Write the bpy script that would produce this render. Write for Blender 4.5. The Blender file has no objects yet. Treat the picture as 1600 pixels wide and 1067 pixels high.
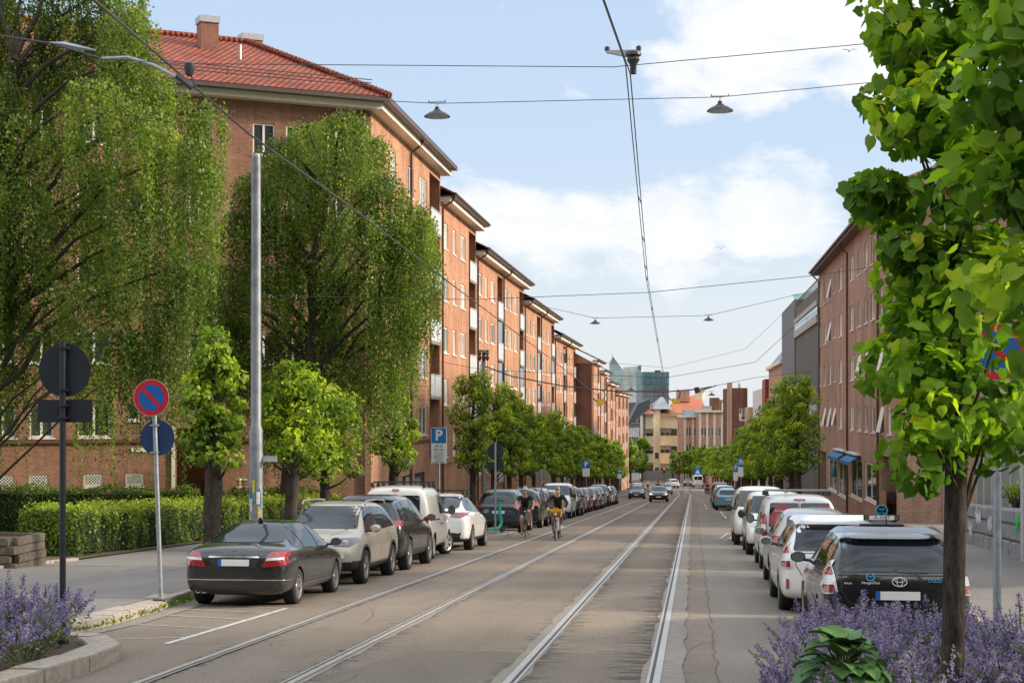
import bpy, bmesh, math, random
import numpy as np
from mathutils import Vector, Matrix
from mathutils.bvhtree import BVHTree
random.seed(7)
SC = bpy.context.scene
COL = SC.collection
R = math.radians
# ------------------------------------------------------------------ camera geometry
F = 2500.0; HOR = 642.0; CZ = 2.0
TH = math.atan(283.0 / F)
ct, st_ = math.cos(TH), math.sin(TH)
def P(px, py, d):
    """point seen at photo pixel px,py at depth d metres"""
    c = (px - 800) / F * d
    return Vector((c * ct - d * st_, c * st_ + d * ct, CZ + (HOR - py) / F * d))
def YX(px, X):
    """street coordinate Y of the pixel column px on the plane X = const"""
    t = (px - 800) / F
    d = X / (t * ct - st_)
    return (d + X * st_) / ct
def D2Y(d, X=0.0): return (d + X * st_) / ct
ZP = [(-80, 3.43), (0, 0), (230, -9.87), (270, -11.3), (320, -12.6), (380, -13.4), (460, -13.8), (3000, -14.0)]
def zr(Y):
    for (a, za), (b, zb) in zip(ZP, ZP[1:]):
        if Y <= b: return za + (zb - za) * (Y - a) / (b - a)
    return ZP[-1][1]
def cxo(Y): return 0.0 if Y < 210 else -0.00035 * (Y - 210) ** 2
# ------------------------------------------------------------------ materials
def new_mat(name):
    m = bpy.data.materials.new(name); m.use_nodes = True
    nt = m.node_tree; nt.nodes.clear()
    return m, nt
def N(nt, t, **kw):
    n = nt.nodes.new(t)
    for k, v in kw.items():
        if k in n.inputs: n.inputs[k].default_value = v
        else: setattr(n, k, v)
    return n
def L(nt, a, b): nt.links.new(a, b)
def c4(c): return (c[0], c[1], c[2], 1.0)
def ramp(nt, fac, stops):
    r = nt.nodes.new('ShaderNodeValToRGB')
    e = r.color_ramp.elements
    while len(e) < len(stops): e.new(0.5)
    for i, (p, c) in enumerate(stops):
        e[i].position = p; e[i].color = c4(c)
    L(nt, fac, r.inputs[0]); return r.outputs[0]
def mixc(nt, fac, a, b, mode='MIX'):
    n = nt.nodes.new('ShaderNodeMix'); n.data_type = 'RGBA'; n.blend_type = mode
    for s, v in ((0, fac), (6, a), (7, b)):
        if isinstance(v, (int, float)): n.inputs[s].default_value = v
        elif isinstance(v, tuple): n.inputs[s].default_value = c4(v)
        else: L(nt, v, n.inputs[s])
    return n.outputs[2]
def math_(nt, op, a, b=None, c=None, clamp=False):
    n = nt.nodes.new('ShaderNodeMath'); n.operation = op; n.use_clamp = clamp
    for i, v in enumerate((a, b, c)):
        if v is None: continue
        if isinstance(v, (int, float)): n.inputs[i].default_value = v
        else: L(nt, v, n.inputs[i])
    return n.outputs[0]
def bsdf_out(nt, base, rough=0.6, metal=0.0, spec=0.5, coat=0.0, bump=None, bstr=0.2, bdist=0.01, emis=None):
    p = N(nt, 'ShaderNodeBsdfPrincipled')
    o = N(nt, 'ShaderNodeOutputMaterial')
    for s, v in (('Base Color', base), ('Roughness', rough), ('Metallic', metal), ('Specular IOR Level', spec), ('Coat Weight', coat)):
        if isinstance(v, (int, float)): p.inputs[s].default_value = v
        elif isinstance(v, tuple): p.inputs[s].default_value = c4(v)
        else: L(nt, v, p.inputs[s])
    if coat: p.inputs['Coat Roughness'].default_value = 0.04
    if bump is not None:
        b = N(nt, 'ShaderNodeBump', Strength=bstr, Distance=bdist)
        L(nt, bump, b.inputs['Height']); L(nt, b.outputs[0], p.inputs['Normal'])
    if emis:
        p.inputs['Emission Color'].default_value = c4(emis[0]); p.inputs['Emission Strength'].default_value = emis[1]
    L(nt, p.outputs[0], o.inputs[0])
    return p
def noise(nt, scale, detail=4, rough=0.55, vec=None, dist=0.0):
    n = N(nt, 'ShaderNodeTexNoise', Scale=scale, Detail=detail, Roughness=rough, Distortion=dist)
    if vec is not None: L(nt, vec, n.inputs['Vector'])
    return n.outputs['Fac']
def objco(nt): return N(nt, 'ShaderNodeTexCoord').outputs['Object']
def posn(nt): return N(nt, 'ShaderNodeNewGeometry').outputs['Position']
def mapping(nt, vec, scale=(1, 1, 1), loc=(0, 0, 0), rot=(0, 0, 0)):
    m = N(nt, 'ShaderNodeMapping'); m.inputs['Scale'].default_value = scale
    m.inputs['Location'].default_value = loc; m.inputs['Rotation'].default_value = rot
    L(nt, vec, m.inputs[0]); return m.outputs[0]
MATS = {}
def flat(name, c, rough=0.6, metal=0.0, spec=0.5, coat=0.0, var=0.15, vs=6.0, bump=0.0, emis=None):
    """plain material with a little procedural variation"""
    if name in MATS: return MATS[name]
    m, nt = new_mat(name)
    f = noise(nt, vs, 5, 0.6, objco(nt))
    lo = tuple(x * (1 - var) for x in c); hi = tuple(min(1, x * (1 + var)) for x in c)
    col = ramp(nt, f, [(0.3, lo), (0.7, hi)])
    rr = math_(nt, 'MULTIPLY_ADD', f, 0.16, rough - 0.08, clamp=True)
    bsdf_out(nt, col, rr, metal, spec, coat, f if bump else None, bump, 0.01, emis)
    MATS[name] = m; return m
def brick_mat(name, c1, c2, mortar, grime=0.35, bw=0.25, rh=0.075, ms=0.010):
    m, nt = new_mat(name)
    uv = N(nt, 'ShaderNodeUVMap').outputs[0]
    b = N(nt, 'ShaderNodeTexBrick', Scale=1.0)
    b.inputs['Brick Width'].default_value = bw; b.inputs['Row Height'].default_value = rh
    b.inputs['Mortar Size'].default_value = ms; b.inputs['Mortar Smooth'].default_value = 0.2
    b.inputs['Bias'].default_value = -0.1
    b.inputs['Color1'].default_value = c4(c1); b.inputs['Color2'].default_value = c4(c2); b.inputs['Mortar'].default_value = c4(mortar)
    L(nt, uv, b.inputs['Vector'])
    n1 = noise(nt, 0.35, 5, 0.6, uv); n2 = noise(nt, 9.0, 3, 0.6, uv)
    n3 = noise(nt, 0.9, 4, 0.6, mapping(nt, uv, (1.6, 0.12, 1)))
    k = ramp(nt, n1, [(0.3, (1 - grime,) * 3), (0.7, (1.12,) * 3)])
    k2 = ramp(nt, n2, [(0.25, (0.8,) * 3), (0.75, (1.15,) * 3)])
    k3 = ramp(nt, n3, [(0.35, (0.74,) * 3), (0.6, (1.06,) * 3)])
    col = mixc(nt, 1.0, mixc(nt, 1.0, mixc(nt, 1.0, b.outputs[0], k, 'MULTIPLY'), k2, 'MULTIPLY'), k3, 'MULTIPLY')
    inv = math_(nt, 'SUBTRACT', 1.0, b.outputs['Fac'])
    bsdf_out(nt, col, 0.85, 0, 0.25, 0, inv, 0.4, 0.01)
    MATS[name] = m; return m
def glass_mat(name, tint, rough=0.03, spec=0.8, refl=0.0, dirt=0.1):
    """window glass over a dark room: dark body colour under a mirror-like surface"""
    m, nt = new_mat(name)
    f = noise(nt, 0.7, 3, 0.5, posn(nt))
    col = ramp(nt, f, [(0.35, tuple(x * 0.5 for x in tint)), (0.7, tuple(x * 1.6 for x in tint))])
    p = N(nt, 'ShaderNodeBsdfPrincipled', Roughness=0.5); L(nt, col, p.inputs['Base Color'])
    p.inputs['Specular IOR Level'].default_value = 0.0
    g = N(nt, 'ShaderNodeBsdfGlossy', Roughness=rough); g.inputs[0].default_value = (0.9, 0.95, 1, 1)
    fr = N(nt, 'ShaderNodeFresnel', IOR=1.5)
    n = noise(nt, 1.3, 2, 0.5, posn(nt))
    bp = N(nt, 'ShaderNodeBump', Strength=0.03, Distance=0.1); L(nt, n, bp.inputs['Height']); L(nt, bp.outputs[0], g.inputs['Normal'])
    k = math_(nt, 'MULTIPLY_ADD', fr.outputs[0], spec, refl, clamp=True)
    mx = N(nt, 'ShaderNodeMixShader'); L(nt, k, mx.inputs[0]); L(nt, p.outputs[0], mx.inputs[1]); L(nt, g.outputs[0], mx.inputs[2])
    o = N(nt, 'ShaderNodeOutputMaterial'); L(nt, mx.outputs[0], o.inputs[0])
    MATS[name] = m; return m
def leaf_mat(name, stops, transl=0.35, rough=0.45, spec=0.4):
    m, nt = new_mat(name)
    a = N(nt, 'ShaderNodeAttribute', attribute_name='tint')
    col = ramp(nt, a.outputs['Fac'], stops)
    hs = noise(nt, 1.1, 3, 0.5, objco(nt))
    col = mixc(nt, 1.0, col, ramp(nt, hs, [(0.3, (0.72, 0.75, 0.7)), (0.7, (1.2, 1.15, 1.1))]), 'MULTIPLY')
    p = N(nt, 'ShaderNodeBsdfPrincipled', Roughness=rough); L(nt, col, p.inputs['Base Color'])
    p.inputs['Specular IOR Level'].default_value = spec
    t = N(nt, 'ShaderNodeBsdfTranslucent')
    tc = mixc(nt, 1.0, col, (1.3, 1.5, 0.5), 'MULTIPLY'); L(nt, tc, t.inputs[0])
    mx = N(nt, 'ShaderNodeMixShader'); mx.inputs[0].default_value = transl
    L(nt, p.outputs[0], mx.inputs[1]); L(nt, t.outputs[0], mx.inputs[2])
    o = N(nt, 'ShaderNodeOutputMaterial'); L(nt, mx.outputs[0], o.inputs[0])
    MATS[name] = m; return m
# ------------------------------------------------------------------ objects
def tag(o, label=None, cat=None, group=None, kind=None):
    if label: o['label'] = label
    if cat: o['category'] = cat
    if group: o['group'] = group
    if kind: o['kind'] = kind
    return o
def thing(name, label, cat, loc=(0, 0, 0), rz=0.0, group=None):
    o = bpy.data.objects.new(name, None); COL.objects.link(o)
    o.empty_display_size = 0.2
    o.location = loc; o.rotation_euler = (0, 0, rz)
    return tag(o, label, cat, group)
def link(name, me, parent=None, loc=(0, 0, 0), rz=0.0):
    o = bpy.data.objects.new(name, me); COL.objects.link(o)
    o.location = loc; o.rotation_euler = (0, 0, rz)
    if parent: o.parent = parent
    return o
def copy_tree(o, parent=None):
    c = o.copy(); COL.objects.link(c); c.parent = parent
    for ch in list(o.children): copy_tree(ch, c)
    return c
class MB:
    """collects polygons, boxes, tubes ... and builds them as one mesh"""
    def __init__(s): s.v = []; s.f = []; s.m = []
    def poly(s, pts, m=0):
        i = len(s.v); s.v += [tuple(p) for p in pts]; s.f.append(tuple(range(i, i + len(pts)))); s.m.append(m); return s
    def faces(s, verts, faces, m=0):
        i = len(s.v); s.v += [tuple(p) for p in verts]
        for f in faces: s.f.append(tuple(i + k for k in f)); s.m.append(m)
        return s
    def hexa(s, p, m=0):
        return s.faces(p, [(3, 2, 1, 0), (4, 5, 6, 7), (0, 1, 5, 4), (1, 2, 6, 5), (2, 3, 7, 6), (3, 0, 4, 7)], m)
    def box(s, x0, x1, y0, y1, z0, z1, m=0):
        return s.hexa([(x0, y0, z0), (x1, y0, z0), (x1, y1, z0), (x0, y1, z0), (x0, y0, z1), (x1, y0, z1), (x1, y1, z1), (x0, y1, z1)], m)
    def obox(s, o, a, b, c, m=0):
        o, a, b, c = Vector(o), Vector(a), Vector(b), Vector(c)
        return s.hexa([o, o + a, o + a + b, o + b, o + c, o + a + c, o + a + b + c, o + b + c], m)
    def tube(s, pts, r, n=8, m=0, caps=True):
        pts = [Vector(p) for p in pts]
        rs = r if isinstance(r, (list, tuple)) else [r] * len(pts)
        rings = []; up = None
        for i, p in enumerate(pts):
            t = (pts[min(i + 1, len(pts) - 1)] - pts[max(i - 1, 0)]).normalized()
            if up is None:
                up = Vector((0, 0, 1)) if abs(t.z) < 0.9 else Vector((1, 0, 0))
            a = t.cross(up)
            if a.length < 1e-5: a = t.cross(Vector((0, 1, 0)))
            a.normalize(); b = a.cross(t).normalized(); up = b
            rings.append([p + (a * math.cos(2 * math.pi * k / n) + b * math.sin(2 * math.pi * k / n)) * rs[i] for k in range(n)])
        vs = [q for ring in rings for q in ring]; fs = []
        for i in range(len(pts) - 1):
            for k in range(n):
                k2 = (k + 1) % n
                fs.append((i * n + k, i * n + k2, (i + 1) * n + k2, (i + 1) * n + k))
        if caps: fs.append(tuple(range(n - 1, -1, -1))); fs.append(tuple((len(pts) - 1) * n + k for k in range(n)))
        return s.faces(vs, fs, m)
    def cyl(s, p0, p1, r, n=12, m=0, r1=None): return s.tube([p0, p1], [r, r if r1 is None else r1], n, m)
    def lathe(s, prof, o=(0, 0, 0), ax=(0, 0, 1), n=24, m=0):
        o = Vector(o); ax = Vector(ax).normalized()
        a = ax.cross(Vector((0, 0, 1)) if abs(ax.z) < 0.9 else Vector((1, 0, 0))).normalized(); b = ax.cross(a)
        vs = []; fs = []
        for (r, h) in prof:
            for k in range(n):
                q = 2 * math.pi * k / n
                vs.append(o + ax * h + (a * math.cos(q) + b * math.sin(q)) * r)
        for i in range(len(prof) - 1):
            for k in range(n):
                k2 = (k + 1) % n
                fs.append((i * n + k, i * n + k2, (i + 1) * n + k2, (i + 1) * n + k))
        return s.faces(vs, fs, m)
    def disc(s, o, ax, r, th, n=32, m=0):
        return s.lathe([(1e-4, 0), (r, 0), (r, th), (1e-4, th)], o, ax, n, m)
    def prism(s, pts, d, m=0):
        """extrude polygon pts (3D, planar) by vector d"""
        d = Vector(d); pts = [Vector(p) for p in pts]; n = len(pts)
        vs = pts + [p + d for p in pts]
        fs = [tuple(range(n)), tuple(range(2 * n - 1, n - 1, -1))] + [(k, n + k, n + (k + 1) % n, (k + 1) % n) for k in range(n)]
        return s.faces(vs, fs, m)
    def build(s, name, mats, parent=None, local=False, smooth=False, angle=40, loc=None, bevel=0):
        off = Vector((0, 0, 0))
        if parent is not None and not local: off = world_loc(parent)
        if loc is not None: off = Vector(loc)
        me = bpy.data.meshes.new(name)
        me.from_pydata([(v[0] - off.x, v[1] - off.y, v[2] - off.z) for v in s.v], [], s.f)
        me.polygons.foreach_set('material_index', s.m)
        for mt in (mats if isinstance(mats, (list, tuple)) else [mats]): me.materials.append(mt)
        bm = bmesh.new(); bm.from_mesh(me)
        if bevel: 
            bmesh.ops.remove_doubles(bm, verts=bm.verts, dist=1e-5)
            bmesh.ops.bevel(bm, geom=[e for e in bm.edges if len(e.link_faces) == 2 and e.calc_face_angle(0) > 0.6], offset=bevel, segments=2, affect='EDGES', clamp_overlap=True)
        bmesh.ops.recalc_face_normals(bm, faces=bm.faces)
        ul = bm.loops.layers.uv.new('UVMap')
        for f in bm.faces:
            n = f.normal
            if abs(n.z) > 0.8: U, V = Vector((1, 0, 0)), Vector((0, 1, 0))
            else:
                U = Vector((-n.y, n.x, 0)).normalized(); V = Vector((0, 0, 1)) if abs(n.z) < 0.3 else n.cross(U)
            for lp in f.loops:
                c = lp.vert.co + off; lp[ul].uv = (c.dot(U), c.dot(V))
        bm.to_mesh(me); bm.free(); me.validate(); me.update()
        if smooth:
            me.polygons.foreach_set('use_smooth', [True] * len(me.polygons))
            if len(me.polygons) > 1: me.set_sharp_from_angle(angle=R(angle))
        o = bpy.data.objects.new(name, me); COL.objects.link(o)
        if loc is not None: o.location = loc
        if parent is not None: o.parent = parent
        return o
def world_loc(o):
    v = Vector((0, 0, 0))
    while o is not None: v = v + Vector(o.location); o = o.parent
    return v
def text_mesh(txt, size, mat, align='CENTER', depth=0.002, offs=0.0, sx=1.0):
    cu = bpy.data.curves.new('txt', 'FONT'); cu.body = txt; cu.size = size; cu.align_x = align; cu.align_y = 'CENTER'
    cu.extrude = depth; cu.offset = offs; cu.resolution_u = 4
    o = bpy.data.objects.new('txt', cu); COL.objects.link(o)
    dg = bpy.context.evaluated_depsgraph_get()
    me = bpy.data.meshes.new_from_object(o.evaluated_get(dg))
    bpy.data.objects.remove(o); bpy.data.curves.remove(cu)
    me.materials.clear(); me.materials.append(mat)
    for v in me.vertices: v.co.x *= sx
    return me
def text_obj(name, txt, size, mat, pos, xdir, updir, parent, align='CENTER', depth=0.002, sx=1.0, offs=0.0):
    """lettering laid on a surface: xdir reading direction, updir up; pos in the parent's local space"""
    me = text_mesh(txt, size, mat, align, depth, offs, sx)
    x = Vector(xdir).normalized(); y = Vector(updir).normalized(); z = x.cross(y)
    M = Matrix((x, y, z)).transposed().to_4x4(); M.translation = Vector(pos)
    me.transform(M)
    return link(name, me, parent)
def struct(o): o['kind'] = 'structure'; return o
# quick leaf meshes ------------------------------------------------------------
LEAFQ = [(0, -.5, 0), (.36, .02, .05), (0, .5, 0), (-.36, .02, .05)]
LEAFH = [(0, -.42, .0), (.25, -.52, .07), (.48, -.25, .1), (.42, .08, .08), (.16, .34, .03), (0, .58, -.06), (-.16, .34, .03), (-.42, .08, .08), (-.48, -.25, .1), (-.25, -.52, .07)]
def leaves(name, C, size, tint, mat, shape='q', nrm=None, spread=1.0, seed=1, parent=None, loc=(0, 0, 0), droop=None, extra=None):
    """one mesh of many small leaves. C (N,3) centres, size (N,), tint (N,)"""
    rg = np.random.default_rng(seed)
    C = np.asarray(C, dtype=np.float64); n = len(C)
    base = np.array(LEAFQ if shape == 'q' else LEAFH); K = len(base)
    nn = rg.normal(size=(n, 3)) * spread
    if nrm is not None: nn = nn + nrm
    nn /= np.linalg.norm(nn, axis=1)[:, None] + 1e-9
    ref = rg.normal(size=(n, 3)) * 0.7
    if droop is not None: ref = ref + np.array(droop)
    y = ref - nn * np.sum(ref * nn, axis=1)[:, None]; y /= np.linalg.norm(y, axis=1)[:, None] + 1e-9
    x = np.cross(y, nn) * rg.uniform(.72, 1.12, n)[:, None]; nn = nn * rg.uniform(-.6, 1.9, n)[:, None]
    V = C[:, None, :] + (base[None, :, 0, None] * x[:, None, :] + base[None, :, 1, None] * y[:, None, :] + base[None, :, 2, None] * nn[:, None, :]) * np.asarray(size)[:, None, None]
    V = V.reshape(-1, 3)
    if shape == 'q':
        idx = (np.arange(n)[:, None] * K + np.arange(K)[None, :]).reshape(-1); per = K; nf = n
    else:   # two halves folded on the midrib
        fa = np.array([0, 1, 2, 3, 4, 5, 0, 5, 6, 7, 8, 9]); idx = (np.arange(n)[:, None] * K + fa[None, :]).reshape(-1); per = 6; nf = 2 * n
    me = bpy.data.meshes.new(name)
    me.vertices.add(len(V)); me.vertices.foreach_set('co', V.astype(np.float32).ravel())
    me.loops.add(len(idx)); me.loops.foreach_set('vertex_index', idx.astype(np.int32))
    me.polygons.add(nf); me.polygons.foreach_set('loop_start', (np.arange(nf) * per).astype(np.int32))
    try: me.polygons.foreach_set('loop_total', np.full(nf, per, dtype=np.int32))
    except Exception: pass
    me.update(calc_edges=True)
    a = me.attributes.new('tint', 'FLOAT', 'POINT')
    a.data.foreach_set('value', np.repeat(np.asarray(tint, dtype=np.float32), K))
    me.materials.append(mat)
    if parent is None and loc is None: return me
    return link(name, me, parent, loc)
# ------------------------------------------------------------------ camera, sky, sun
cam = bpy.data.cameras.new('camera'); co = bpy.data.objects.new('camera', cam); COL.objects.link(co)
co.location = (0, 0, CZ); co.rotation_euler = (R(90), 0, TH)
cam.sensor_width = 36; cam.lens = F * 36 / 1600; cam.shift_y = (HOR - 533.5) / 1600
cam.clip_end = 6000; cam.clip_start = 0.1
SC.camera = co
SC.view_settings.view_transform = 'Standard'; SC.view_settings.look = 'None'
SC.view_settings.exposure = 0; SC.view_settings.gamma = 1
SUN_AZ, SUN_EL = R(78), R(22.5)
def N_comb(nt, v):
    c = N(nt, 'ShaderNodeCombineXYZ')
    for i in range(3): L(nt, v, c.inputs[i])
    return c.outputs[0]
w = bpy.data.worlds.new('World'); SC.world = w; w.use_nodes = True
nt = w.node_tree; nt.nodes.clear()
sky = N(nt, 'ShaderNodeTexSky', sky_type='NISHITA'); sky.sun_disc = False
sky.sun_elevation = SUN_EL; sky.sun_rotation = SUN_AZ; sky.altitude = 50; sky.air_density = 1.0; sky.dust_density = 1.2; sky.ozone_density = 1.0
tc = N(nt, 'ShaderNodeTexCoord').outputs['Generated']
sep = N(nt, 'ShaderNodeSeparateXYZ'); L(nt, tc, sep.inputs[0])
# soften the physical sky towards the pale blue of the day
el = sep.outputs[2]
pale = ramp(nt, math_(nt, 'MULTIPLY', el, 1.0), [(0.0, (7.9, 8.2, 8.5)), (0.07, (7.1, 7.9, 8.7)), (0.16, (5.7, 7.1, 9.0)), (0.30, (5.2, 6.7, 8.9)), (0.5, (9.4, 10.0, 11.0)), (1.0, (11.8, 12.2, 13.0))])
base = mixc(nt, 0.8, sky.outputs[0], pale)
sc = mapping(nt, tc, (1.0, 1.0, 1.7))
n1 = noise(nt, 9.0, 8, 0.62, sc, 0.5)
n2 = noise(nt, 26.0, 6, 0.6, sc, 0.3)
nn_ = math_(nt, 'ADD', math_(nt, 'MULTIPLY', n1, 0.8), math_(nt, 'MULTIPLY', n2, 0.2))
lob = None
for (px, py, r, a) in [(1190, 50, 190, .27), (1370, 45, 190, .27), (1060, 95, 110, .20), (1090, 160, 70, .12), (840, 350, 105, .22), (910, 345, 100, .22), (1030, 345, 120, .24), (1180, 335, 110, .21), (880, 150, 70, .10), (770, 345, 80, .14), (1000, 400, 170, .10), (1280, 265, 80, .06)]:
    d = P(px, py, 1.0) - Vector((0, 0, CZ)); d.normalize(); d.z *= 1.7
    vm = N(nt, 'ShaderNodeVectorMath', operation='DISTANCE'); L(nt, sc, vm.inputs[0]); vm.inputs[1].default_value = d
    k = math_(nt, 'MULTIPLY', math_(nt, 'SMOOTH_MAX', math_(nt, 'SUBTRACT', 1.0, math_(nt, 'DIVIDE', vm.outputs['Value'], r / F * 1.35)), 0.0, 0.2), a * 1.6)
    lob = k if lob is None else math_(nt, 'MAXIMUM', lob, k)
# elsewhere (behind, overhead) broken cloud from noise alone
far = math_(nt, 'MULTIPLY', math_(nt, 'SUBTRACT', 0.35, sep.outputs[1], clamp=True), 0.28)
back = math_(nt, 'MULTIPLY_ADD', math_(nt, 'SUBTRACT', 0.45, sep.outputs[1], clamp=True), .7, 1.0)
m0 = math_(nt, 'ADD', math_(nt, 'ADD', nn_, lob), far)
mask = ramp(nt, m0, [(0.585, (0, 0, 0)), (0.69, (.75, .75, .75)), (0.8, (1, 1, 1))])
ccol = ramp(nt, n2, [(0.3, (7.8, 8.1, 8.5)), (0.6, (9.0, 9.0, 9.0))])
skyc = mixc(nt, mask, base, ccol)
skyc = mixc(nt, 1.0, skyc, N_comb(nt, back), 'MULTIPLY')
brk = ramp(nt, noise(nt, 2.6, 6, .62, tc, .6), [(.38, (.62, .66, .74)), (.5, (1.0, 1.02, 1.04)), (.62, (1.4, 1.38, 1.34))])
bm_ = math_(nt, 'MULTIPLY', math_(nt, 'SUBTRACT', .72, sep.outputs[1], clamp=True), 2.4, clamp=True)
skyc = mixc(nt, bm_, skyc, mixc(nt, 1.0, skyc, brk, 'MULTIPLY'))
# below the horizon: ground; behind the viewer an added dark band for deeper reflections
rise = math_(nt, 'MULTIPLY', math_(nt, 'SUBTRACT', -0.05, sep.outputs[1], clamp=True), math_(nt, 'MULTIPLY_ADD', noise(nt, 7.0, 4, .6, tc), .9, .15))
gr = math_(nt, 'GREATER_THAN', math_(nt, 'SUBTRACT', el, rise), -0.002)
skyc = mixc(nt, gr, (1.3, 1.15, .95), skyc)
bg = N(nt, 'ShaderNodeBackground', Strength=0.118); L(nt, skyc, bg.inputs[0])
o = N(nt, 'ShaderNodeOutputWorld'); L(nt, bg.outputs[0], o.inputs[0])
sun = bpy.data.lights.new('sun', 'SUN'); so = bpy.data.objects.new('sun', sun); COL.objects.link(so)
sun.energy = 5.0; sun.angle = R(5); sun.color = (1.0, 0.86, 0.68)
sd = Vector((math.sin(SUN_AZ) * math.cos(SUN_EL), math.cos(SUN_AZ) * math.cos(SUN_EL), math.sin(SUN_EL)))
so.rotation_euler = sd.to_track_quat('Z', 'Y').to_euler(); so.location = (40, 40, 60)
# ------------------------------------------------------------------ surface materials
def N_sepc(nt, c):
    s = N(nt, 'ShaderNodeSeparateColor'); L(nt, c, s.inputs[0]); return s.outputs[0]
def asphalt(name, lo, hi, rails=False, patchy=0.0):
    m, nt = new_mat(name)
    p = posn(nt)
    big = noise(nt, 0.16, 5, 0.6, p); mid = noise(nt, 1.3, 5, 0.65, mapping(nt, p, (1, .35, 1))); fine = noise(nt, 42, 4, 0.75, p)
    col = ramp(nt, math_(nt, 'ADD', math_(nt, 'MULTIPLY', big, .6), math_(nt, 'MULTIPLY', mid, .4)), [(0.32, lo), (0.68, hi)])
    col = mixc(nt, 1.0, col, ramp(nt, fine, [(0.28, (.50,) * 3), (0.52, (1.0,) * 3), (0.75, (1.5,) * 3)]), 'MULTIPLY')
    vc = N(nt, 'ShaderNodeTexVoronoi', Scale=.28, distance='CHEBYCHEV'); vc.inputs['Randomness'].default_value = .8; L(nt, mapping(nt, p, (1, .22, 1)), vc.inputs['Vector'])
    col = mixc(nt, 1.0, col, ramp(nt, N_sepc(nt, vc.outputs['Color']), [(.2, (.86, .86, .87)), (.5, (1,) * 3), (.8, (1.1, 1.08, 1.05))]), 'MULTIPLY')
    ol = noise(nt, 1.0, 4, .65, mapping(nt, p, (1.7, .5, 1)))
    col = mixc(nt, ramp(nt, ol, [(.60, (0,) * 3), (.72, (.32,) * 3)]), col, tuple(x * .5 for x in lo))
    sp = noise(nt, 5.0, 4, .7, p)
    col = mixc(nt, ramp(nt, sp, [(0.66, (0,) * 3), (0.74, (.35,) * 3)]), col, tuple(x * .45 for x in lo))
    # cracks
    wv = mapping(nt, p, (1, .55, 1)); 
    nv = N(nt, 'ShaderNodeTexNoise', Scale=1.7, Detail=3.0); L(nt, wv, nv.inputs['Vector'])
    wp = mixc(nt, 0.25, wv, nv.outputs['Color'], 'ADD')
    vo = N(nt, 'ShaderNodeTexVoronoi', feature='DISTANCE_TO_EDGE', Scale=.42); L(nt, wp, vo.inputs['Vector'])
    ck = ramp(nt, vo.outputs['Distance'], [(0.0, (1,) * 3), (0.006, (0,) * 3)])
    zone = ramp(nt, noise(nt, .35, 3, .5, p), [(.5, (0,) * 3), (.6, (.75,) * 3)])
    col = mixc(nt, math_(nt, 'MULTIPLY', ck, zone), col, tuple(x * .35 for x in lo))
    if rails:
        sx = N(nt, 'ShaderNodeSeparateXYZ'); L(nt, p, sx.inputs[0]); X = sx.outputs[0]
        # short dark cross cracks that start at the rails
        for rx, wd in ((-1.82, .55), (-.36, .75), (-3.9, .45), (-5.37, .3)):
            dd = math_(nt, 'ABSOLUTE', math_(nt, 'SUBTRACT', X, rx - (0.0 if rx < -3 else (.12 if rx > -1 else -.05))))
            near = math_(nt, 'SUBTRACT', 1.0, math_(nt, 'DIVIDE', dd, wd), clamp=True)
            st = noise(nt, 1.0, 6, .72, mapping(nt, p, (2.2, 9.0, 1)))
            k = ramp(nt, math_(nt, 'ADD', math_(nt, 'MULTIPLY', near, .22), st), [(.635, (0,) * 3), (.75, (.85,) * 3)])
            col = mixc(nt, math_(nt, 'MULTIPLY', k, math_(nt, 'MULTIPLY', near, 2.2, clamp=True)), col, (.035, .03, .027))
        # tar joint and a greyer resurfaced lane to the right of the track
        jn = math_(nt, 'ADD', X, math_(nt, 'MULTIPLY', noise(nt, 1.0, 4, .6, mapping(nt, p, (0, 1.1, 0))), .22))
        jd = math_(nt, 'ABSOLUTE', math_(nt, 'SUBTRACT', jn, .36))
        side = math_(nt, 'GREATER_THAN', jn, .36)
        col = mixc(nt, math_(nt, 'MULTIPLY', side, .42), col, mixc(nt, 1.0, (.215, .203, .182), ramp(nt, fine, [(0.25, (.75,) * 3), (.8, (1.25,) * 3)]), 'MULTIPLY'))
        col = mixc(nt, ramp(nt, jd, [(0.0, (.65,) * 3), (.02, (0,) * 3)]), col, (.04, .037, .033))
        # darker wheel paths
        wpth = noise(nt, .6, 3, .5, mapping(nt, p, (1.1, .03, 1)))
        col = mixc(nt, 1.0, col, ramp(nt, wpth, [(.3, (.84,) * 3), (.7, (1.1,) * 3)]), 'MULTIPLY')
        # cross joints every few metres
        cy = math_(nt, 'FRACT', math_(nt, 'DIVIDE', math_(nt, 'ADD', sx.outputs[1], math_(nt, 'MULTIPLY', noise(nt, .9, 2, .5, p), .25)), 6.3))
        col = mixc(nt, ramp(nt, cy, [(0.0, (.55,) * 3), (.006, (0,) * 3)]), col, (.06, .055, .05))
    bsdf_out(nt, col, .88, 0, .25, 0, fine, .35, .006)
    MATS[name] = m; return m
M_road = asphalt('road_asphalt', (.175, .143, .111), (.245, .203, .16), True)
M_pave = asphalt('pavement_asphalt', (.17, .155, .14), (.24, .22, .20))
M_soil = flat('soil', (.085, .055, .036), .95, var=.4, vs=25, bump=.6)
M_kerb = flat('kerb_granite', (.36, .31, .25), .85, var=.28, vs=14, bump=.35)
M_stone = flat('wall_granite', (.20, .20, .205), .85, var=.35, vs=7, bump=.8)
M_conc = flat('rail_concrete', (.235, .205, .172), .85, var=.22, vs=8, bump=.2)
M_steel = flat('rail_steel', (.44, .41, .37), .4, .35, var=.15, vs=4)
M_groove = flat('groove_dark', (.075, .068, .06), .8)
M_grass = flat('lawn_green', (.085, .17, .022), .9, var=.35, vs=20, bump=.5)
M_white = flat('road_paint', (.46, .44, .40), .8, var=.4, vs=18)
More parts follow.
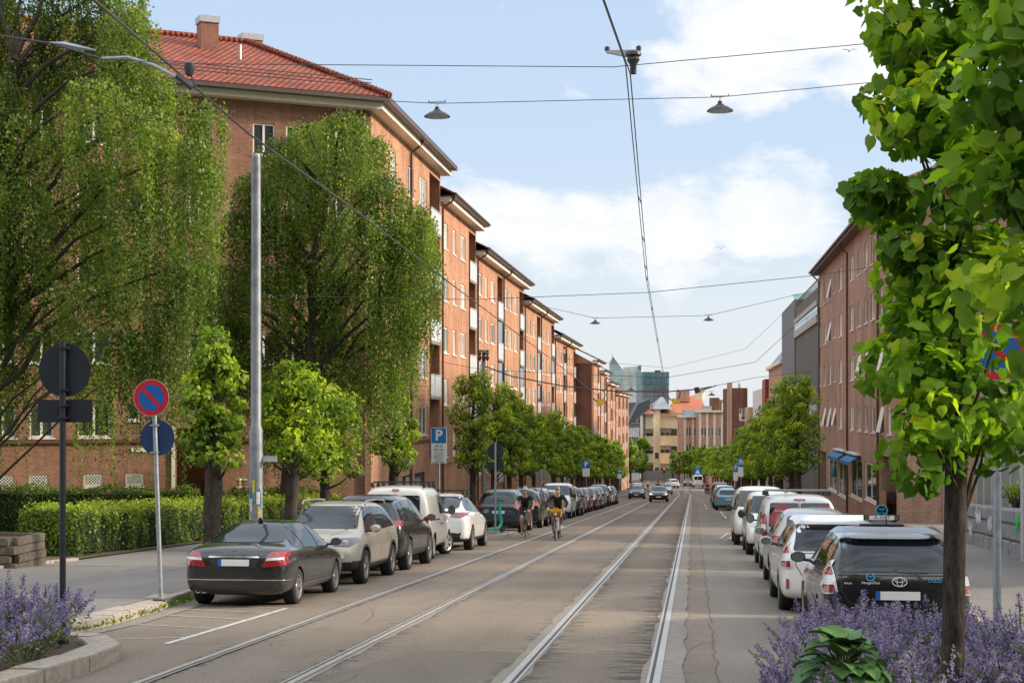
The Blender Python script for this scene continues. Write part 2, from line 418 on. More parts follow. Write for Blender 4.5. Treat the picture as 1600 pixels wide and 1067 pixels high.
M_ground = flat('earth_ground', (.12, .115, .10), .95, var=.2, vs=.3)
# ------------------------------------------------------------------ ground, road, pavements
def strip(name, mat, ys, prof, follow=True):
    """sheet along the street; prof(Y) gives the cross-section [(X, dz), ...]"""
    mb = MB(); rows = []
    for Y in ys: rows.append([(x + (cxo(Y) if follow else 0), Y, zr(Y) + dz) for x, dz in prof(Y)])
    n = len(rows[0]); vs = [p for r_ in rows for p in r_]
    fs = [(i * n + k, i * n + k + 1, (i + 1) * n + k + 1, (i + 1) * n + k) for i in range(len(rows) - 1) for k in range(n - 1)]
    mb.faces(vs, fs); return mb.build(name, mat, smooth=True, angle=20)
YS = [-30, -10, 0, 10, 20, 30, 40, 60, 80, 100, 130, 160, 190, 210, 225, 240, 255, 270, 285, 300, 320, 340, 360, 380]
struct(strip('ground', M_ground, [-80, -40, 0, 60, 120, 230, 270, 320, 380, 460, 800, 3000], lambda Y: [(-2500, -.3), (-200, -.3), (-15, -.14), (0, -.14), (12, -.14), (200, -.3), (2500, -.3)], False))
struct(strip('road', M_road, YS, lambda Y: [(-9.5, -.06), (-8.4, -.04), (-5, 0), (-3, .0), (-1, 0), (1.0, -.02), (2.4, -.06), (4.2, -.09)]))
KL = -8.35     # left kerb line
struct(strip('pavement', M_pave, [8, 20, 24] + YS[5:], lambda Y: [(KL - .3, .09), (-11, .11), (-14.6 if Y < 62 else -13.6, .14)]))
struct(strip('pavement', M_pave, YS[1:], lambda Y: [(4.02, .05), (6.5, .08), (9.35, .10)]))
struct(strip('plaza', M_pave, [-10, 10, 20, 40, 60, 75], lambda Y: [(9.3, .10), (14, .12), (30, .15)], False))
# kerbs: real granite blocks
def kerb(name, path, w, h, seg=1.1, drop=0.12, side=1):
    """row of granite blocks along a polyline of (X, Y) points"""
    mb = MB(); rg = random.Random(3)
    for (x0, y0), (x1, y1) in zip(path, path[1:]):
        d = Vector((x1 - x0, y1 - y0, 0)); Ln = d.length; t = d.normalized(); nrm = Vector((t.y, -t.x, 0)) * side
        k = max(1, round(Ln / seg))
        for i in range(k):
            a, b = i / k * Ln + .005, (i + 1) / k * Ln - .005
            p0 = Vector((x0, y0, 0)) + t * a; p1 = Vector((x0, y0, 0)) + t * b
            j = rg.uniform(-.008, .008)
            pts = []
            for hh in (-drop, h + j):
                for q, off in ((p0, 0), (p1, 0), (p1, w), (p0, w)):
                    pp = q + nrm * off; pts.append((pp.x + cxo(pp.y), pp.y, zr(pp.y) + hh))
            mb.hexa(pts)
    return struct(mb.build(name, M_kerb, bevel=.012))
kerb('kerb', [(KL, y) for y in range(26, 52, 5)] + [(KL, 52), (-6.4, 54), (-6.3, 57.5), (KL, 59.5)] + [(KL, y) for y in range(62, 380, 12)], .3, .115, 1.2, side=-1)
kerb('kerb', [(3.9, y) for y in range(-10, 56, 6)] + [(3.9, 57), (1.75, 60), (1.75, 66), (3.9, 72)] + [(3.9, y) for y in range(75, 380, 12)], .2, .07, 1.2, side=1)
def slab(name, mat, pts, h0, h1):
    mb = MB(); mb.hexa([(x, y, zr(y) + h) for h in (h0, h1) for x, y in pts]); return mb.build(name, mat)
struct(slab('kerb_island', M_pave, [(-8.3, 52), (-6.7, 54.2), (-6.6, 57.4), (-8.3, 59.3)], -.1, .10))
struct(slab('kerb_island', M_pave, [(4.1, 57.2), (1.98, 60.2), (1.98, 65.8), (4.1, 71.7)], -.1, .085))
# ------------------------------------------------------------------ left foreground: dropped kerb and planter edge
kerb('kerb', [(-8.6, 18.4), (-7.98, 19.4), (-7.9, 21.2), (-8.05, 23.5), (KL - .02, 26)], .42, .112, .8, side=-1)
def poly_xy(name, mat, pts, dz, kind=True):
    mb = MB(); mb.poly([(x, y, zr(y) + dz) for x, y in pts]); o = mb.build(name, mat)
    return struct(o) if kind else o
# ------------------------------------------------------------------ tram tracks
def line_strip(mb, X0, X1, dz, y0=-8, y1=372, m=0, step=6, wob=0.0, seed=1):
    rg = random.Random(seed); ys = []
    y = y0
    while y < y1: ys.append(y); y += step if y < 200 or step < 3 else 5
    ys.append(y1); n = len(ys); vs = []
    for y in ys:
        a = rg.uniform(-wob, wob); b = rg.uniform(-wob, wob)
        for x in (X0 + a, X1 + b): vs.append((x + cxo(y), y, zr(y) + dz + (0 if x < 0 else -.0)))
    mb.faces(vs, [(2 * i, 2 * i + 1, 2 * i + 3, 2 * i + 2) for i in range(n - 1)], m)
def track(label, rails, pads):
    t = thing('tram_track', label, 'tram track', (rails[0], 10, zr(10)))
    for rx, (pa, pb), sd in zip(rails, pads, (1, -1)):
        mb = MB(); line_strip(mb, rx - pa, rx + pb, .004, wob=.035, step=.7, seed=int(rx * 10) + 60, y1=200); line_strip(mb, rx - pa, rx + pb, .004, y0=200)
        mb.build('concrete_bed', M_conc, t)
        mb = MB(); line_strip(mb, rx - .036, rx + .036, .012)
        line_strip(mb, rx + sd * .036 if sd > 0 else rx - .07, rx + .07 if sd > 0 else rx - .036, .008, m=1)
        g = rx + sd * .085
        line_strip(mb, g - .014, g + .014, .011)
        mb.build('rail', [M_steel, M_groove], t)
track('left tram track with narrow joints, nearest the parked estate and saloon cars', (-5.37, -3.9), ((.05, .08), (.08, .10)))
track('right tram track with broad pale concrete beside its rails', (-1.82, -.36), ((.15, .13), (.14, .26)))
# ------------------------------------------------------------------ road markings
mb = MB()
def mark(x0, y0, x1, y1, w):
    d = Vector((x1 - x0, y1 - y0, 0)).normalized(); n = Vector((-d.y, d.x, 0)) * w / 2
    k = max(1, int(abs(y1 - y0) / 3)); 
    for i in range(k):
        a = Vector((x0, y0, 0)).lerp(Vector((x1, y1, 0)), i / k); b = Vector((x0, y0, 0)).lerp(Vector((x1, y1, 0)), (i + 1) / k)
        mb.poly([(q.x, q.y, zr(q.y) + max(-.04, min(0, -.04 - (q.x + 8.4) * -.0118)) + .006) for q in (a - n, a + n, b + n, b - n)])
mark(-6.35, 18.8, -6.25, 24.2, .095)
for (a, b) in [((-6.35, 19.6), (-7.6, 19.2)), ((-6.3, 20.8), (-7.7, 21.4)), ((-6.28, 22.2), (-7.75, 22.9)), ((-6.25, 23.4), (-7.9, 24.0)), ((-6.25, 24.2), (-7.95, 24.9))]:
    mark(a[0], a[1], b[0], b[1], .05)
for y in (50.6,):
    mark(-2.9, y, -2.74, y, .16); mark(-2.45, y, -2.3, y, .16)
mark(1.3, 61.0, .95, 55.5, .10); mark(1.6, 61.0, 1.25, 55.0, .10)
mark(1.72, 84, 1.72, 104, .12); mark(2.1, 66, 2.5, 84, .1)
mark(.95, 112, .95, 119, .14); mark(.95, 125, .95, 132, .14)
for i in range(9): mark(-8.2 + i * 1.35, 226, -8.2 + i * 1.35, 230, .6)
struct(mb.build('road_marking', M_white))
# ------------------------------------------------------------------ building materials
B_left = brick_mat('orange_brick', (.63, .29, .155), (.44, .18, .098), (.57, .41, .29), .28)
B_front = brick_mat('red_brown_brick', (.42, .185, .12), (.30, .125, .08), (.38, .27, .2), .32)
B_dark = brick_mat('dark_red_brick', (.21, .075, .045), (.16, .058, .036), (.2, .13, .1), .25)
B_right = brick_mat('brown_brick', (.50, .285, .19), (.37, .195, .135), (.46, .36, .29), .28)
B_pink = brick_mat('pink_brick', (.62, .33, .235), (.52, .27, .19), (.58, .42, .33), .2)
M_frame = flat('window_frame_white', (.80, .77, .70), .5, var=.06)
M_framed = flat('window_frame_dark', (.05, .045, .04), .5)
M_pane = glass_mat('pane_glass', (.10, .11, .11), spec=.95, refl=.05)
M_pane_l = glass_mat('pane_glass_curtain', (.60, .56, .48), spec=.8, refl=.02)
M_pane_d = glass_mat('pane_glass_dark', (.03, .034, .034), spec=.9, refl=.04)
M_frost = flat('frosted_panel', (.60, .63, .63), .25, spec=.6, var=.07, vs=1.5)
M_cream = flat('cornice_cream', (.80, .74, .62), .7, var=.06)
M_gut = flat('gutter_brown', (.10, .068, .055), .45, var=.2)
M_pipe = flat('drainpipe_brown', (.085, .045, .032), .5, var=.2)
M_lead = flat('flashing_grey', (.5, .52, .54), .4, .3, var=.12)
def tile_mat():
    m, nt = new_mat('clay_tiles')
    uv = N(nt, 'ShaderNodeUVMap').outputs[0]
    b = N(nt, 'ShaderNodeTexBrick', Scale=1.0); b.offset = 0.0
    b.inputs['Brick Width'].default_value = .24; b.inputs['Row Height'].default_value = .36
    b.inputs['Mortar Size'].default_value = .02; b.inputs['Mortar Smooth'].default_value = .6
    b.inputs['Color1'].default_value = (.36, .092, .047, 1); b.inputs['Color2'].default_value = (.27, .064, .036, 1); b.inputs['Mortar'].default_value = (.13, .03, .02, 1)
    L(nt, uv, b.inputs['Vector'])
    n1 = noise(nt, .8, 5, .6, uv)
    sx = N(nt, 'ShaderNodeSeparateXYZ'); L(nt, uv, sx.inputs[0])
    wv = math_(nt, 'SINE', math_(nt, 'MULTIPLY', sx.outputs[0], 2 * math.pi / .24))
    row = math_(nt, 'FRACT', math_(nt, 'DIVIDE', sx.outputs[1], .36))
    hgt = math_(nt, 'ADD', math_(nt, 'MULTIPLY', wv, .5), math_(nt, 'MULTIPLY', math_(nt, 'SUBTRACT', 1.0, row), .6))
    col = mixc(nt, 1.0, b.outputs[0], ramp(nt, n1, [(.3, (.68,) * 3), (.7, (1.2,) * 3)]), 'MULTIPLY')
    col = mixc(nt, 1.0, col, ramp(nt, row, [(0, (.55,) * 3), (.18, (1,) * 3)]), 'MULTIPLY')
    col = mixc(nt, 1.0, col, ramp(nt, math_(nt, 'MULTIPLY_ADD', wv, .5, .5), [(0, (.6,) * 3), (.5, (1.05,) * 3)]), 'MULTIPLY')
    bsdf_out(nt, col, .7, 0, .3, 0, hgt, .9, .05)
    return m
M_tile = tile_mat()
Z3 = Vector((0, 0, 1))
def wall(mb, o, u, W, z0, z1, ops, depth=.13, m=0, mr=0):
    """wall face from o along u with real openings (a, b, za, zb[, depth]) and their reveals"""
    o = Vector(o); u = Vector(u).normalized(); n = u.cross(Z3)
    us = sorted({0, W} | {x for p in ops for x in p[:2] if 0 < x < W}); zs = sorted({z0, z1} | {z for p in ops for z in p[2:4] if z0 < z < z1})
    pt = lambda a, z, d=0: o + u * a - n * d + Vector((0, 0, z - o.z))
    for a, b in zip(us, us[1:]):
        # merge vertical runs
        run = None
        for c, d in zip(zs, zs[1:]):
            ca, cz = (a + b) / 2, (c + d) / 2
            inside = any(p[0] < ca < p[1] and p[2] < cz < p[3] for p in ops)
            if inside:
                if run: mb.poly([pt(a, run[0]), pt(b, run[0]), pt(b, run[1]), pt(a, run[1])], m); run = None
            else: run = (run[0], d) if run else (c, d)
        if run: mb.poly([pt(a, run[0]), pt(b, run[0]), pt(b, run[1]), pt(a, run[1])], m)
    for p in ops:
        a, b, c, d = p[:4]; dp = p[4] if len(p) > 4 else depth
        mb.poly([pt(a, c), pt(a, c, dp), pt(a, d, dp), pt(a, d)], mr); mb.poly([pt(b, c), pt(b, d), pt(b, d, dp), pt(b, c, dp)], mr)
        mb.poly([pt(a, d), pt(a, d, dp), pt(b, d, dp), pt(b, d)], mr); mb.poly([pt(a, c), pt(b, c), pt(b, c, dp), pt(a, c, dp)], mr)
_wc = {}
def win_mesh(w, h, cols, rows=1, fw=.07, fm=None, pm=None, sill=True, lattice=False):
    key = (round(w, 2), round(h, 2), cols, rows, fw, fm.name, pm.name, sill, lattice)
    if key in _wc: return _wc[key]
    mb = MB(); y0, y1 = .05, .12
    mb.box(0, fw, y0, y1, 0, h); mb.box(w - fw, w, y0, y1, 0, h)
    mb.box(fw, w - fw, y0, y1, 0, fw); mb.box(fw, w - fw, y0, y1, h - fw, h)
    for i in range(1, cols):
        x = w * i / cols; mb.box(x - fw * .65, x + fw * .65, y0 + .006, y1 - .004, fw, h - fw)
    for i in range(1, rows):
        z = h * i / rows; mb.box(fw, w - fw, y0 + .012, y1 - .008, z - .02, z + .02)
    if sill: mb.box(-.04, w + .04, -.05, .05, -.07, -.012)
    if lattice:
        k = int(w / .09)
        for i in range(-k, 2 * k):
            for sg in (1, -1):
                a = Vector((i * .12 if sg > 0 else i * .12, .02, 0)); b = a + Vector((h * sg, 0, h))
                # clip the bar to the opening
                if b.x == a.x: continue
                pts = []
                for t in (0, 1): pts.append(a.lerp(b, t))
                t0, t1 = 0, 1
                lo, hi = sorted(((0 - a.x) / (b.x - a.x), (w - a.x) / (b.x - a.x)))
                t0, t1 = max(t0, lo), min(t1, hi)
                if t1 - t0 > .05: mb.tube([a.lerp(b, t0), a.lerp(b, t1)], .011, 4)
    fo = mb.build('window', fm); me1 = fo.data; bpy.data.objects.remove(fo)
    mb = MB(); mb.poly([(fw * .5, .085, fw * .5), (w - fw * .5, .085, fw * .5), (w - fw * .5, .085, h - fw * .5), (fw * .5, .085, h - fw * .5)])
    po = mb.build('pane', pm); me2 = po.data; bpy.data.objects.remove(po)
    _wc[key] = (me1, me2); return _wc[key]
def put_window(parent, o, u, a, z, w, h, cols=2, rows=1, fm=None, pm=None, sill=True, name='window', fw=.07, lattice=False):
    u = Vector(u).normalized(); p = Vector(o) + u * a; rz = math.atan2(u.y, u.x)
    f, g = win_mesh(w, h, cols, rows, fw, fm or M_frame, pm or M_pane, sill, lattice)
    base = world_loc(parent)
    wo = link(name, f, parent, (p.x - base.x, p.y - base.y, z - base.z), rz)
    link('pane', g, wo); return wo
rgw = random.Random(11)
def side_section(label, X, y0, y1, zeave, mods, ztop0, zbase, wmat=B_left, group='brick apartment blocks stepping down the left side', rows=5, basement=True, depth=13, extra_front=None, stair=2.85, seedp=0):
    """street front facing +X from y0 to y1; mods = list of module start Y"""
    t = thing('apartment_building', label, 'building', (X, y0, zbase), 0, group)
    u = (0, 1, 0); o = (X, y0, 0); W = y1 - y0
    heads = [zeave - .95 - stair * k for k in range(rows)]
    ops = []; wins = []; logs = []
    for ms in mods:
        for (a, b, cols) in ((.85, 2.75, 3), (4.55, 5.75, 2), (7.5, 9.5, 2)):
            for k, hz in enumerate(heads):
                q = (ms + a - y0, ms + b - y0, hz - 1.42, hz)
                if q[0] < 0.2 or q[1] > W - .1 or q[2] < zbase + .8: continue
                ops.append(q); wins.append((q, cols))
        a, b = ms + 11.0 - y0, ms + 14.0 - y0
        if b <= W + .2 and a > 0:
            b = min(b, W - .15); zb = heads[-1] - 2.5
            ops.append((a, b, zb, zeave - .35, 1.6)); logs.append((a, b, zb))
    mb = MB(); wall(mb, o, u, W, zbase - 2, zeave + .1, ops)
    for a, b, zb in logs:      # back wall of the recess
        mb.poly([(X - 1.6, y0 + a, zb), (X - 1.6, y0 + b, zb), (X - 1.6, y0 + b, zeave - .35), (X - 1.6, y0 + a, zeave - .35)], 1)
    # ends and back
    for yy in (y0, y1):
        mb.poly([(X, yy, zbase - 2), (X - depth, yy, zbase - 2), (X - depth, yy, zeave), (X - depth / 2, yy, zeave + 3.6), (X, yy, zeave)], 0)
    mb.poly([(X - depth, y0, zbase - 2), (X - depth, y1, zbase - 2), (X - depth, y1, zeave), (X - depth, y0, zeave)])
    mb.build('wall', [wmat, B_dark], t)
    mb = MB(); zc = heads[-1] - 1.42 - .25
    if zc > zbase + 1: mb.box(X + .001, X + .05, y0 + .01, y1 - .01, zc - .12, zc)
    if mb.v: mb.build('string_course', wmat, t)
    for q, cols in wins:
        pm = M_pane_l if rgw.random() < .68 else M_pane
        put_window(t, o, u, q[0], q[2], q[1] - q[0], q[3] - q[2], cols, 1, M_frame, pm, fw=.105)
    for a, b, zb in logs:
        for k in range(rows):
            zf = heads[k] - 2.32
            mb = MB(); mb.box(X - 1.55, X + .1, y0 + a + .02, y0 + b - .02, zf - .16, zf); mb.build('balcony_floor', M_conc, t)
            mb = MB(); n_ = 3
            for i in range(n_):
                ya = y0 + a + (b - a) * i / n_ + .03; yb = y0 + a + (b - a) * (i + 1) / n_ - .02
                mb.box(X + .06, X + .09, ya, yb, zf - .1, zf + 1.1)
            mb.box(X + .05, X + .12, y0 + a, y0 + b, zf + 1.1, zf + 1.15, 1)
            mb.build('balcony_panel', [M_frost, M_lead], t)
            if rgw.random() < .22:
                mb = MB(); mb.box(X + .04, X + .06, y0 + a + .05, y0 + b - .05, zf + 1.16, zf + 2.6)
                mb.build('balcony_glazing', M_pane, t)
    # cornice, gutter, roof
    mb = MB(); mb.box(X, X + .55, y0 + .02, y1 + .25, zeave + .0, zeave + .26); mb.build('cornice', M_cream, t)
    mb = MB(); mb.box(X + .1, X + .8, y0, y1 + .35, zeave + .262, zeave + .34)
    mb.tube([(X + .82, y0, zeave + .40), (X + .82, y1 + .35, zeave + .40)], .085, 8); mb.build('gutter', M_gut, t, smooth=True)
    mb = MB(); rx = X - depth / 2; zt = zeave + 3.9
    mb.hexa([(X + .8, y0 - .1, zeave + .36), (rx, y0 - .1, zt), (rx, y1 + .3, zt), (X + .8, y1 + .3, zeave + .36), (X + .8, y0 - .1, zeave + .46), (rx, y0 - .1, zt + .1), (rx, y1 + .3, zt + .1), (X + .8, y1 + .3, zeave + .46)])
    mb.hexa([(X - depth - .8, y0 - .1, zeave + .36), (X - depth - .8, y1 + .3, zeave + .36), (rx, y1 + .3, zt), (rx, y0 - .1, zt), (X - depth - .8, y0 - .1, zeave + .46), (X - depth - .8, y1 + .3, zeave + .46), (rx, y1 + .3, zt + .1), (rx, y0 - .1, zt + .1)])
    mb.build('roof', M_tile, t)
    for yy in [y0 + .25] + [m_ + 14.1 for m_ in mods if m_ + 14.1 < y1 - 1]:
        mb = MB(); mb.tube([(X + .75, yy, zeave + .36), (X + .6, yy, zeave + .02), (X + .1, yy, zeave - .3), (X + .1, yy, zbase - .5)], .06, 8)
        mb.build('drainpipe', M_pipe, t, smooth=True)
    return t
XL = -13.5
def y_at(d): return D2Y(d, XL)
Ya = y_at(86.0)
MOD = 14.2
# corner block -----------------------------------------------------------------
Yc = y_at(67.5)
def corner_block():
    zeave = 14.65; zb = zr(70) - .3
    t = thing('apartment_building', 'red tiled corner apartment block with chimneys behind the weeping birches', 'building', (XL, Yc, zb), 0, 'brick apartment blocks stepping down the left side')
    C = Vector((XL, Yc, 0)); uf = Vector((.85, .527, 0)).normalized(); Wf = 30.0; o = C - uf * Wf
    # street side
    u2 = Vector((0, 1, 0)); W2 = Ya - Yc
    heads = [zeave - .95 - 2.87 * k for k in range(5)]
    ops = []; wins = []
    def add(o_, a, b, z0, z1, lst, cols): lst[0].append((a, b, z0, z1)); lst[1].append((o_, a, b, z0, z1, cols))
    s_ops, s_w = [], []
    for (pa, pb) in ((610, 619), (637.5, 646), (655.6, 667.5)):
        a, b = YX(pa, XL) - Yc, YX(pb, XL) - Yc
        for hz in heads:
            s_ops.append((a, b, hz - 1.42, hz)); s_w.append((a, b, hz - 1.42, hz, 2))
    la, lb = YX(671, XL) - Yc, W2 - .2
    s_ops.append((la, lb, heads[-1] - 2.5, zeave - .35, 1.6))
    # ground-floor shop windows on the pavement
    for (pa, pb) in ((627.5, 644.5), (647.5, 664)):
        a, b = YX(pa, XL) - Yc, YX(pb, XL) - Yc
        s_ops.append((a, b, -1.55 - 1.3, .45 - 1.5)); s_w.append((a, b, -2.85, -1.05, 1))
    mb = MB(); wall(mb, C, u2, W2, zb - 3, zeave + .1, s_ops)
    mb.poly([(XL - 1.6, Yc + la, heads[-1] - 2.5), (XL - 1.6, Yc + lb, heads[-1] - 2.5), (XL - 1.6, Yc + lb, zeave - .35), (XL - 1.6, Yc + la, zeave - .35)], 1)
    # front towards the garden
    f_ops, f_w = [], []
    def fa(px):   # distance along the front wall of an image column
        t_ = (px - 800) / F; dx = t_ * ct - st_; dy = t_ * st_ + ct
        # o + uf*a = s*(dx,dy)
        det = uf.x * -dy + uf.y * dx
        a = (-o.x * -dy - (-o.y) * -dx * -1) if False else None
        A = np.array([[uf.x, -dx], [uf.y, -dy]]); sol = np.linalg.solve(A, np.array([-o.x, -o.y])); return float(sol[0])
    hf = [CZ + .28 + 2.87 * k for k in range(5)]
    for (pa, pb) in ((-70, -30), (-15, 25), (46, 84), (121, 173), (295, 330), (395, 430), (447, 470), (512, 540)):
        a, b = fa(pa), fa(pb)
        for k, hz in enumerate(hf):
            if pa > 280 and k < 1: continue
            f_ops.append((a, b, hz - 1.3, hz)); f_w.append((a, b, hz - 1.3, hz, 2, 0))
    for k, hz in enumerate(hf):
        a, b = fa(200), fa(219); f_ops.append((a, b, hz - .65, hz)); f_w.append((a, b, hz - .65, hz, 1, 0))
    for (pa, pb) in ((-45, -15), (-6, 21), (45, 75), (130, 160), (196, 225)):
        a, b = fa(pa), fa(pb); f_ops.append((a, b, CZ - 2.95, CZ - 2.47)); f_w.append((a, b, CZ - 2.95, CZ - 2.47, 1, 1))
    ea, eb = fa(276), fa(328); f_ops.append((ea, eb, zb - 1, CZ - .7, .9))
    wall(mb, o, uf, Wf, zb - 3, zeave + .1, f_ops, m=2, mr=2)
    nf = uf.cross(Z3)
    q = lambda a, z, d: o + uf * a - nf * d + Vector((0, 0, z))
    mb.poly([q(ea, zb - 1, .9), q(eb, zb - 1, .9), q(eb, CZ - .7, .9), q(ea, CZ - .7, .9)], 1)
    mb.build('wall', [B_left, B_dark, B_front], t)
    # garden front gets its own darker brick material through its faces
    for (a, b, z0, z1, cols) in s_w:
        put_window(t, C, u2, a, z0, b - a, z1 - z0, cols, 1, M_frame if z1 > 0 else M_framed, M_pane_l if z1 > 0 and rgw.random() < .5 else M_pane)
    for (a, b, z0, z1, cols, lat) in f_w:
        put_window(t, o, uf, a, z0, b - a, z1 - z0, cols, 1, M_frame, M_pane_d, lattice=bool(lat))
    # entrance door
    mb = MB(); dm = (ea + eb) / 2
    mb.obox(q(dm - .55, zb + .4, .86), uf * 1.1, nf * .05, Vector((0, 0, 2.1))); d = mb.build('door', flat('door_brown', (.12, .06, .03), .5), t)
    mb = MB(); mb.obox(q(dm + .38, zb + 1.4, .80), uf * .04, nf * .05, Vector((0, 0, .25))); mb.build('handle', M_lead, d)
    mb = MB(); mb.obox(q(ea - .22, zb - .5, -.02), uf * .14, nf * .06, Vector((0, 0, CZ - .6 - zb + .5))); mb.build('door_surround', M_cream, t)
    mb = MB()
    for k in range(2): mb.tube([q(ea + .5 + k * 1.1, zb, -.4), q(ea + .5 + k * 1.1, zb + 1.8, -.4), q(ea + .7 + k * 1.1, zb + 1.9, .3)], .03, 6)
    mb.build('handrail', M_gut, t)
    mb = MB(); mb.obox(q(fa(205), CZ - 1.62, -.012), uf * 1.0, nf * .01, Vector((0, 0, .17))); mb.build('street_name_plate', M_frame, t)
    # balconies
    for k in range(5):
        zf = heads[k] - 2.32
        mb = MB(); mb.box(XL - 1.55, XL + .1, Yc + la + .02, Yc + lb - .02, zf - .16, zf); mb.build('balcony_floor', M_conc, t)
        mb = MB()
        for i in range(3): mb.box(XL + .06, XL + .09, Yc + la + (lb - la) * i / 3 + .03, Yc + la + (lb - la) * (i + 1) / 3 - .02, zf - .1, zf + 1.1)
        mb.box(XL + .05, XL + .12, Yc + la, Yc + lb, zf + 1.1, zf + 1.15, 1); mb.build('balcony_panel', [M_frost, M_lead], t)
    # string courses
    mb = MB(); zc = CZ - 1.25
    mb.obox(q(0, zc, -.05), uf * (Wf + .03), nf * .048, Vector((0, 0, .14)))
    mb.box(XL + .002, XL + .05, Yc, Ya - .05, heads[-1] - 1.8, heads[-1] - 1.66); mb.build('string_course', B_dark, t)
    # cornice and gutter: mitred band around the two street sides
    n2 = Vector((1, 0, 0)); bis = (nf + n2); bis = bis / (1 + nf.dot(n2))
    E = lambda e, z: [o + nf * e + Vector((0, 0, z)), C + bis * e + Vector((0, 0, z)), Vector((XL + e, Ya + .3, z))]
    def band(name, e0, e1, z0, z1, m):
        mb = MB(); a0, a1, b0, b1 = E(e0, z0), E(e1, z0), E(e0, z1), E(e1, z1)
        for i in (0, 1): mb.hexa([a0[i], a1[i], a1[i + 1], a0[i + 1], b0[i], b1[i], b1[i + 1], b0[i + 1]])
        return mb.build(name, m, t)
    band('cornice', 0, .55, zeave, zeave + .27, M_cream)
    band('gutter', .1, .9, zeave + .272, zeave + .46, M_gut)
    # hipped tile roof
    e = E(.92, zeave + .46); Rz = CZ + 16.55
    Rp = Vector((-19.98, P(385, 70, 72).y, Rz)); RL = Rp - uf * 26; R2 = Vector((Rp.x, Ya + .2, Rz))
    mb = MB()
    mb.poly([e[0], e[1], Rp, RL]); mb.poly([e[1], e[2], R2, Rp])
    back = Vector((Rp.x - 7, Ya, zeave)); bl = RL + Vector((-.527, .85, 0)) * 7; bl.z = zeave
    mb.poly([RL, Rp, R2, Vector((R2.x - 7.2, R2.y, zeave)), bl])
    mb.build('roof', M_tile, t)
    mb = MB(); mb.tube([e[1] + Vector((0, 0, .06)), Rp + Vector((0, 0, .08))], .13, 8); mb.tube([Rp + Vector((0, 0, .08)), RL + Vector((0, 0, .08))], .13, 8)
    k = 46
    for i in range(k):
        p = (e[1] + Vector((0, 0, .06))).lerp(Rp + Vector((0, 0, .08)), (i + .5) / k); mb.lathe([(.001, -.03), (.16, -.03), (.16, .03), (.001, .03)], p, Rp - e[1], 8)
    mb.build('ridge_tile', M_tile, t, smooth=True)
    # snow guard along the front eave
    up = (Rp - e[1]); sl = (RL - e[0]).normalized()
    mb = MB(); 
    inw = (-nf * 6.4 + Vector((0, 0, Rz - zeave - .46))).normalized()
    s0 = e[0] + inw * .9; s1 = e[1] + inw * .9 - uf * .6
    nrm = uf.cross(inw).normalized(); nrm = nrm if nrm.z > 0 else -nrm
    for hgt in (.12, .26, .40): mb.tube([s0 + nrm * hgt + Vector((0, 0, .0)), s1 + nrm * hgt], .022, 6)
    Ls = (s1 - s0).length; i = 0
    while i * 1.75 < Ls:
        p = s1 - uf * (.9 + i * 1.75); mb.obox(p - uf * .03, uf * .06, inw * .03, nrm * .45, 1); i += 1
    mb.build('snow_guard', [M_gut, M_lead], t)
    # chimneys
    def chim(pxc, py0, pyb, d, wd, ln):
        p = P(pxc, pyb, d); top = P(pxc, py0, d).z
        mb = MB(); mb.obox(p - uf * wd / 2 - Vector((0, 0, 1.2)), uf * wd, -nf * ln, Vector((0, 0, top - p.z + 1.0))); c = mb.build('chimney', B_front, t)
        mb = MB(); mb.obox(Vector((p.x, p.y, top - .28)) - uf * (wd / 2 + .05) + nf * .05, uf * (wd + .1), -nf * (ln + .1), Vector((0, 0, .28))); mb.build('chimney_cap', M_lead, c)
        mb = MB(); mb.obox(Vector((p.x, p.y, p.z - .5)) - uf * (wd / 2 + .22) + nf * .22, uf * (wd + .44), -nf * (ln + .1), Vector((0, 0, .42))); mb.build('flashing', M_lead, c)
    chim(328, 25, 84, 69.2, .78, .75); chim(395, 53, 84, 74.5, .95, .8); chim(475, 99, 124, 76, 1.1, .8); chim(214, 8, 60, 70.5, .8, .8)
    p = P(375, 98, 68.5); mb = MB(); mb.cyl(p, p + Vector((0, 0, .75)), .07, 10); mb.box(p.x - .2, p.x + .2, p.y - .2, p.y + .2, p.z - .04, p.z + .02); mb.build('roof_vent', M_lead, t)
    mb = MB(); a = Vector((XL + .25, Yc + 9.2, 0))
    mb.tube([(XL + .7, Yc + 9.2, zeave + .35), (XL + .5, Yc + 9.2, zeave), (XL + .09, Yc + 9.2, zeave - .3), (XL + .09, Yc + 9.2, zb - 1)], .06, 8)
    p = C - uf * .35 + nf * .09; mb.tube([(p.x, p.y, zeave), (p.x, p.y, zb - 1)], .06, 8); mb.build('drainpipe', M_pipe, t, smooth=True)
corner_block()
# stepping blocks ---------------------------------------------------------------
segs = [(1, 13.25, 'brick apartment block with two balcony stacks right behind the birch'), (2, 11.75, 'long orange brick apartment block third from the tiled corner'), (2, 10.6, 'orange brick apartment block fourth from the tiled corner, above the lime trees'), (2, 9.15, 'last orange brick block before the protruding dark gable')]
y = Ya
for nm, ze, lab in segs:
    y1 = y + MOD * nm
    side_section(lab, XL, y, y1, ze, [y + MOD * k for k in range(nm)], 0, zr(y1) - .2); y = y1
Yd = y
X6 = -11.6
side_section('apartment block with a protruding dark brick gable beyond the first row', X6, Yd + .2, Yd + 15, 7.55, [Yd], 0, zr(Yd + 15), B_left)
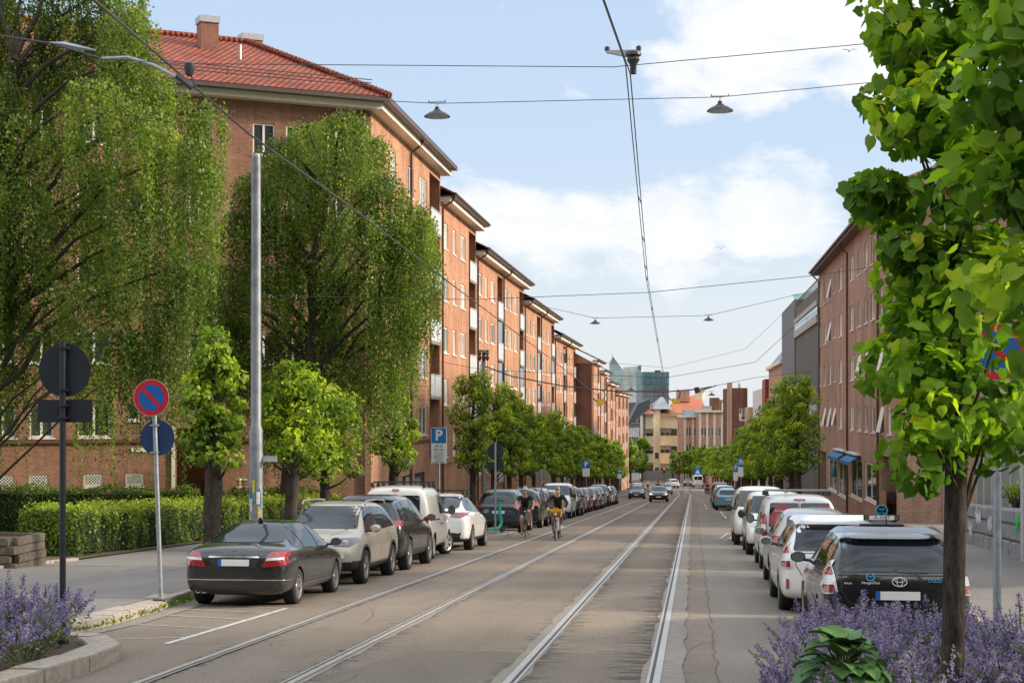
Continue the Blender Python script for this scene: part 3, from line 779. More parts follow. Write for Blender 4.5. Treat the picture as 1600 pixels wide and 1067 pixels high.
# dark gable that looks towards the viewer
mb = MB(); mb.box(X6 - 3.5, X6 - .01, Yd + .02, Yd + .18, zr(Yd) - 2, 7.5)
tg = thing('brick_gable', 'dark brick gable wall that steps out over the pavement', 'wall', (X6, Yd, zr(Yd))); mb.build('wall', B_dark, tg)
for (a, b, ze, lab) in [(Yd + 15, Yd + 31, 6.75, 'far orange brick block just past the protruding gable'), (Yd + 31, Yd + 55, 5.6, 'far orange brick block next to last on the left'), (Yd + 55, Yd + 105, 4.45, 'farthest orange brick block on the left, ending in front of the glass towers')]:
    k = int((b - a) // MOD); side_section(lab, X6, a, b, ze, [a + MOD * i for i in range(k + 1)], 0, zr(b), B_left)
# ------------------------------------------------------------------ right side: brown brick block
def right_block():
    X = 9.3; y0 = D2Y(72.7, X); y1 = D2Y(119, X); ze = CZ + 10.0; zb = zr(y1) - .5
    t = thing('apartment_building', 'brown brick block with slim white windows and a blue shop awning', 'building', (X, y0, zr(y0)))
    u = Vector((0, -1, 0)); o = Vector((X, y1, 0)); W = y1 - y0
    ops = []; w_ = []
    cols = [(1281, 1.5), (1289, 1.5), (1297, 1.4), (1304.5, 1.3), (1313.5, 1.8), (1331, 2.0), (1343, 1.9), (1353.5, 1.6), (1364, 1.6), (1378, 1.6), (1390, 1.4)]
    for px, ww in cols:
        yc = YX(px, X); a = y1 - yc - ww / 2
        for k in range(4):
            hz = CZ + 9.1 - 2.93 * k; h = 1.42 if ww > 1.35 else 1.3
            ops.append((a, a + ww, hz - h, hz)); w_.append((a, ww, hz - h, h, 1 if ww < 1.7 else 2))
    shops = []
    for (pa, pb) in ((1294, 1307.5), (1309.5, 1322), (1328, 1347), (1351, 1370)):
        a = y1 - YX(pa, X); b = y1 - YX(pb, X); zt = CZ - 2.75; zs = CZ - 5.35
        if pa > 1320: zs += .35
        if pa > 1345: zs += .25
        ops.append((a, b, zs, zt)); shops.append((a, b - a, zs, zt - zs))
    a = y1 - YX(1281, X); b = y1 - YX(1291, X); ops.append((a, b, zb - 1, CZ - 2.9, .8))
    ra, rb = y1 - YX(1376, X), W - .9
    ops.append((ra, rb, zb - 1, CZ - 2.2, 2.4))
    mb = MB(); wall(mb, o, u, W, zb - 2, ze + .05, ops)
    n = Vector((-1, 0, 0)); q = lambda a_, z, d: o + u * a_ - n * d + Vector((0, 0, z))
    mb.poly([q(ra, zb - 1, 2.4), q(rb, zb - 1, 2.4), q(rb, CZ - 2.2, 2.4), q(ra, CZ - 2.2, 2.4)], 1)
    mb.poly([q(a, zb - 1, .8), q(b, zb - 1, .8), q(b, CZ - 2.9, .8), q(a, CZ - 2.9, .8)], 2)
    # end wall facing the viewer, with windows higher up
    eo = Vector((X, y0, 0)); eu = Vector((1, 0, 0)); eops = []
    for xx in (2.0, 5.5):
        for k in range(4): eops.append((xx, xx + 1.3, CZ + 9.1 - 2.93 * k - 1.4, CZ + 9.1 - 2.93 * k))
    wall(mb, eo, eu, 14, zb - 2, ze + .05, eops)
    mb.poly([(X, y1, zb - 2), (X + 14, y1, zb - 2), (X + 14, y1, ze), (X, y1, ze)]); mb.poly([(X + 14, y0, zb - 2), (X + 14, y1, zb - 2), (X + 14, y1, ze), (X + 14, y0, ze)])
    mb.build('wall', [B_right, B_dark, M_lead], t)
    for (a_, ww, z, h, c) in w_: 
        wo = put_window(t, o, u, a_, z, ww, h, c, 1, M_frame, M_pane_l if rgw.random() < .45 else M_pane)
        if rgw.random() < .2:   # casement hinged open at the bottom
            mb = MB(); mb.hexa([(.08, -.22, .06), (ww - .08, -.22, .06), (ww - .08, -.18, .05), (.08, -.18, .05), (.08, .04, h - .1), (ww - .08, .04, h - .1), (ww - .08, .075, h - .1), (.08, .075, h - .1)]); mb.build('casement', M_frame, wo, local=True)
    for (a_, ww, z, h) in shops: put_window(t, o, u, a_, z, ww, h, 2, 1, M_frame, M_pane_d, True, 'shop_window', .11)
    for e in eops: put_window(t, eo, eu, e[0], e[2], e[1] - e[0], e[3] - e[2], 2)
    # cladding box and doorbell lamp in the recess, wooden screen, awnings
    mb = MB(); p = q(ra + 1.5, CZ - 4.3, 2.3); mb.box(p.x - .1, p.x, p.y - .6, p.y + .5, p.z, p.z + 1.9); mb.build('roller_shutter', flat('shutter_white', (.6, .61, .62), .5), t)
    mb = MB(); p = q(ra + .4, CZ - 4.6, .3); mb.box(p.x - .25, p.x + .35, p.y - .3, p.y + .3, p.z, p.z + .6); mb.build('letter_box', M_gut, t, bevel=.04)
    zz = zr(y0)
    mb = MB(); p = q(ra + .2, 0, -.02)
    for i in range(7): mb.box(p.x + .0, p.x + .06, p.y - .16 - i * .3, p.y + .12 - i * .3, zz - .6, zz + 1.25)
    mb.build('wooden_screen', flat('pine_boards', (.33, .19, .09), .7, var=.3), t)
    M_aw = flat('awning_blue', (.015, .16, .36), .7, var=.12)
    for (pa, pb) in ((1309, 1324), (1329, 1345)):
        ya, yb = YX(pa, X), YX(pb, X); z = CZ - 2.55
        mb = MB(); mb.hexa([(X - .06, ya, z), (X - .65, ya, z - .34), (X - .65, yb, z - .34), (X - .06, yb, z), (X - .06, ya, z + .03), (X - .65, ya, z - .31), (X - .65, yb, z - .31), (X - .06, yb, z + .03)])
        mb.box(X - .662, X - .65, yb, ya, z - .50, z - .31)
        aw = mb.build('awning', M_aw, t); 
        mb = MB(); mb.box(X - .3, X - .02, yb - .1, ya + .1, z + .06, z + .16); mb.build('awning_case', M_frame, aw)
    for i, (a_, ww, z, h) in enumerate(shops[:1]):
        mb = MB(); p = q(a_ + ww * .5, z + 1.35, .0); mb.disc(p + Vector((-.01, 0, 0)), (-1, 0, 0), .38, .02, 24); mb.build('window_sticker', flat('sticker_blue', (.05, .35, .62), .5), t)
    # eave and roof
    mb = MB(); mb.box(X - .6, X, y0 - .5, y1 + .3, ze + .05, ze + .2); mb.box(X - .6, X + 14, y0 - .5, y0, ze + .05, ze + .2); mb.build('cornice', flat('eave_brown', (.16, .10, .075), .7), t)
    mb = MB(); mb.tube([(X - .68, y0 - .5, ze + .28), (X - .68, y1 + .3, ze + .28)], .085, 8); mb.build('gutter', M_gut, t, smooth=True)
    mb = MB(); rx = X + 7; zt = ze + 3.9
    E0, E1 = (X - .65, y0 - .55, ze + .21), (X - .65, y1 + .3, ze + .21); R0, R1 = (rx, y0 + 6.5, zt), (rx, y1 + .3, zt)
    mb.poly([E0, E1, R1, R0]); mb.poly([E0, R0, (X + 14.6, y0 - .55, ze + .21)]); mb.poly([(X + 14.6, y0 - .55, ze + .21), R0, R1, (X + 14.6, y1 + .3, ze + .21)]); mb.poly([E1, (X + 14.6, y1 + .3, ze + .21), R1])
    mb.build('roof', flat('roof_tiles_dark', (.16, .075, .05), .8, var=.3, vs=12), t)
    for px in (1279, 1323, 1371):
        yy = YX(px, X - .1) - (.3 if px < 1300 else 0); mb = MB(); mb.tube([(X - .62, yy, ze + .25), (X - .5, yy, ze - .1), (X - .09, yy, ze - .5), (X - .09, yy, zb)], .06, 8); mb.build('drainpipe', M_pipe, t, smooth=True)
    mb = MB(); xs = X + 67 / 34.4; mb.box(xs, xs + .32, y0 - .12, y0 - .004, zb, CZ - 3.0); mb.build('pilaster_grey', flat('pilaster_metal', (.30, .32, .34), .5), t)
    return y1
Yr1 = right_block()
def ribs_mat(name, c, wdt, dark=.55):
    m, nt = new_mat(name); uv = N(nt, 'ShaderNodeUVMap').outputs[0]
    sx = N(nt, 'ShaderNodeSeparateXYZ'); L(nt, uv, sx.inputs[0])
    s = math_(nt, 'SINE', math_(nt, 'MULTIPLY', sx.outputs[0], 2 * math.pi / wdt))
    n1 = noise(nt, .8, 5, .6, mapping(nt, uv, (1, .2, 1)))
    col = mixc(nt, 1.0, ramp(nt, n1, [(.3, tuple(x * .75 for x in c)), (.7, tuple(x * 1.15 for x in c))]), ramp(nt, math_(nt, 'MULTIPLY_ADD', s, .5, .5), [(.1, (dark,) * 3), (.5, (1,) * 3)]), 'MULTIPLY')
    bsdf_out(nt, col, .85, 0, .2, 0, s, .5, .05); return m
def block(label, X0, X1, y0, y1, zt, mat, cat='building', name='office_building', group=None, roofm=None):
    zb = zr((y0 + y1) / 2) - 2
    t = thing(name, label, cat, ((X0 + X1) / 2, y0, zr(y0)), 0, group)
    mb = MB(); mb.box(X0, X1, y0, y1, zb, zt); mb.build('wall', mat, t); return t
X = 9.3
y2 = D2Y(146, X); y3 = D2Y(167, X); y4 = D2Y(200, X)
t = block('grey ribbed concrete block with pale bands beside the brown brick block', X, X + 16, Yr1 + .3, y2, CZ + 9.3, ribs_mat('ribbed_concrete', (.20, .19, .165), .9))
for (za, zb_) in ((6.6, 7.2), (7.9, 8.3), (-.5, .5)):
    mb = MB(); mb.box(X - .18, X - .002, Yr1 + .32, y2 - .02, CZ + za, CZ + zb_); mb.build('concrete_band', flat('band_concrete', (.42, .40, .36), .8), t)
mb = MB(); mb.box(X - .1, X - .004, Yr1 + .32, y2 - .02, CZ + 7.2, CZ + 7.9); mb.build('window_band', M_pane_d, t)
mb = MB()
for i in range(26): mb.box(X + .02, X + .06, Yr1 + .5 + i * (y2 - Yr1 - 1) / 26, Yr1 + .55 + i * (y2 - Yr1 - 1) / 26, CZ + 9.3, CZ + 9.9)
mb.box(X + .01, X + .07, Yr1 + .4, y2 - .1, CZ + 9.86, CZ + 9.94); mb.build('roof_railing', M_gut, t)
t = block('narrow dark grey block with tall slit windows past the ribbed concrete one', X - .1, X + 15, y2 + .1, y3, CZ + 10.2, flat('slate_render', (.16, .16, .165), .7))
mb = MB(); mb.poly([(X - .1, y2 + .1, CZ + 10.21), (X + 6, y2 + .1, CZ + 10.21), (X + 6, y2 + 4, CZ + 11.6), (X - .1, y2 + 4, CZ + 10.9)]); mb.build('roof', flat('copper_green', (.16, .30, .26), .6), t)
for i in range(4):
    for k in range(4):
        put_window(t, (X - .13, y3, 0), (0, -1, 0), 2 + i * 4.6, CZ + 5.9 - k * 3.1, 2.4, 2.2, 2, 1, M_framed, M_pane_d, False)
t = block('pinkish brick house with a grey mansard roof on the right', X + .1, X + 14, y3 + .2, y4, CZ + 5.4, B_pink, name='town_house')
mb = MB(); mb.hexa([(X, y3 + .2, CZ + 5.4), (X + 12, y3 + .2, CZ + 5.4), (X + 12, y4, CZ + 5.4), (X, y4, CZ + 5.4), (X + 2.4, y3 + .2, CZ + 8.2), (X + 10, y3 + .2, CZ + 8.2), (X + 10, y4, CZ + 8.2), (X + 2.4, y4, CZ + 8.2)]); mb.build('roof', flat('zinc_grey', (.23, .25, .27), .5, var=.1), t)
mb = MB(); mb.box(X - .3, X + .09, y3 + .3, y4 - .1, CZ + 5.0, CZ + 5.4); mb.build('cornice', M_cream, t)
for i in range(7):
    for k in range(3): put_window(t, (X + .07, y4, 0), (0, -1, 0), 1.4 + i * 4.4, CZ + 2.6 - k * 3.2, 2.6, 1.7, 2, 1, M_frame, M_pane)
y5 = D2Y(246, X)
t = block('white and dark red modern block with ribbon windows', X - .2, X + 14, y4 + .2, y5, CZ + 3.0, flat('panel_white', (.62, .60, .58), .6, var=.08), name='office_building')
mb = MB(); mb.box(X - .35, X + 13, y4 + .1, y4 + 9, CZ - 6, CZ + 4.0); mb.build('red_panel', flat('panel_red', (.27, .03, .035), .6), t)
for k in range(4):
    for i in range(8): put_window(t, (X - .23, y5, 0), (0, -1, 0), 1 + i * 4.3, CZ + .6 - k * 3.2, 3.6, 1.5, 2, 1, M_framed, M_pane, False)
t = block('ochre house with balconies between the red block and the dark brick tower', X - .8, X + 12, y5 + .2, y5 + 18, CZ + .6, flat('render_ochre', (.45, .31, .17), .8), name='town_house')
for k in range(3):
    mb = MB(); zf = CZ - 1.4 - 3.0 * k; mb.box(X - 1.9, X - .81, y5 + 3, y5 + 12, zf - .15, zf); mb.box(X - 1.9, X - 1.85, y5 + 3, y5 + 12, zf, zf + 1); mb.build('balcony', M_frost, t)
    for i in range(3): put_window(t, (X - .83, y5 + 17, 0), (0, -1, 0), 2 + i * 5, CZ - 1.2 - 3.0 * k, 1.6, 1.5)
# ------------------------------------------------------------------ the end of the street and the towers far behind
def far_box(pxa, pxb, pyt, d, depth, zb=-17.0):
    """a block facing the viewer, between two image columns at distance d; returns origin, along, width, top"""
    a, b = P(pxa, pyt, d), P(pxb, pyt, d); u = (b - a); u.z = 0; W = u.length; u.normalize()
    n = u.cross(Z3); o = Vector((a.x, a.y, 0)); return o, u, n, W, a.z
def far_building(name, label, pxa, pxb, pyt, d, depth, mat, wins=None, zb=-17.0, fm=None, pm=None, group=None):
    o, u, n, W, zt = far_box(pxa, pxb, pyt, d, depth)
    t = thing(name, label, 'building', (o.x, o.y, -13.5), 0, group)
    ops = []
    if wins:
        xs, zs, ww, wh = wins
        ops = [(W * x - ww / 2, W * x + ww / 2, z, z + wh) for x in xs for z in zs]
    mb = MB(); wall(mb, o, u, W, zb, zt, ops)
    q = lambda a, dd, z: o + u * a - n * dd + Vector((0, 0, z))
    mb.poly([q(0, 0, zb), q(0, depth, zb), q(0, depth, zt), q(0, 0, zt)]); mb.poly([q(W, 0, zb), q(W, depth, zb), q(W, depth, zt), q(W, 0, zt)])
    mb.poly([q(0, depth, zb), q(W, depth, zb), q(W, depth, zt), q(0, depth, zt)]); mb.poly([q(0, 0, zt), q(W, 0, zt), q(W, depth, zt), q(0, depth, zt)])
    mb.build('wall', mat, t)
    for p in ops: put_window(t, o, u, p[0], p[2], p[1] - p[0], p[3] - p[2], 2, 1, fm or M_frame, pm or M_pane, False)
    return t, o, u, n, W, zt, q
def curtain_mat(name, c1, c2, line, bw, rh, ms=.12):
    m, nt = new_mat(name); uv = N(nt, 'ShaderNodeUVMap').outputs[0]
    b = N(nt, 'ShaderNodeTexBrick', Scale=1.0); b.offset = 0
    b.inputs['Brick Width'].default_value = bw; b.inputs['Row Height'].default_value = rh; b.inputs['Mortar Size'].default_value = ms
    b.inputs['Bias'].default_value = 0; b.inputs['Color1'].default_value = c4(c1); b.inputs['Color2'].default_value = c4(c2); b.inputs['Mortar'].default_value = c4(line)
    L(nt, uv, b.inputs['Vector'])
    col = mixc(nt, 1.0, b.outputs[0], ramp(nt, noise(nt, .09, 3, .5, uv), [(.35, (.7,) * 3), (.65, (1.25,) * 3)]), 'MULTIPLY')
    bsdf_out(nt, col, .12, 0, .9); return m
G1 = curtain_mat('glass_pale_teal', (.42, .56, .55), (.52, .63, .61), (.30, .41, .42), 3.0, 1.75)  # tower colours lifted towards the sky, standing in for distance haze
G2 = curtain_mat('glass_white', (.62, .68, .66), (.70, .74, .70), (.50, .57, .56), 5, 3.5, .2)
G3 = curtain_mat('glass_teal_dark', (.12, .25, .29), (.19, .33, .37), (.11, .18, .21), 3.0, 3.4, .25)
G4 = curtain_mat('glass_grey_lower', (.20, .22, .24), (.27, .28, .30), (.15, .16, .18), 5.0, 3.4, .4)
# pale slanted tower: two slabs
d = 950
a, b, c = P(952, 566, d), P(973, 586, d), P(968, 560, d)
t = thing('glass_tower', 'pale teal glass tower with a slanted pointed top', 'tower', (a.x, a.y, -14))
mb = MB(); A, B_, Cc = P(952, 700, d), P(959, 700, d), P(973, 700, d)
mb.prism([A, P(958, 700, d), P(958, 558, d), P(952, 566, d)], Vector((0, 20, 0)))
mb.prism([P(958.2, 700, d), P(973, 700, d), P(973, 577, d), P(961, 561, d), P(958.2, 556, d)], Vector((0, 21, 0)))
mb.build('shaft', G1, t)
mb = MB(); mb.prism([P(973.2, 700, d + 2), P(1002, 700, d + 2), P(1002, 572, d + 2), P(973.2, 574, d + 2)], Vector((0, 22, 0))); mb.build('rear_slab', G2, t)
mb = MB(); mb.prism([P(998, 577, d - 1), P(1002, 577, d - 1), P(1002, 570.5, d - 1), P(997, 571, d - 1)], Vector((0, 10, 0))); mb.build('roof_fin', G3, t)
mb = MB(); mb.cyl(P(956.5, 560, d), P(956.5, 553, d), .25, 6); mb.build('antenna', M_lead, t)
d = 900; a = P(1003, 580, d)
t = thing('glass_tower', 'dark teal glass tower block with a flat top, right of the slanted one', 'tower', (a.x, a.y, -14))
mb = MB(); mb.prism([P(1003, 605, d), P(1045.5, 603, d), P(1045.5, 581, d), P(1003, 581, d)], Vector((-4, 22, 0))); mb.build('upper_shaft', G3, t)
mb = MB(); mb.prism([P(1003.2, 700, d - 1), P(1045.2, 700, d - 1), P(1045.2, 602, d - 1), P(1003.2, 605, d - 1)], Vector((-4, 22, 0))); mb.build('lower_shaft', G4, t)
mb = MB(); mb.prism([P(1023, 581, d + 4), P(1032, 581, d + 4), P(1032, 578.5, d + 4), P(1023, 578.5, d + 4)], Vector((0, 9, 0))); mb.build('plant_room', M_gut, t)
# mauve office, red roofs and the white house left of the cream building
M_mauve = flat('mauve_brick', (.17, .13, .135), .8)
far_building('office_building', 'low mauve brick office with small bright windows below the towers', 983, 1010, 629, 520, 20, M_mauve, ([.15, .45, .75], [-2, -6, -10, -14], 2.6, 1.3))
far_building('office_building', 'pinkish gable end between the mauve office and the cream building', 1007, 1023, 631, 480, 15, B_pink, ([.3, .7], [0, -5, -9], 1.3, 1.6))
t, o, u, n, W, zt, q = far_building('town_house', 'white house with a dark slate roof by the green tree', 981, 999, 668, 345, 9, flat('render_white', (.66, .66, .65), .8), ([.3, .7], [-5.2, -8.6, -11.5], 1.1, 1.6))
mb = MB(); mb.prism([q(-.5, -.5, zt), q(W * 1.9, -.5, zt + 4.2), q(W * 1.9, -.5, zt + 6.2), q(W * .9, -.5, zt + 5.2)], -n * 9); mb.build('roof', flat('slate_dark', (.10, .105, .115), .6), t)
# cream building
M_crm = flat('render_cream', (.80, .68, .49), .85, var=.08, vs=1.5)
M_awst = flat('awning_grey', (.17, .155, .14), .8, var=.5, vs=30)
M_grey_r = flat('zinc_roof', (.30, .33, .35), .5, var=.15)
M_orange = flat('orange_tiles', (.50, .17, .085), .75, var=.18, vs=3)
zs = [-4.6, -8.6, -12.2]
t, o, u, n, W, zt, q = far_building('apartment_building', 'cream rendered building with striped awnings and an orange roof', 1030, 1070, 649, 352, 16, M_crm, ([.14, .32, .5, .62], [-3.4, -7.2, -11.2], .9, 1.5), fm=M_framed)
for x in (.14, .32):
    for z in (-3.4, -7.2, -11.2):
        mb = MB(); p = q(W * x - .75, -.04, z + 1.6); mb.hexa([p, p + u * 1.5, p + u * 1.5 + n * .7 - Z3 * .9, p + n * .7 - Z3 * .9, p + Z3 * .04, p + u * 1.5 + Z3 * .04, p + u * 1.5 + n * .7 - Z3 * .86, p + n * .7 - Z3 * .86]); mb.build('awning', M_awst, t)
mb = MB(); mb.obox(q(-.3, -.7, zt), u * (W + .6), -n * 17, Z3 * .45); mb.build('cornice', M_cream, t)
ap = P(1086, 616, 360); r2 = P(1093, 616, 360)
mb = MB(); e0, e1 = q(-.5, -.9, zt + .46), q(W * 1.9, -.9, zt + .46); e2, e3 = q(W * 1.9, 16, zt + .46), q(-.5, 16, zt + .46)
mb.poly([e0, e1, r2, ap]); mb.poly([e1, e2, r2]); mb.poly([e2, e3, ap, r2]); mb.poly([e3, e0, ap]); mb.build('roof', M_orange, t)
mb = MB(); p = P(1094, 623, 352); mb.cyl(p, p + Z3 * 1.6, 1.0, 14); mb.box(p.x - 1.1, p.x + 1.1, p.y - 1.1, p.y + 1.1, p.z + 1.6, p.z + 2.2); mb.build('chimney', M_crm, t)
mb = MB(); p = P(1067, 624, 356); mb.box(p.x - 1.5, p.x + 1.5, p.y, p.y + 1, p.z - .5, p.z + 2); mb.build('chimney', B_pink, t)
t, o, u, n, W, zt, q = far_building('apartment_building', 'cream stair tower with a pyramid zinc roof, left part of the cream building', 1021, 1031.5, 639, 349, 14, M_crm, ([.5], [-8.4, -11.6], .8, 1.3), fm=M_framed)
mb = MB(); e = [q(-.4, -.5, zt), q(W * 2.7, -.5, zt), q(W * 2.7, 14, zt), q(-.4, 14, zt)]; a1 = P(1032, 620, 354); a2 = P(1036, 620, 354)
mb.poly([e[0], e[1], a2, a1]); mb.poly([e[1], e[2], a2]); mb.poly([e[2], e[3], a1, a2]); mb.poly([e[3], e[0], a1]); mb.build('roof', M_grey_r, t)
t, o, u, n, W, zt, q = far_building('apartment_building', 'cream wing with dark blinds at the left end of the cream building', 1008.5, 1021, 649, 347, 14, M_crm, ([.2, .5, .8], [-3.4, -7.2, -11.2], .55, 1.4), fm=M_framed)
for x in (.2, .5, .8):
    for z in (-3.4, -7.2, -11.2):
        mb = MB(); p = q(W * x - .35, -.04, z + 1.5); mb.hexa([p, p + u * .7, p + u * .7 + n * .6 - Z3 * .9, p + n * .6 - Z3 * .9, p + Z3 * .04, p + u * .7 + Z3 * .04, p + u * .7 + n * .6 - Z3 * .86, p + n * .6 - Z3 * .86]); mb.build('awning', M_awst, t)
mb = MB(); mb.obox(q(-.2, -.5, zt), u * (W + .2), -n * 14, Z3 * .35); mb.build('cornice', M_grey_r, t)
mb = MB(); mb.poly([q(-.2, -.5, zt + .36), q(W, -.5, zt + .36), q(W, 6, zt + 2.4), q(2, 6, zt + 2.4)]); mb.build('roof', M_orange, t)
for nm, pa, pb in (('plinth', 1008.5, 1070),):
    o2, u2, n2, W2, z2 = far_box(pa, pb, 735, 346, 1); mb = MB(); mb.obox(o2 + Z3 * -17, u2 * W2, -n2 * .5, Z3 * (17 + z2)); mb.build('plinth', flat('plinth_grey', (.24, .235, .23), .85), t)
# pink brick building
def pink(label, pa, pb, py, d, xs):
    t, o, u, n, W, zt, q = far_building('apartment_building', label, pa, pb, py, d, 14, B_pink, (xs, [-3.2, -6.6, -10.0, -13.2], 1.1, 1.7))
    for x in xs[::2]:
        mb = MB(); p = q(W * x - .9, -.002, -17); mb.obox(p - n * .0, u * .45, n * .05, Z3 * (17 + zt)); mb.build('pale_pilaster', M_crm, t)
        for z in (-6.6, -10.0):
            mb = MB(); p = q(W * x - .1, -.003, z - .45); mb.obox(p, u * 1.3, n * .55, Z3 * .9); mb.build('balcony', M_gut, t)
    mb = MB(); mb.obox(q(-.2, -.5, zt), u * (W + .4), -n * 14, Z3 * .4); mb.build('cornice', M_cream, t)
    return t, o, u, n, W, zt, q
t, o, u, n, W, zt, q = pink('pink brick building with a zinc mansard right of the cream one', 1069.5, 1094, 652, 335, [.25, .45, .75])
mb = MB(); mb.hexa([q(0, -.3, zt + .4), q(W, -.3, zt + .4), q(W, 6, zt + .4), q(0, 6, zt + .4), q(.3, .6, zt + 1.6), q(W - .3, .6, zt + 1.6), q(W - .3, 6, zt + 1.6), q(.3, 6, zt + 1.6)]); mb.build('roof', M_grey_r, t)
t, o, u, n, W, zt, q = pink('pink brick building with pale bay strips and a red penthouse', 1094, 1146, 644, 328, [.10, .20, .31, .42, .53, .64, .76, .88])
mb = MB(); mb.obox(q(W * .42, 3, zt), u * W * .22, -n * 5, Z3 * 3.0); mb.build('penthouse', B_dark, t)
mb = MB(); mb.obox(q(W * .7, 3, zt), u * W * .3, -n * 5, Z3 * 2.6); mb.build('penthouse', M_pane_l, t)
mb = MB(); mb.obox(q(W * .05, .2, zt + .4), u * W * .3, -n * .06, Z3 * .9); mb.build('roof_railing', M_lead, t)
# dark brick tower block
t, o, u, n, W, zt, q = far_building('apartment_building', 'dark red brick tower block rising over the pink building', 1145, 1168, 606, 300, 14, B_dark, ([.6, .85], [1.0, -2.6, -6.2, -9.6], 1.0, 1.5))
mb = MB(); mb.obox(q(-.9, .3, -8), u * .85, -n * 1.2, Z3 * (zt + 9.0)); mb.build('chimney', B_pink, t)
mb = MB(); mb.cyl(q(W * .5, 1, zt), q(W * .5, 1, zt + .9), .25, 8); mb.build('roof_vent', M_lead, t)
# low shop front far right under the trees
far_building('shop', 'small shop with orange sign at the far right pavement', 1108, 1150, 735, 285, 5, B_pink, ([.3, .7], [-12.6], 1.6, 1.6))
# ------------------------------------------------------------------ vegetation
def bark_mat(name, lo, hi, sc=18):
    m, nt = new_mat(name); p = objco(nt)
    n1 = noise(nt, sc, 6, .7, mapping(nt, p, (1, 1, .22)), .4); n2 = noise(nt, 2.2, 4, .6, p)
    col = mixc(nt, 1.0, ramp(nt, n1, [(.3, lo), (.7, hi)]), ramp(nt, n2, [(.3, (.7,) * 3), (.7, (1.25,) * 3)]), 'MULTIPLY')
    bsdf_out(nt, col, .92, 0, .2, 0, n1, .9, .03); MATS[name] = m; return m
M_bark = bark_mat('lime_bark', (.016, .013, .010), (.11, .09, .07), 30)
M_bark2 = bark_mat('birch_bark', (.10, .09, .08), (.34, .32, .29), 9)
M_twig = flat('twig_brown', (.055, .042, .03), .9)
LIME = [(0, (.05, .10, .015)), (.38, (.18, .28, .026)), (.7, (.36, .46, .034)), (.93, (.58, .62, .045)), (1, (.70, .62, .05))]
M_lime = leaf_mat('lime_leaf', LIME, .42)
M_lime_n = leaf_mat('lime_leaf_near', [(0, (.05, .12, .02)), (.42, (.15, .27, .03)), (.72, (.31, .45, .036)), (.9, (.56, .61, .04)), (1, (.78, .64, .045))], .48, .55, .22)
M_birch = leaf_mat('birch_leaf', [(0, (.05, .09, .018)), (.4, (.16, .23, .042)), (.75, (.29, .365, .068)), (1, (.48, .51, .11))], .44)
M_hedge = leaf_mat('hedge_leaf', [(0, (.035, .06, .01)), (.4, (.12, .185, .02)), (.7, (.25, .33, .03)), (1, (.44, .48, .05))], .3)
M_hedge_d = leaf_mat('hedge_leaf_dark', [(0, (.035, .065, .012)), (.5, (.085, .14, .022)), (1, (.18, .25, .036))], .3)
M_core = flat('hedge_light_block', (.012, .026, .007), .95)  # for a dark box added inside each hedge to stop light
def bent(p0, p1, bow, rg, k=5):
    pts = []
    for i in range(k + 1):
        t = i / k; q = Vector(p0).lerp(Vector(p1), t); q = q + Vector(bow) * math.sin(math.pi * t)
        q += Vector((rg.uniform(-1, 1), rg.uniform(-1, 1), rg.uniform(-1, 1))) * .03 * (Vector(p1) - Vector(p0)).length * (0 < i < k); pts.append(q)
    return pts
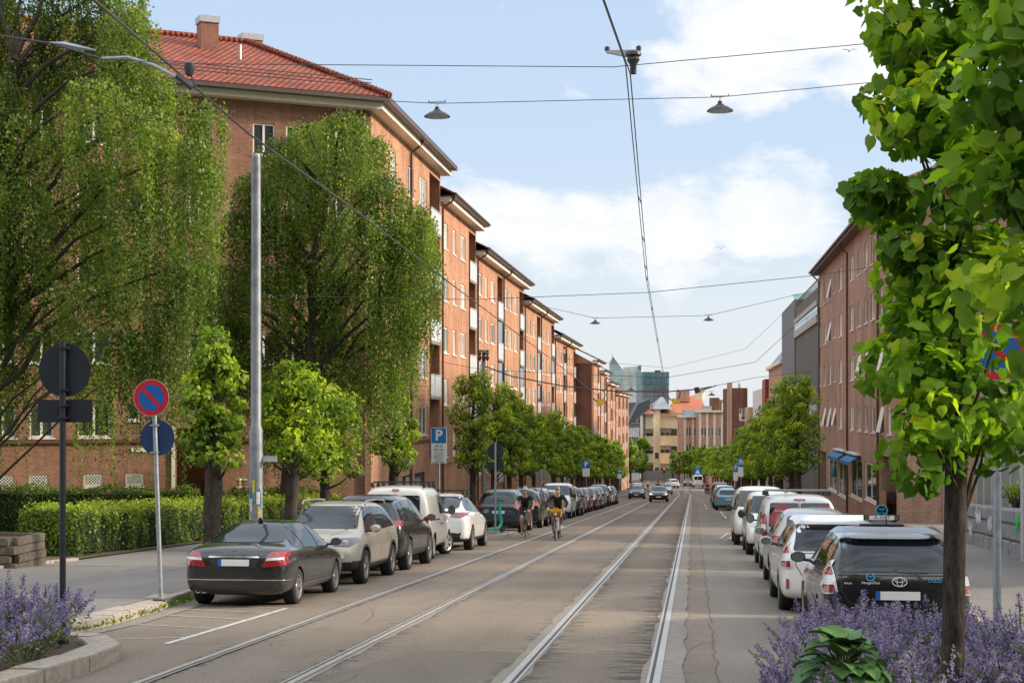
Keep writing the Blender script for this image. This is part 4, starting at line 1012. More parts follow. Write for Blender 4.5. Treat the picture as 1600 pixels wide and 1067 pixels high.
def lime_parts(seed, H=7.2, z0=2.35, rad=.95, nclump=46, nleaf=3200, ls=.17, lean=(0, 0), tr=.17, prof=None, mat=None, shape='q', cut=None):
    """pollarded street lime: knobbly trunk, short stubby limbs, clumps of leaves"""
    rg = random.Random(seed); rn = np.random.default_rng(seed)
    tk = MB(); top = Vector((lean[0], lean[1], H - .55)); pts = []
    for i in range(9):
        t = i / 8; q = Vector((0, 0, -.3)).lerp(top, t); q += Vector((rg.uniform(-.05, .05), rg.uniform(-.05, .05), 0)) * (i > 0) * (1 if tr > .12 else .3); pts.append(q)
    rr = [tr * (1.25, 1.02, .98, 1.0, .85, .7, .52, .36, .15)[i] for i in range(9)]
    tk.tube(pts, rr, 10)
    for k in range(3 if tr > .12 else 0):   # pruning knobs
        h = rg.uniform(.9, z0); a = rg.uniform(0, 6.28); tk.lathe([(.001, -.09), (.07, -.06), (.09, 0), (.07, .07), (.001, .09)], pts[0].lerp(top, (h + .3) / (H - .25)) + Vector((math.cos(a), math.sin(a), 0)) * tr * .85, (0, 0, 1), 8)
    cl = []
    for k in range(nclump):
        f = (k + rg.random()) / nclump; z = z0 + (H - z0) * f
        pr = prof(f) if prof else (math.sin(math.pi * min(1, .18 + f * .82)) ** .45 * (1.0 - .25 * f))
        a = k * 2.4 + rg.uniform(-.5, .5); rad_ = rad * pr * rg.uniform(.40, 1.08 if rad > .9 else .95)
        c = Vector((math.cos(a) * rad_, math.sin(a) * rad_, z + rg.uniform(-.15, .2)))
        t = min(1, max(0, (z - .35) / (H - .25))); root = Vector((0, 0, -.3)).lerp(top, t); c += Vector((lean[0], lean[1], 0)) * f
        if k % 2 == 0: tk.tube(bent(root, c, (0, 0, -.12), rg, 4), [tr * .34, tr * .24, tr * .17, tr * .12, tr * .07], 5)
        cl.append((c, rg.uniform(.24, .44) * (rad / .95 if rad > .9 else .92), rg.uniform(-.22, .2), f))
    per = nleaf // nclump; C = []; T = []; NN = []
    for c, r, dt, f in cl:
        d = rn.normal(size=(per, 3)); d /= np.linalg.norm(d, axis=1)[:, None]
        rr_ = r * np.cbrt(rn.uniform(.15, 1.0, per))
        pos = np.array(c) + d * rr_[:, None] * np.array([1.15, 1.15, .85])
        C.append(pos); out = np.linalg.norm(pos[:, :2], axis=1) / rad
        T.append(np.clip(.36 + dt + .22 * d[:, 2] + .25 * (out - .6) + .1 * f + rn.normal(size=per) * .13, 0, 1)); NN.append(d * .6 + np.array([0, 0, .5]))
    C = np.concatenate(C); T = np.concatenate(T); NN = np.concatenate(NN)
    S = ls * rn.uniform(.65, 1.2, len(C))
    if cut is not None: k_ = cut(C, rn); C, T, NN, S = C[k_], T[k_], NN[k_], S[k_]
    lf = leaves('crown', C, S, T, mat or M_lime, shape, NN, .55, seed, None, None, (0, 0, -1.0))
    tm = tk.build('trunk', M_bark, smooth=True, angle=60); me = tm.data; bpy.data.objects.remove(tm)
    return me, lf
def place_tree(name, label, parts, X, Y, dz=.1, rz=0, group=None, sc=1.0, szz=None):
    t = thing(name, label, 'tree', (X + cxo(Y), Y, zr(Y) + dz), rz, group); t.scale = (sc, sc, szz or sc)
    link('trunk', parts[0], t); link('crown', parts[1], t); return t
GL = 'pollarded lime trees lining the left pavement'; GR_ = 'pollarded lime trees lining the right pavement'
# three limes before the birches and one with bare gaps
place_tree('lime_tree', 'young pollarded lime with a thick knobbly trunk, left of the grey tram pole', lime_parts(21, 5.35, 2.35, .86, 44, 4000, .165, (.05, 0), .23), -12.25, D2Y(41, -12.2), .12, 0, GL)
place_tree('lime_tree', 'broad round headed lime just right of the grey tram pole', lime_parts(22, 5.3, 2.4, 1.05, 52, 4600, .165, (.1, 0), .2, lambda f: math.sin(math.pi * min(1, .25 + f * .7)) ** .5), -12.35, D2Y(49.5, -12.3), .12, 0, GL)
place_tree('lime_tree', 'low spreading lime behind the beige estate car, sloping to the right', lime_parts(23, 4.7, 2.1, 1.2, 46, 4200, .165, (.25, 0), .17, lambda f: 1.0 - .45 * f), -12.2, D2Y(53, -12.2), .12, 0, GL)
place_tree('lime_tree', 'thin gappy lime with bright new leaves behind the white van', lime_parts(24, 5.8, 2.45, .95, 26, 3000, .17, (.1, 0), .2), -11.9, D2Y(64, -11.9), .12, 0, GL)
LV = [lime_parts(30 + i, 6.85, 2.3, 1.0, 46, 4000, .185, (.0, 0), .15, lambda f: (.78 + .25 * math.sin(math.pi * min(1, .1 + f * .85))) * (1 - .10 * f)) for i in range(4)]
LF = [lime_parts(40 + i, 6.8, 2.2, 1.08, 34, 1700, .28, (.0, 0), .15) for i in range(2)]
rgt = random.Random(5)
def ordinal(i): return ['first', 'second', 'third', 'fourth', 'fifth', 'sixth', 'seventh', 'eighth', 'ninth', 'tenth', 'eleventh', 'twelfth', 'thirteenth', 'fourteenth', 'fifteenth', 'sixteenth', 'seventeenth', 'eighteenth', 'nineteenth', 'twentieth'][i]
def row(X, d0, step, n, side, group):
    base = {}
    for i in range(n):
        d = d0 + i * step; Y = D2Y(d, X); far = d > 170
        pool = LF if far else LV; v = pool[i % len(pool)]
        j = rgt.uniform(.92, 1.05)
        if i < 12: lab = '%s pollarded lime of the %s row, counted from the viewer' % (ordinal(i), side)
        else: lab = 'dense green pollarded lime far down the %s row' % side
        place_tree('lime_tree', lab, v, X + rgt.uniform(-.15, .15), Y, .1, rgt.uniform(0, 6.28), group, j, j * rgt.uniform(.96, 1.05))
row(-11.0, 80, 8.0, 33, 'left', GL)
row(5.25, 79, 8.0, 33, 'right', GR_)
for i, px in enumerate((1051, 1061, 1070, 1079, 1090, 1101, 1110)):
    p = P(px, 750, 322); place_tree('lime_tree', 'small dark street tree in the row before the cream and pink buildings', LF[i % 2], p.x - cxo(p.y), p.y, 0, i, 'street trees closing the end of the street', .9, .95)
# ---- near limes at the right edge, big leaves
def near_lime(seed, H, z0, rad, ncl, nlf, ls, tr, cut=None):
    return lime_parts(seed, H, z0, rad, ncl, nlf, ls, (0.02, 0), tr, lambda f: .72 + .3 * math.sin(math.pi * min(1, .12 + f * .75)), M_lime_n, 'h', cut)
YN = D2Y(12.5, 2.03)
def thin_side(C, rn):
    # thinner foliage low on the street-away side, where the sign behind shows through
    q = (np.abs(C[:, 2] - 2.90) < .27) & (C[:, 0] * math.cos(1.0) - C[:, 1] * math.sin(1.0) > .12)
    return ~(q & (rn.random(len(C)) < .80))
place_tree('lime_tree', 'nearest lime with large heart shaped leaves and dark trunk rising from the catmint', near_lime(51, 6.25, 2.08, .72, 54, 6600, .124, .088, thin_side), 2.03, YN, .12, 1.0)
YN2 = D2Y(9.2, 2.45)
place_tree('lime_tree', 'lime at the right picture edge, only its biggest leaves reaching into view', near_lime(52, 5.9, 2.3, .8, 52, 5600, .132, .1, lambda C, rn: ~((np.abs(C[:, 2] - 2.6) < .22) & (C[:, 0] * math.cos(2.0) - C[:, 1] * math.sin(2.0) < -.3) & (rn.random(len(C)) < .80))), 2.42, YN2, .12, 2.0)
# ---- weeping birches
def birch(label, X, Y, zg, H, trunk_top, clumps, seed, nstr, lsz, hang):
    """clumps: (dx, dy, z, r) centres of hanging masses relative to the trunk foot"""
    rg = random.Random(seed); rn = np.random.default_rng(seed)
    t = thing('birch_tree', label, 'tree', (X, Y, zg), 0, None)
    tk = MB(); top = Vector(trunk_top)
    tp = bent((0, 0, -.4), top, (rg.uniform(-.3, .3), 0, 0), rg, 8)
    tk.tube(tp, [.34, .29, .26, .23, .2, .16, .12, .08, .04], 12)
    tw = MB(); C = []; T = []; S = []
    for (dx, dy, z, r) in clumps:
        c = Vector((dx, dy, z)); zz = max(1.5, z - .35 * Vector((dx, dy)).length - 1.0); f = min(.95, zz / top.z); root = tp[min(8, int(f * 8))].lerp(tp[min(8, int(f * 8) + 1)], f * 8 - int(f * 8))
        tk.tube(bent(root, c + Vector((0, 0, r * .4)), (0, 0, .10 * (c - root).length), rg, 6), [v_ * (.45 if z < 7 else 1) for v_ in (.1, .085, .07, .055, .04, .03, .018)], 6)
        dt = rg.uniform(-.2, .16)
        r *= rg.uniform(.72, .95)
        for k in range(int(nstr * r * 1.2)):
            a = rg.uniform(0, 6.28); q = math.sqrt(rg.random()); hx, hy = math.cos(a) * q * r, math.sin(a) * q * r
            s = c + Vector((hx, hy, r * .75 * math.sqrt(max(0, 1 - q * q)) + rg.uniform(-.3, .1)))
            if k % 5 == 0: tw.tube(bent(c + Vector((0, 0, r * .4)), s, (0, 0, .15), rg, 3), .012, 4)
            Ln = rg.uniform(.3, 1.0) ** 1.3 * hang * (.7 + .6 * q); m = int(Ln / .042)
            dr = Vector((hx, hy, 0)) * .10
            u = np.linspace(0, 1, m); 
            pos = np.array(s)[None, :] + np.outer(u, np.array([dr.x, dr.y, 0])) + np.outer(u * Ln, np.array([0, 0, -1.0])) + rn.normal(size=(m, 3)) * np.array([.075, .075, .05]) * (1.35 - .75 * u)[:, None]
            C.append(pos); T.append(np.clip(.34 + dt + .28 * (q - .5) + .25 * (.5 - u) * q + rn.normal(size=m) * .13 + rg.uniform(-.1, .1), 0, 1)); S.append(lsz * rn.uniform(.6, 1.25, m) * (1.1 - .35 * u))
            if k % 6 == 0: tw.tube([s, s + dr * .5 + Vector((0, 0, -Ln * .5)), s + dr + Vector((0, 0, -Ln * .95))], .006, 3)
    C = np.concatenate(C); T = np.concatenate(T); S = np.concatenate(S)
    tr = tk.build('trunk', M_bark2 if False else M_bark, t, local=True, smooth=True)
    tw.build('twigs', M_twig, t, local=True)
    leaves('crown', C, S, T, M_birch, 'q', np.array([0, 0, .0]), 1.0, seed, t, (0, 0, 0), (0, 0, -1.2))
    return len(C)
def clump_px(cl, d0, X, Y, zg):
    """(px, py, r, dd) -> coordinates relative to the trunk foot"""
    return [(p.x - X, p.y - Y, p.z - zg, r) for p, r in ((P(px, py, d0 + dd), r) for px, py, r, dd in cl)]
d1 = 50.0; p0 = P(-25, 850, d1); zg1 = zr(48) + .3
rgb = random.Random(77)
c1 = []
for (px, py, r) in [(-8, 130, 1.1), (-12, 210, 1.1), (-8, 290, 1.1), (-5, 370, 1.0), (10, 440, 1.0), (-30, -60, 1.5), (50, -60, 1.5), (120, -50, 1.4), (180, -20, 1.3), (205, 25, 1.1), (330, 160, .8), (240, 520, .8), (270, 560, .6), (150, 560, .7), (-60, 60, 1.6), (30, 20, 1.5), (100, 30, 1.5), (165, 60, 1.4), (225, 90, 1.3), (275, 150, 1.2), (310, 215, .8), (60, 110, 1.6), (150, 140, 1.5), (215, 190, 1.3), (260, 240, 1.2), (318, 250, .7), (10, 190, 1.6), (100, 230, 1.5), (170, 270, 1.4), (225, 320, 1.3), (20, 300, 1.5), (120, 340, 1.5), (190, 390, 1.3), (248, 400, 1.2), (50, 400, 1.5), (140, 440, 1.3), (260, 470, .9), (10, 470, 1.3), (90, 500, 1.0), (190, 520, .9), (20, 560, .7), (288, 400, .9), (-60, 250, 1.7), (-70, 420, 1.7), (302, 330, .8)]:
    c1.append((px + rgb.uniform(-8, 8), py + 25, r, rgb.uniform(-2.2, 2.2)))
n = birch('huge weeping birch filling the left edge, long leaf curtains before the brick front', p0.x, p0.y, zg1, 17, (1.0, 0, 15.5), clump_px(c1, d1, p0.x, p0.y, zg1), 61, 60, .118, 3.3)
d2 = 59.0; p1 = P(432, 800, d2); zg2 = zr(58) + .3
c2 = []
for (px, py, r) in [(430, 225, 1.0), (480, 195, 1.0), (545, 190, 1.2), (590, 220, 1.1), (400, 280, 1.2), (460, 260, 1.3), (530, 255, 1.4), (600, 285, 1.2), (640, 330, 1.0), (370, 340, 1.1), (430, 345, 1.3), (500, 340, 1.4), (570, 350, 1.4), (630, 375, 1.1), (655, 345, .7), (350, 420, 1.0), (410, 430, 1.2), (480, 425, 1.3), (550, 440, 1.3), (610, 440, 1.1), (640, 440, .8), (370, 500, 1.0), (450, 510, 1.2), (520, 510, 1.2), (585, 510, 1.0), (625, 500, .8), (345, 470, .8), (470, 570, 1.0), (545, 570, 1.0), (330, 520, .9), (390, 560, .9), (600, 560, .8), (430, 610, .8), (510, 620, .8), (320, 440, .8), (662, 385, .6), (635, 470, .6)]:
    c2.append((px + rgb.uniform(-8, 8), py + 18, r, rgb.uniform(-2, 2)))
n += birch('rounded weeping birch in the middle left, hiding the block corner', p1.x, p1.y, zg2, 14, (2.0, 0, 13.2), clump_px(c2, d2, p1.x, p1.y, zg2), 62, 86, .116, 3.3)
# ---- hedges
def hedge(label, pts, wdt, h, seed, mat, dens, lsz, zoff=.12, top_bright=.22):
    """clipped hedge along a polyline of (X, Y)"""
    rn = np.random.default_rng(seed); t = thing('hedge', label, 'hedge', (pts[0][0], pts[0][1], zr(pts[0][1]) + zoff)); O = np.array(t.location)
    core = MB(); C = []; T = []; NN = []
    for (x0, y0), (x1, y1) in zip(pts, pts[1:]):
        d = np.array([x1 - x0, y1 - y0, 0.0]); Ln = np.linalg.norm(d); d /= Ln; n = np.array([d[1], -d[0], 0])
        za, zb = zr(y0) + zoff, zr(y1) + zoff; i_ = .14
        q = lambda s, w, z: (x0 + d[0] * s + n[0] * w, y0 + d[1] * s + n[1] * w, za + (zb - za) * s / Ln + z)
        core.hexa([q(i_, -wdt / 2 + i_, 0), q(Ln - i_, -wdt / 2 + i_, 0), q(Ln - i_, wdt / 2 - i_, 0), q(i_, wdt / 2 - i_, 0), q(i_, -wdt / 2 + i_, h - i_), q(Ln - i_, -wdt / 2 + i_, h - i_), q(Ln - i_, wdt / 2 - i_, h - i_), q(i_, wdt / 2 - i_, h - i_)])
        area = Ln * (wdt + 2 * h) + wdt * h * 2; m = int(area * dens)
        s = rn.uniform(0, Ln, m); w = rn.uniform(-wdt / 2, wdt / 2, m); z = rn.uniform(.05, h, m)
        f = rn.choice(5, m, p=[.32, .24, .30, .07, .07])   # right side, left side, top, ends
        dep = np.abs(rn.normal(size=m)) * .07 - .03
        bump = .09 * np.sin(s * 2.1) + .07 * np.sin(s * 5.3 + 1) + .05 * np.sin(z * 6 + s) + .05 * np.sin(s * 11 + z * 3)
        w = np.where(f == 0, wdt / 2 - dep + bump, np.where(f == 1, -wdt / 2 + dep - bump, w)); z = np.where(f == 2, h - dep * 1.2 + bump * .8 + np.where(rn.random(m) < .06, .10, 0), z)
        s = np.where(f == 3, dep, np.where(f == 4, Ln - dep, s))
        pos = np.stack([x0 + d[0] * s + n[0] * w, y0 + d[1] * s + n[1] * w, za + (zb - za) * s / Ln + z], 1); C.append(pos - O)
        nr = np.where((f == 0)[:, None], n, np.where((f == 1)[:, None], -n, np.where((f == 2)[:, None], np.array([0, 0, 1.0]), np.where((f == 3)[:, None], -d, d)))); NN.append(nr)
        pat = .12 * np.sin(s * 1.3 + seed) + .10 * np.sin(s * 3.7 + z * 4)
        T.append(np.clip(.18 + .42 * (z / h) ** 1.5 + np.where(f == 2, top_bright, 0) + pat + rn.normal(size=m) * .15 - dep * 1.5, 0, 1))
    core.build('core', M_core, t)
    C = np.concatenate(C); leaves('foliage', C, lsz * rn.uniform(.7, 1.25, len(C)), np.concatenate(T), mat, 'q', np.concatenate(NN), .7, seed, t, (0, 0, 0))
hx = -14.95
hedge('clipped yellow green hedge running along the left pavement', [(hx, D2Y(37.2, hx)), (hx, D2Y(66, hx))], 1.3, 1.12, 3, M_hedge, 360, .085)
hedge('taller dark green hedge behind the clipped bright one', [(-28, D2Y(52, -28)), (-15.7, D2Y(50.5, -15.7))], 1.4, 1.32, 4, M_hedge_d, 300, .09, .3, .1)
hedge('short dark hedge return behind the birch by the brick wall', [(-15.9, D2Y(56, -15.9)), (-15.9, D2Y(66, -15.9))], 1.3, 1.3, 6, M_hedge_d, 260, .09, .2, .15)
# lawn, soil and planting behind the pavement
struct(poly_xy('lawn', M_grass, [(-60, 36.5), (-14.35, 36.5), (-14.35, 66), (-60, 66)], .22, False))
struct(poly_xy('soil_bed', M_soil, [(-14.75, 33), (-13.75, 33.5), (-14.2, 62), (-14.95, 66), (-15.6, 66), (-15.6, 33)], .165, False))
struct(poly_xy('garden_path', M_pave, [(-60, 8), (-14.4, 8), (-14.4, 36.5), (-60, 36.5)], .135, False))
kerb('kerb', [(-14.3, 8), (-13.95, 32), (-13.7, 34.6)], .14, .19, 1.4, side=-1)
# distant tree masses
def round_tree(label, p, h, r, seed, nl, ls, mat, group=None):
    rg = random.Random(seed); rn = np.random.default_rng(seed); t = thing('tree', label, 'tree', p, 0, group)
    tk = MB(); tk.tube([(0, 0, -.5), (.1, 0, h * .4), (0, .1, h * .75)], [r * .09, r * .07, r * .03], 8); C = []; T = []
    for k in range(34):
        a = rg.uniform(0, 6.28); f = rg.random(); z = h * (.25 + .72 * f); q = r * math.sin(math.pi * (.15 + .8 * f)) * math.sqrt(rg.random()); c = Vector((math.cos(a) * q, math.sin(a) * q, z))
        tk.tube(bent((0, 0, h * .35), c, (0, 0, .2), rg, 3), [r * .03, r * .02, r * .012, r * .006], 5)
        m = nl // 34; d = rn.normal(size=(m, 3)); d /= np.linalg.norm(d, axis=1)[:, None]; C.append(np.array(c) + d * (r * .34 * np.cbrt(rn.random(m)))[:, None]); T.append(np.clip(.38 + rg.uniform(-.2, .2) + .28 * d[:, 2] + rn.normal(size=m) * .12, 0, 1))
    tk.build('trunk', M_bark, t, local=True, smooth=True); C = np.concatenate(C)
    leaves('crown', C, ls * rn.uniform(.7, 1.2, len(C)), np.concatenate(T), mat, 'q', np.array([0, 0, .5]), .8, seed, t, (0, 0, 0))
p = P(1003, 752, 335); round_tree('tall green tree beside the white house at the end of the street', p, 8.8, 2.3, 71, 3000, .5, M_lime)
p = P(985, 752, 322); round_tree('darker green tree behind the last left blocks', p, 8, 2.4, 72, 1600, .5, M_birch)
# ------------------------------------------------------------------ vehicles
def paint(name, c, metal=0.0, rough=.25):
    m, nt = new_mat(name); p = objco(nt)
    f = noise(nt, 3.0, 5, .65, p); g = noise(nt, 40, 3, .6, p)
    sx = N(nt, 'ShaderNodeSeparateXYZ'); L(nt, p, sx.inputs[0])
    low = math_(nt, 'MULTIPLY', math_(nt, 'SUBTRACT', 1.0, math_(nt, 'DIVIDE', sx.outputs[2], .75), clamp=True), math_(nt, 'MULTIPLY_ADD', f, .9, -.12, clamp=True))
    col = mixc(nt, math_(nt, 'MULTIPLY', low, .28 if sum(c) > .2 else .10), c, (.14, .122, .10))     # road dust on the lower body
    rr = math_(nt, 'ADD', math_(nt, 'MULTIPLY_ADD', low, .25, rough), math_(nt, 'MULTIPLY', g, .05))
    bsdf_out(nt, col, rr, metal, .5, 1.0 if rough < .3 else .6); MATS[name] = m; return m
M_tyre = flat('tyre_rubber', (.018, .018, .018), .85, var=.3, bump=.2)
M_rim = flat('rim_alloy', (.50, .48, .45), .3, .9, var=.15)
M_brake = flat('wheel_dark', (.03, .03, .03), .6)
M_plast = flat('black_plastic', (.022, .022, .022), .6, var=.3)
M_cglass = glass_mat('car_glass', (.016, .02, .02), spec=.85, refl=.02)
M_wsc = glass_mat('windscreen_glass', (.045, .052, .05), spec=.75, refl=.03)
M_chrome = flat('chrome_trim', (.75, .75, .75), .12, 1.0, var=.05)
def lens_mat(name, c, rough=.12):
    m, nt = new_mat(name); p = objco(nt)
    s = math_(nt, 'SINE', math_(nt, 'MULTIPLY', N_sep(nt, p, 2), 160)); col = mixc(nt, math_(nt, 'MULTIPLY_ADD', s, .12, .15), c, tuple(min(1, x * 2.2 + .02) for x in c))
    bsdf_out(nt, col, rough, 0, .8, 1.0); MATS[name] = m; return m
def N_sep(nt, v, i):
    s = N(nt, 'ShaderNodeSeparateXYZ'); L(nt, v, s.inputs[0]); return s.outputs[i]
M_red = lens_mat('tail_lens_red', (.24, .008, .010)); M_clear = lens_mat('lamp_lens_clear', (.62, .62, .62)); M_smoke = lens_mat('lamp_lens_smoke', (.06, .06, .065))
M_hl = lens_mat('headlamp_lens', (.42, .45, .47))
M_plate = flat('plate_white', (.72, .72, .71), .4, var=.03); M_pblue = flat('plate_blue', (.02, .09, .40), .4)
M_lamp_on = flat('lamp_lit', (.9, .85, .7), .3, emis=((1, .9, .7), 4.0))
def smooth_pts(poly, r, k=4):
    if r <= 0: return poly
    out = []; n = len(poly)
    for i in range(n):
        a, b, c = Vector(poly[i - 1]), Vector(poly[i]), Vector(poly[(i + 1) % n]); ra = min(r, (a - b).length * .45); rc = min(r, (c - b).length * .45)
        p, q = b + (a - b).normalized() * ra, b + (c - b).normalized() * rc
        for j in range(k + 1): t = j / k; out.append(tuple(p * (1 - t) ** 2 + b * 2 * t * (1 - t) + q * t * t))
    return out
def patch(bvh, poly, view, off=.006, r=.03, res=.07):
    """lay a polygon drawn in side (y,z), front/rear (x,z) or top (x,y) projection on the body surface; returns verts, faces"""
    bm = bmesh.new(); pts = smooth_pts(poly, r)
    bm.faces.new([bm.verts.new((p[0], p[1], 0)) for p in pts])
    for ax in (0, 1):
        lo = min(p[ax] for p in pts); hi = max(p[ax] for p in pts); k = int((hi - lo) / res)
        for i in range(1, k + 1):
            no = [0, 0, 0]; no[ax] = 1; c = [0, 0, 0]; c[ax] = lo + (hi - lo) * i / (k + 1)
            bmesh.ops.bisect_plane(bm, geom=bm.verts[:] + bm.edges[:] + bm.faces[:], plane_co=c, plane_no=no)
    bm.verts.ensure_lookup_table(); bm.verts.index_update(); vs = []
    for v in bm.verts:
        a, b = v.co.x, v.co.y
        o, d = {'R': ((3, a, b), (-1, 0, 0)), 'L': ((-3, a, b), (1, 0, 0)), 'B': ((a, -5, b), (0, 1, 0)), 'F': ((a, 5, b), (0, -1, 0)), 'T': ((a, b, 4), (0, 0, -1))}[view]
        loc, nor, ix, ds = bvh.ray_cast(Vector(o), Vector(d))
        if loc is None: loc, nor, ix, ds = bvh.find_nearest(Vector(o) + Vector(d) * (3 if view in 'RL' else 4.0 if view != 'T' else 3))
        if nor.dot(Vector(d)) > 0: nor = -nor
        q = loc - Vector(d) * off * .5 + nor * off; vs.append(tuple(q))
    fs = [tuple(v.index for v in f.verts) for f in bm.faces]; bm.free(); return vs, fs
def body_mesh(st, wheels, wr, mats, arch_w=.3, low=None, sub=2, crown=.025, crease_belt=True):
    """st: stations (y, zbot, w, zbelt, wbelt, ztop, wtop) rear to front -> smooth closed shell with wheel arches cut out"""
    bm = bmesh.new(); rings = []
    for (y, zb, w, zl, wl, zt, wt) in st:
        half = [(0, zb), (w * .80, zb), (w * .97, zb + .07), (w, zb + (zl - zb) * .42), (w * .992, zb + (zl - zb) * .80), (wl, zl), (wt, zt - .03 if zt - zl > .15 else zt - .01), (wt * .62, zt + crown * .6), (0, zt + crown)]
        ring = [bm.verts.new((x, y, z)) for x, z in half] + [bm.verts.new((-x, y, z)) for x, z in half[-2:0:-1]]
        rings.append(ring)
    n = len(rings[0])
    for a, b in zip(rings, rings[1:]):
        for k in range(n): bm.faces.new((a[k], a[(k + 1) % n], b[(k + 1) % n], b[k]))
    for ring, rev in ((rings[0], True), (rings[-1], False)):
        h = n // 2   # cap by strips between the two halves
        for k in range(h):
            q = [ring[k], ring[k + 1], ring[(n - k - 1) % n], ring[(n - k) % n]]
            q = list(dict.fromkeys(q)); bm.faces.new(q if not rev else q[::-1])
    bmesh.ops.recalc_face_normals(bm, faces=bm.faces)
    me = bpy.data.meshes.new('body'); bm.to_mesh(me); bm.free()
    o = bpy.data.objects.new('body', me); COL.objects.link(o); o.modifiers.new('s', 'SUBSURF').levels = sub; o.modifiers['s'].render_levels = sub
    dg = bpy.context.evaluated_depsgraph_get(); me2 = bpy.data.meshes.new_from_object(o.evaluated_get(dg)); o.modifiers.clear(); o.data = me2
    bm = bmesh.new(); bm.from_mesh(me2); bvh = BVHTree.FromBMesh(bm); bm.free()
    me2.materials.clear()
    for m in mats: me2.materials.append(m)
    W = max(s[2] for s in st)
    mb = MB()
    for wy in wheels:
        for sx in (-1, 1): mb.lathe([(.001, 0), (wr, 0), (wr, arch_w + .3), (.001, arch_w + .3)], (sx * (W + .25), wy, wr * .93), (-sx, 0, 0), 36)
    c = mb.build('arch_cut', [mats[0], mats[1]]); 
    for p_ in c.data.polygons: p_.material_index = 1
    bo = o.modifiers.new('b', 'BOOLEAN'); bo.operation = 'DIFFERENCE'; bo.object = c; bo.solver = 'EXACT'
    try: bo.material_mode = 'TRANSFER'
    except Exception: pass
    dg = bpy.context.evaluated_depsgraph_get(); me3 = bpy.data.meshes.new_from_object(o.evaluated_get(dg)); bpy.data.objects.remove(c); bpy.data.objects.remove(o)
    if len(me3.materials) < 2:
        me3.materials.clear()
        for m in mats: me3.materials.append(m)
    for p_ in me3.polygons:
        c_ = p_.center
        inside = any((c_.y - wy) ** 2 + (c_.z - wr * .93) ** 2 < (wr * .985) ** 2 for wy in wheels) and abs(c_.x) < W - .035
        edge = any(abs(math.hypot(c_.y - wy, c_.z - wr * .93) - wr) < .004 for wy in wheels)
        if inside or edge: p_.material_index = 1
        elif low and low(c_): p_.material_index = 1
        elif c_.z < min(s[1] for s in st) + .03 and p_.normal.z < -.5: p_.material_index = 1
        else: p_.material_index = 0
    me3.shade_smooth(); me3.set_sharp_from_angle(angle=R(38)); me3.name = 'body'
    return me3, bvh
def wheel_meshes(r, wd, spokes=5, double=True, rimm=None, rr=.66):
    mb = MB(); ri = r * rr
    mb.lathe([(ri, -wd / 2 + .02), (ri + .01, -wd / 2), (r - .03, -wd / 2 + .004), (r - .008, -wd / 2 + .03), (r, -wd / 2 + .06), (r, wd / 2 - .06), (r - .008, wd / 2 - .03), (r - .03, wd / 2 - .004), (ri + .01, wd / 2), (ri, wd / 2 - .02)], ax=(1, 0, 0), n=40)
    o = mb.build('tyre', M_tyre, smooth=True, angle=50); ty = o.data; bpy.data.objects.remove(o)
    mb = MB(); s = 1
    mb.lathe([(ri + .004, -wd / 2 + .015), (ri - .018, -wd / 2 + .02), (ri - .03, wd / 2 - .07), (ri - .022, wd / 2 - .02), (ri + .006, wd / 2 - .008), (ri + .006, wd / 2 - .03)], ax=(1, 0, 0), n=40)
    mb.lathe([(.001, wd / 2 - .025), (.055, wd / 2 - .028), (.075, wd / 2 - .05)], ax=(1, 0, 0), n=16)
    for k in range(spokes):
        for da in ((-.13, .13) if double else (0,)):
            a = 2 * math.pi * k / spokes; a1 = a + da; a0 = a + da * .25
            d0 = Vector((0, math.cos(a0), math.sin(a0))); d1 = Vector((0, math.cos(a1), math.sin(a1))); t = Vector((0, -math.sin(a1), math.cos(a1)))
            w0, w1 = (.022, .017) if double else (.045, .034)
            x0, x1 = wd / 2 - .035, wd / 2 - .022
            mb.hexa([Vector((x0 - .03, 0, 0)) + d0 * .05 - t * w0, Vector((x0 - .03, 0, 0)) + d1 * (ri - .015) - t * w1, Vector((x0 - .03, 0, 0)) + d1 * (ri - .015) + t * w1, Vector((x0 - .03, 0, 0)) + d0 * .05 + t * w0,
                     Vector((x0, 0, 0)) + d0 * .05 - t * w0 * .8, Vector((x1, 0, 0)) + d1 * (ri - .015) - t * w1 * .8, Vector((x1, 0, 0)) + d1 * (ri - .015) + t * w1 * .8, Vector((x0, 0, 0)) + d0 * .05 + t * w0 * .8])
    mb.lathe([(.001, wd / 2 - .10), (ri - .03, wd / 2 - .10), (ri - .03, wd / 2 - .13), (.001, wd / 2 - .13)], ax=(1, 0, 0), n=30, m=1)
    o = mb.build('rim', [rimm or M_rim, M_brake], smooth=True, angle=40); rm = o.data; bpy.data.objects.remove(o)
    return ty, rm
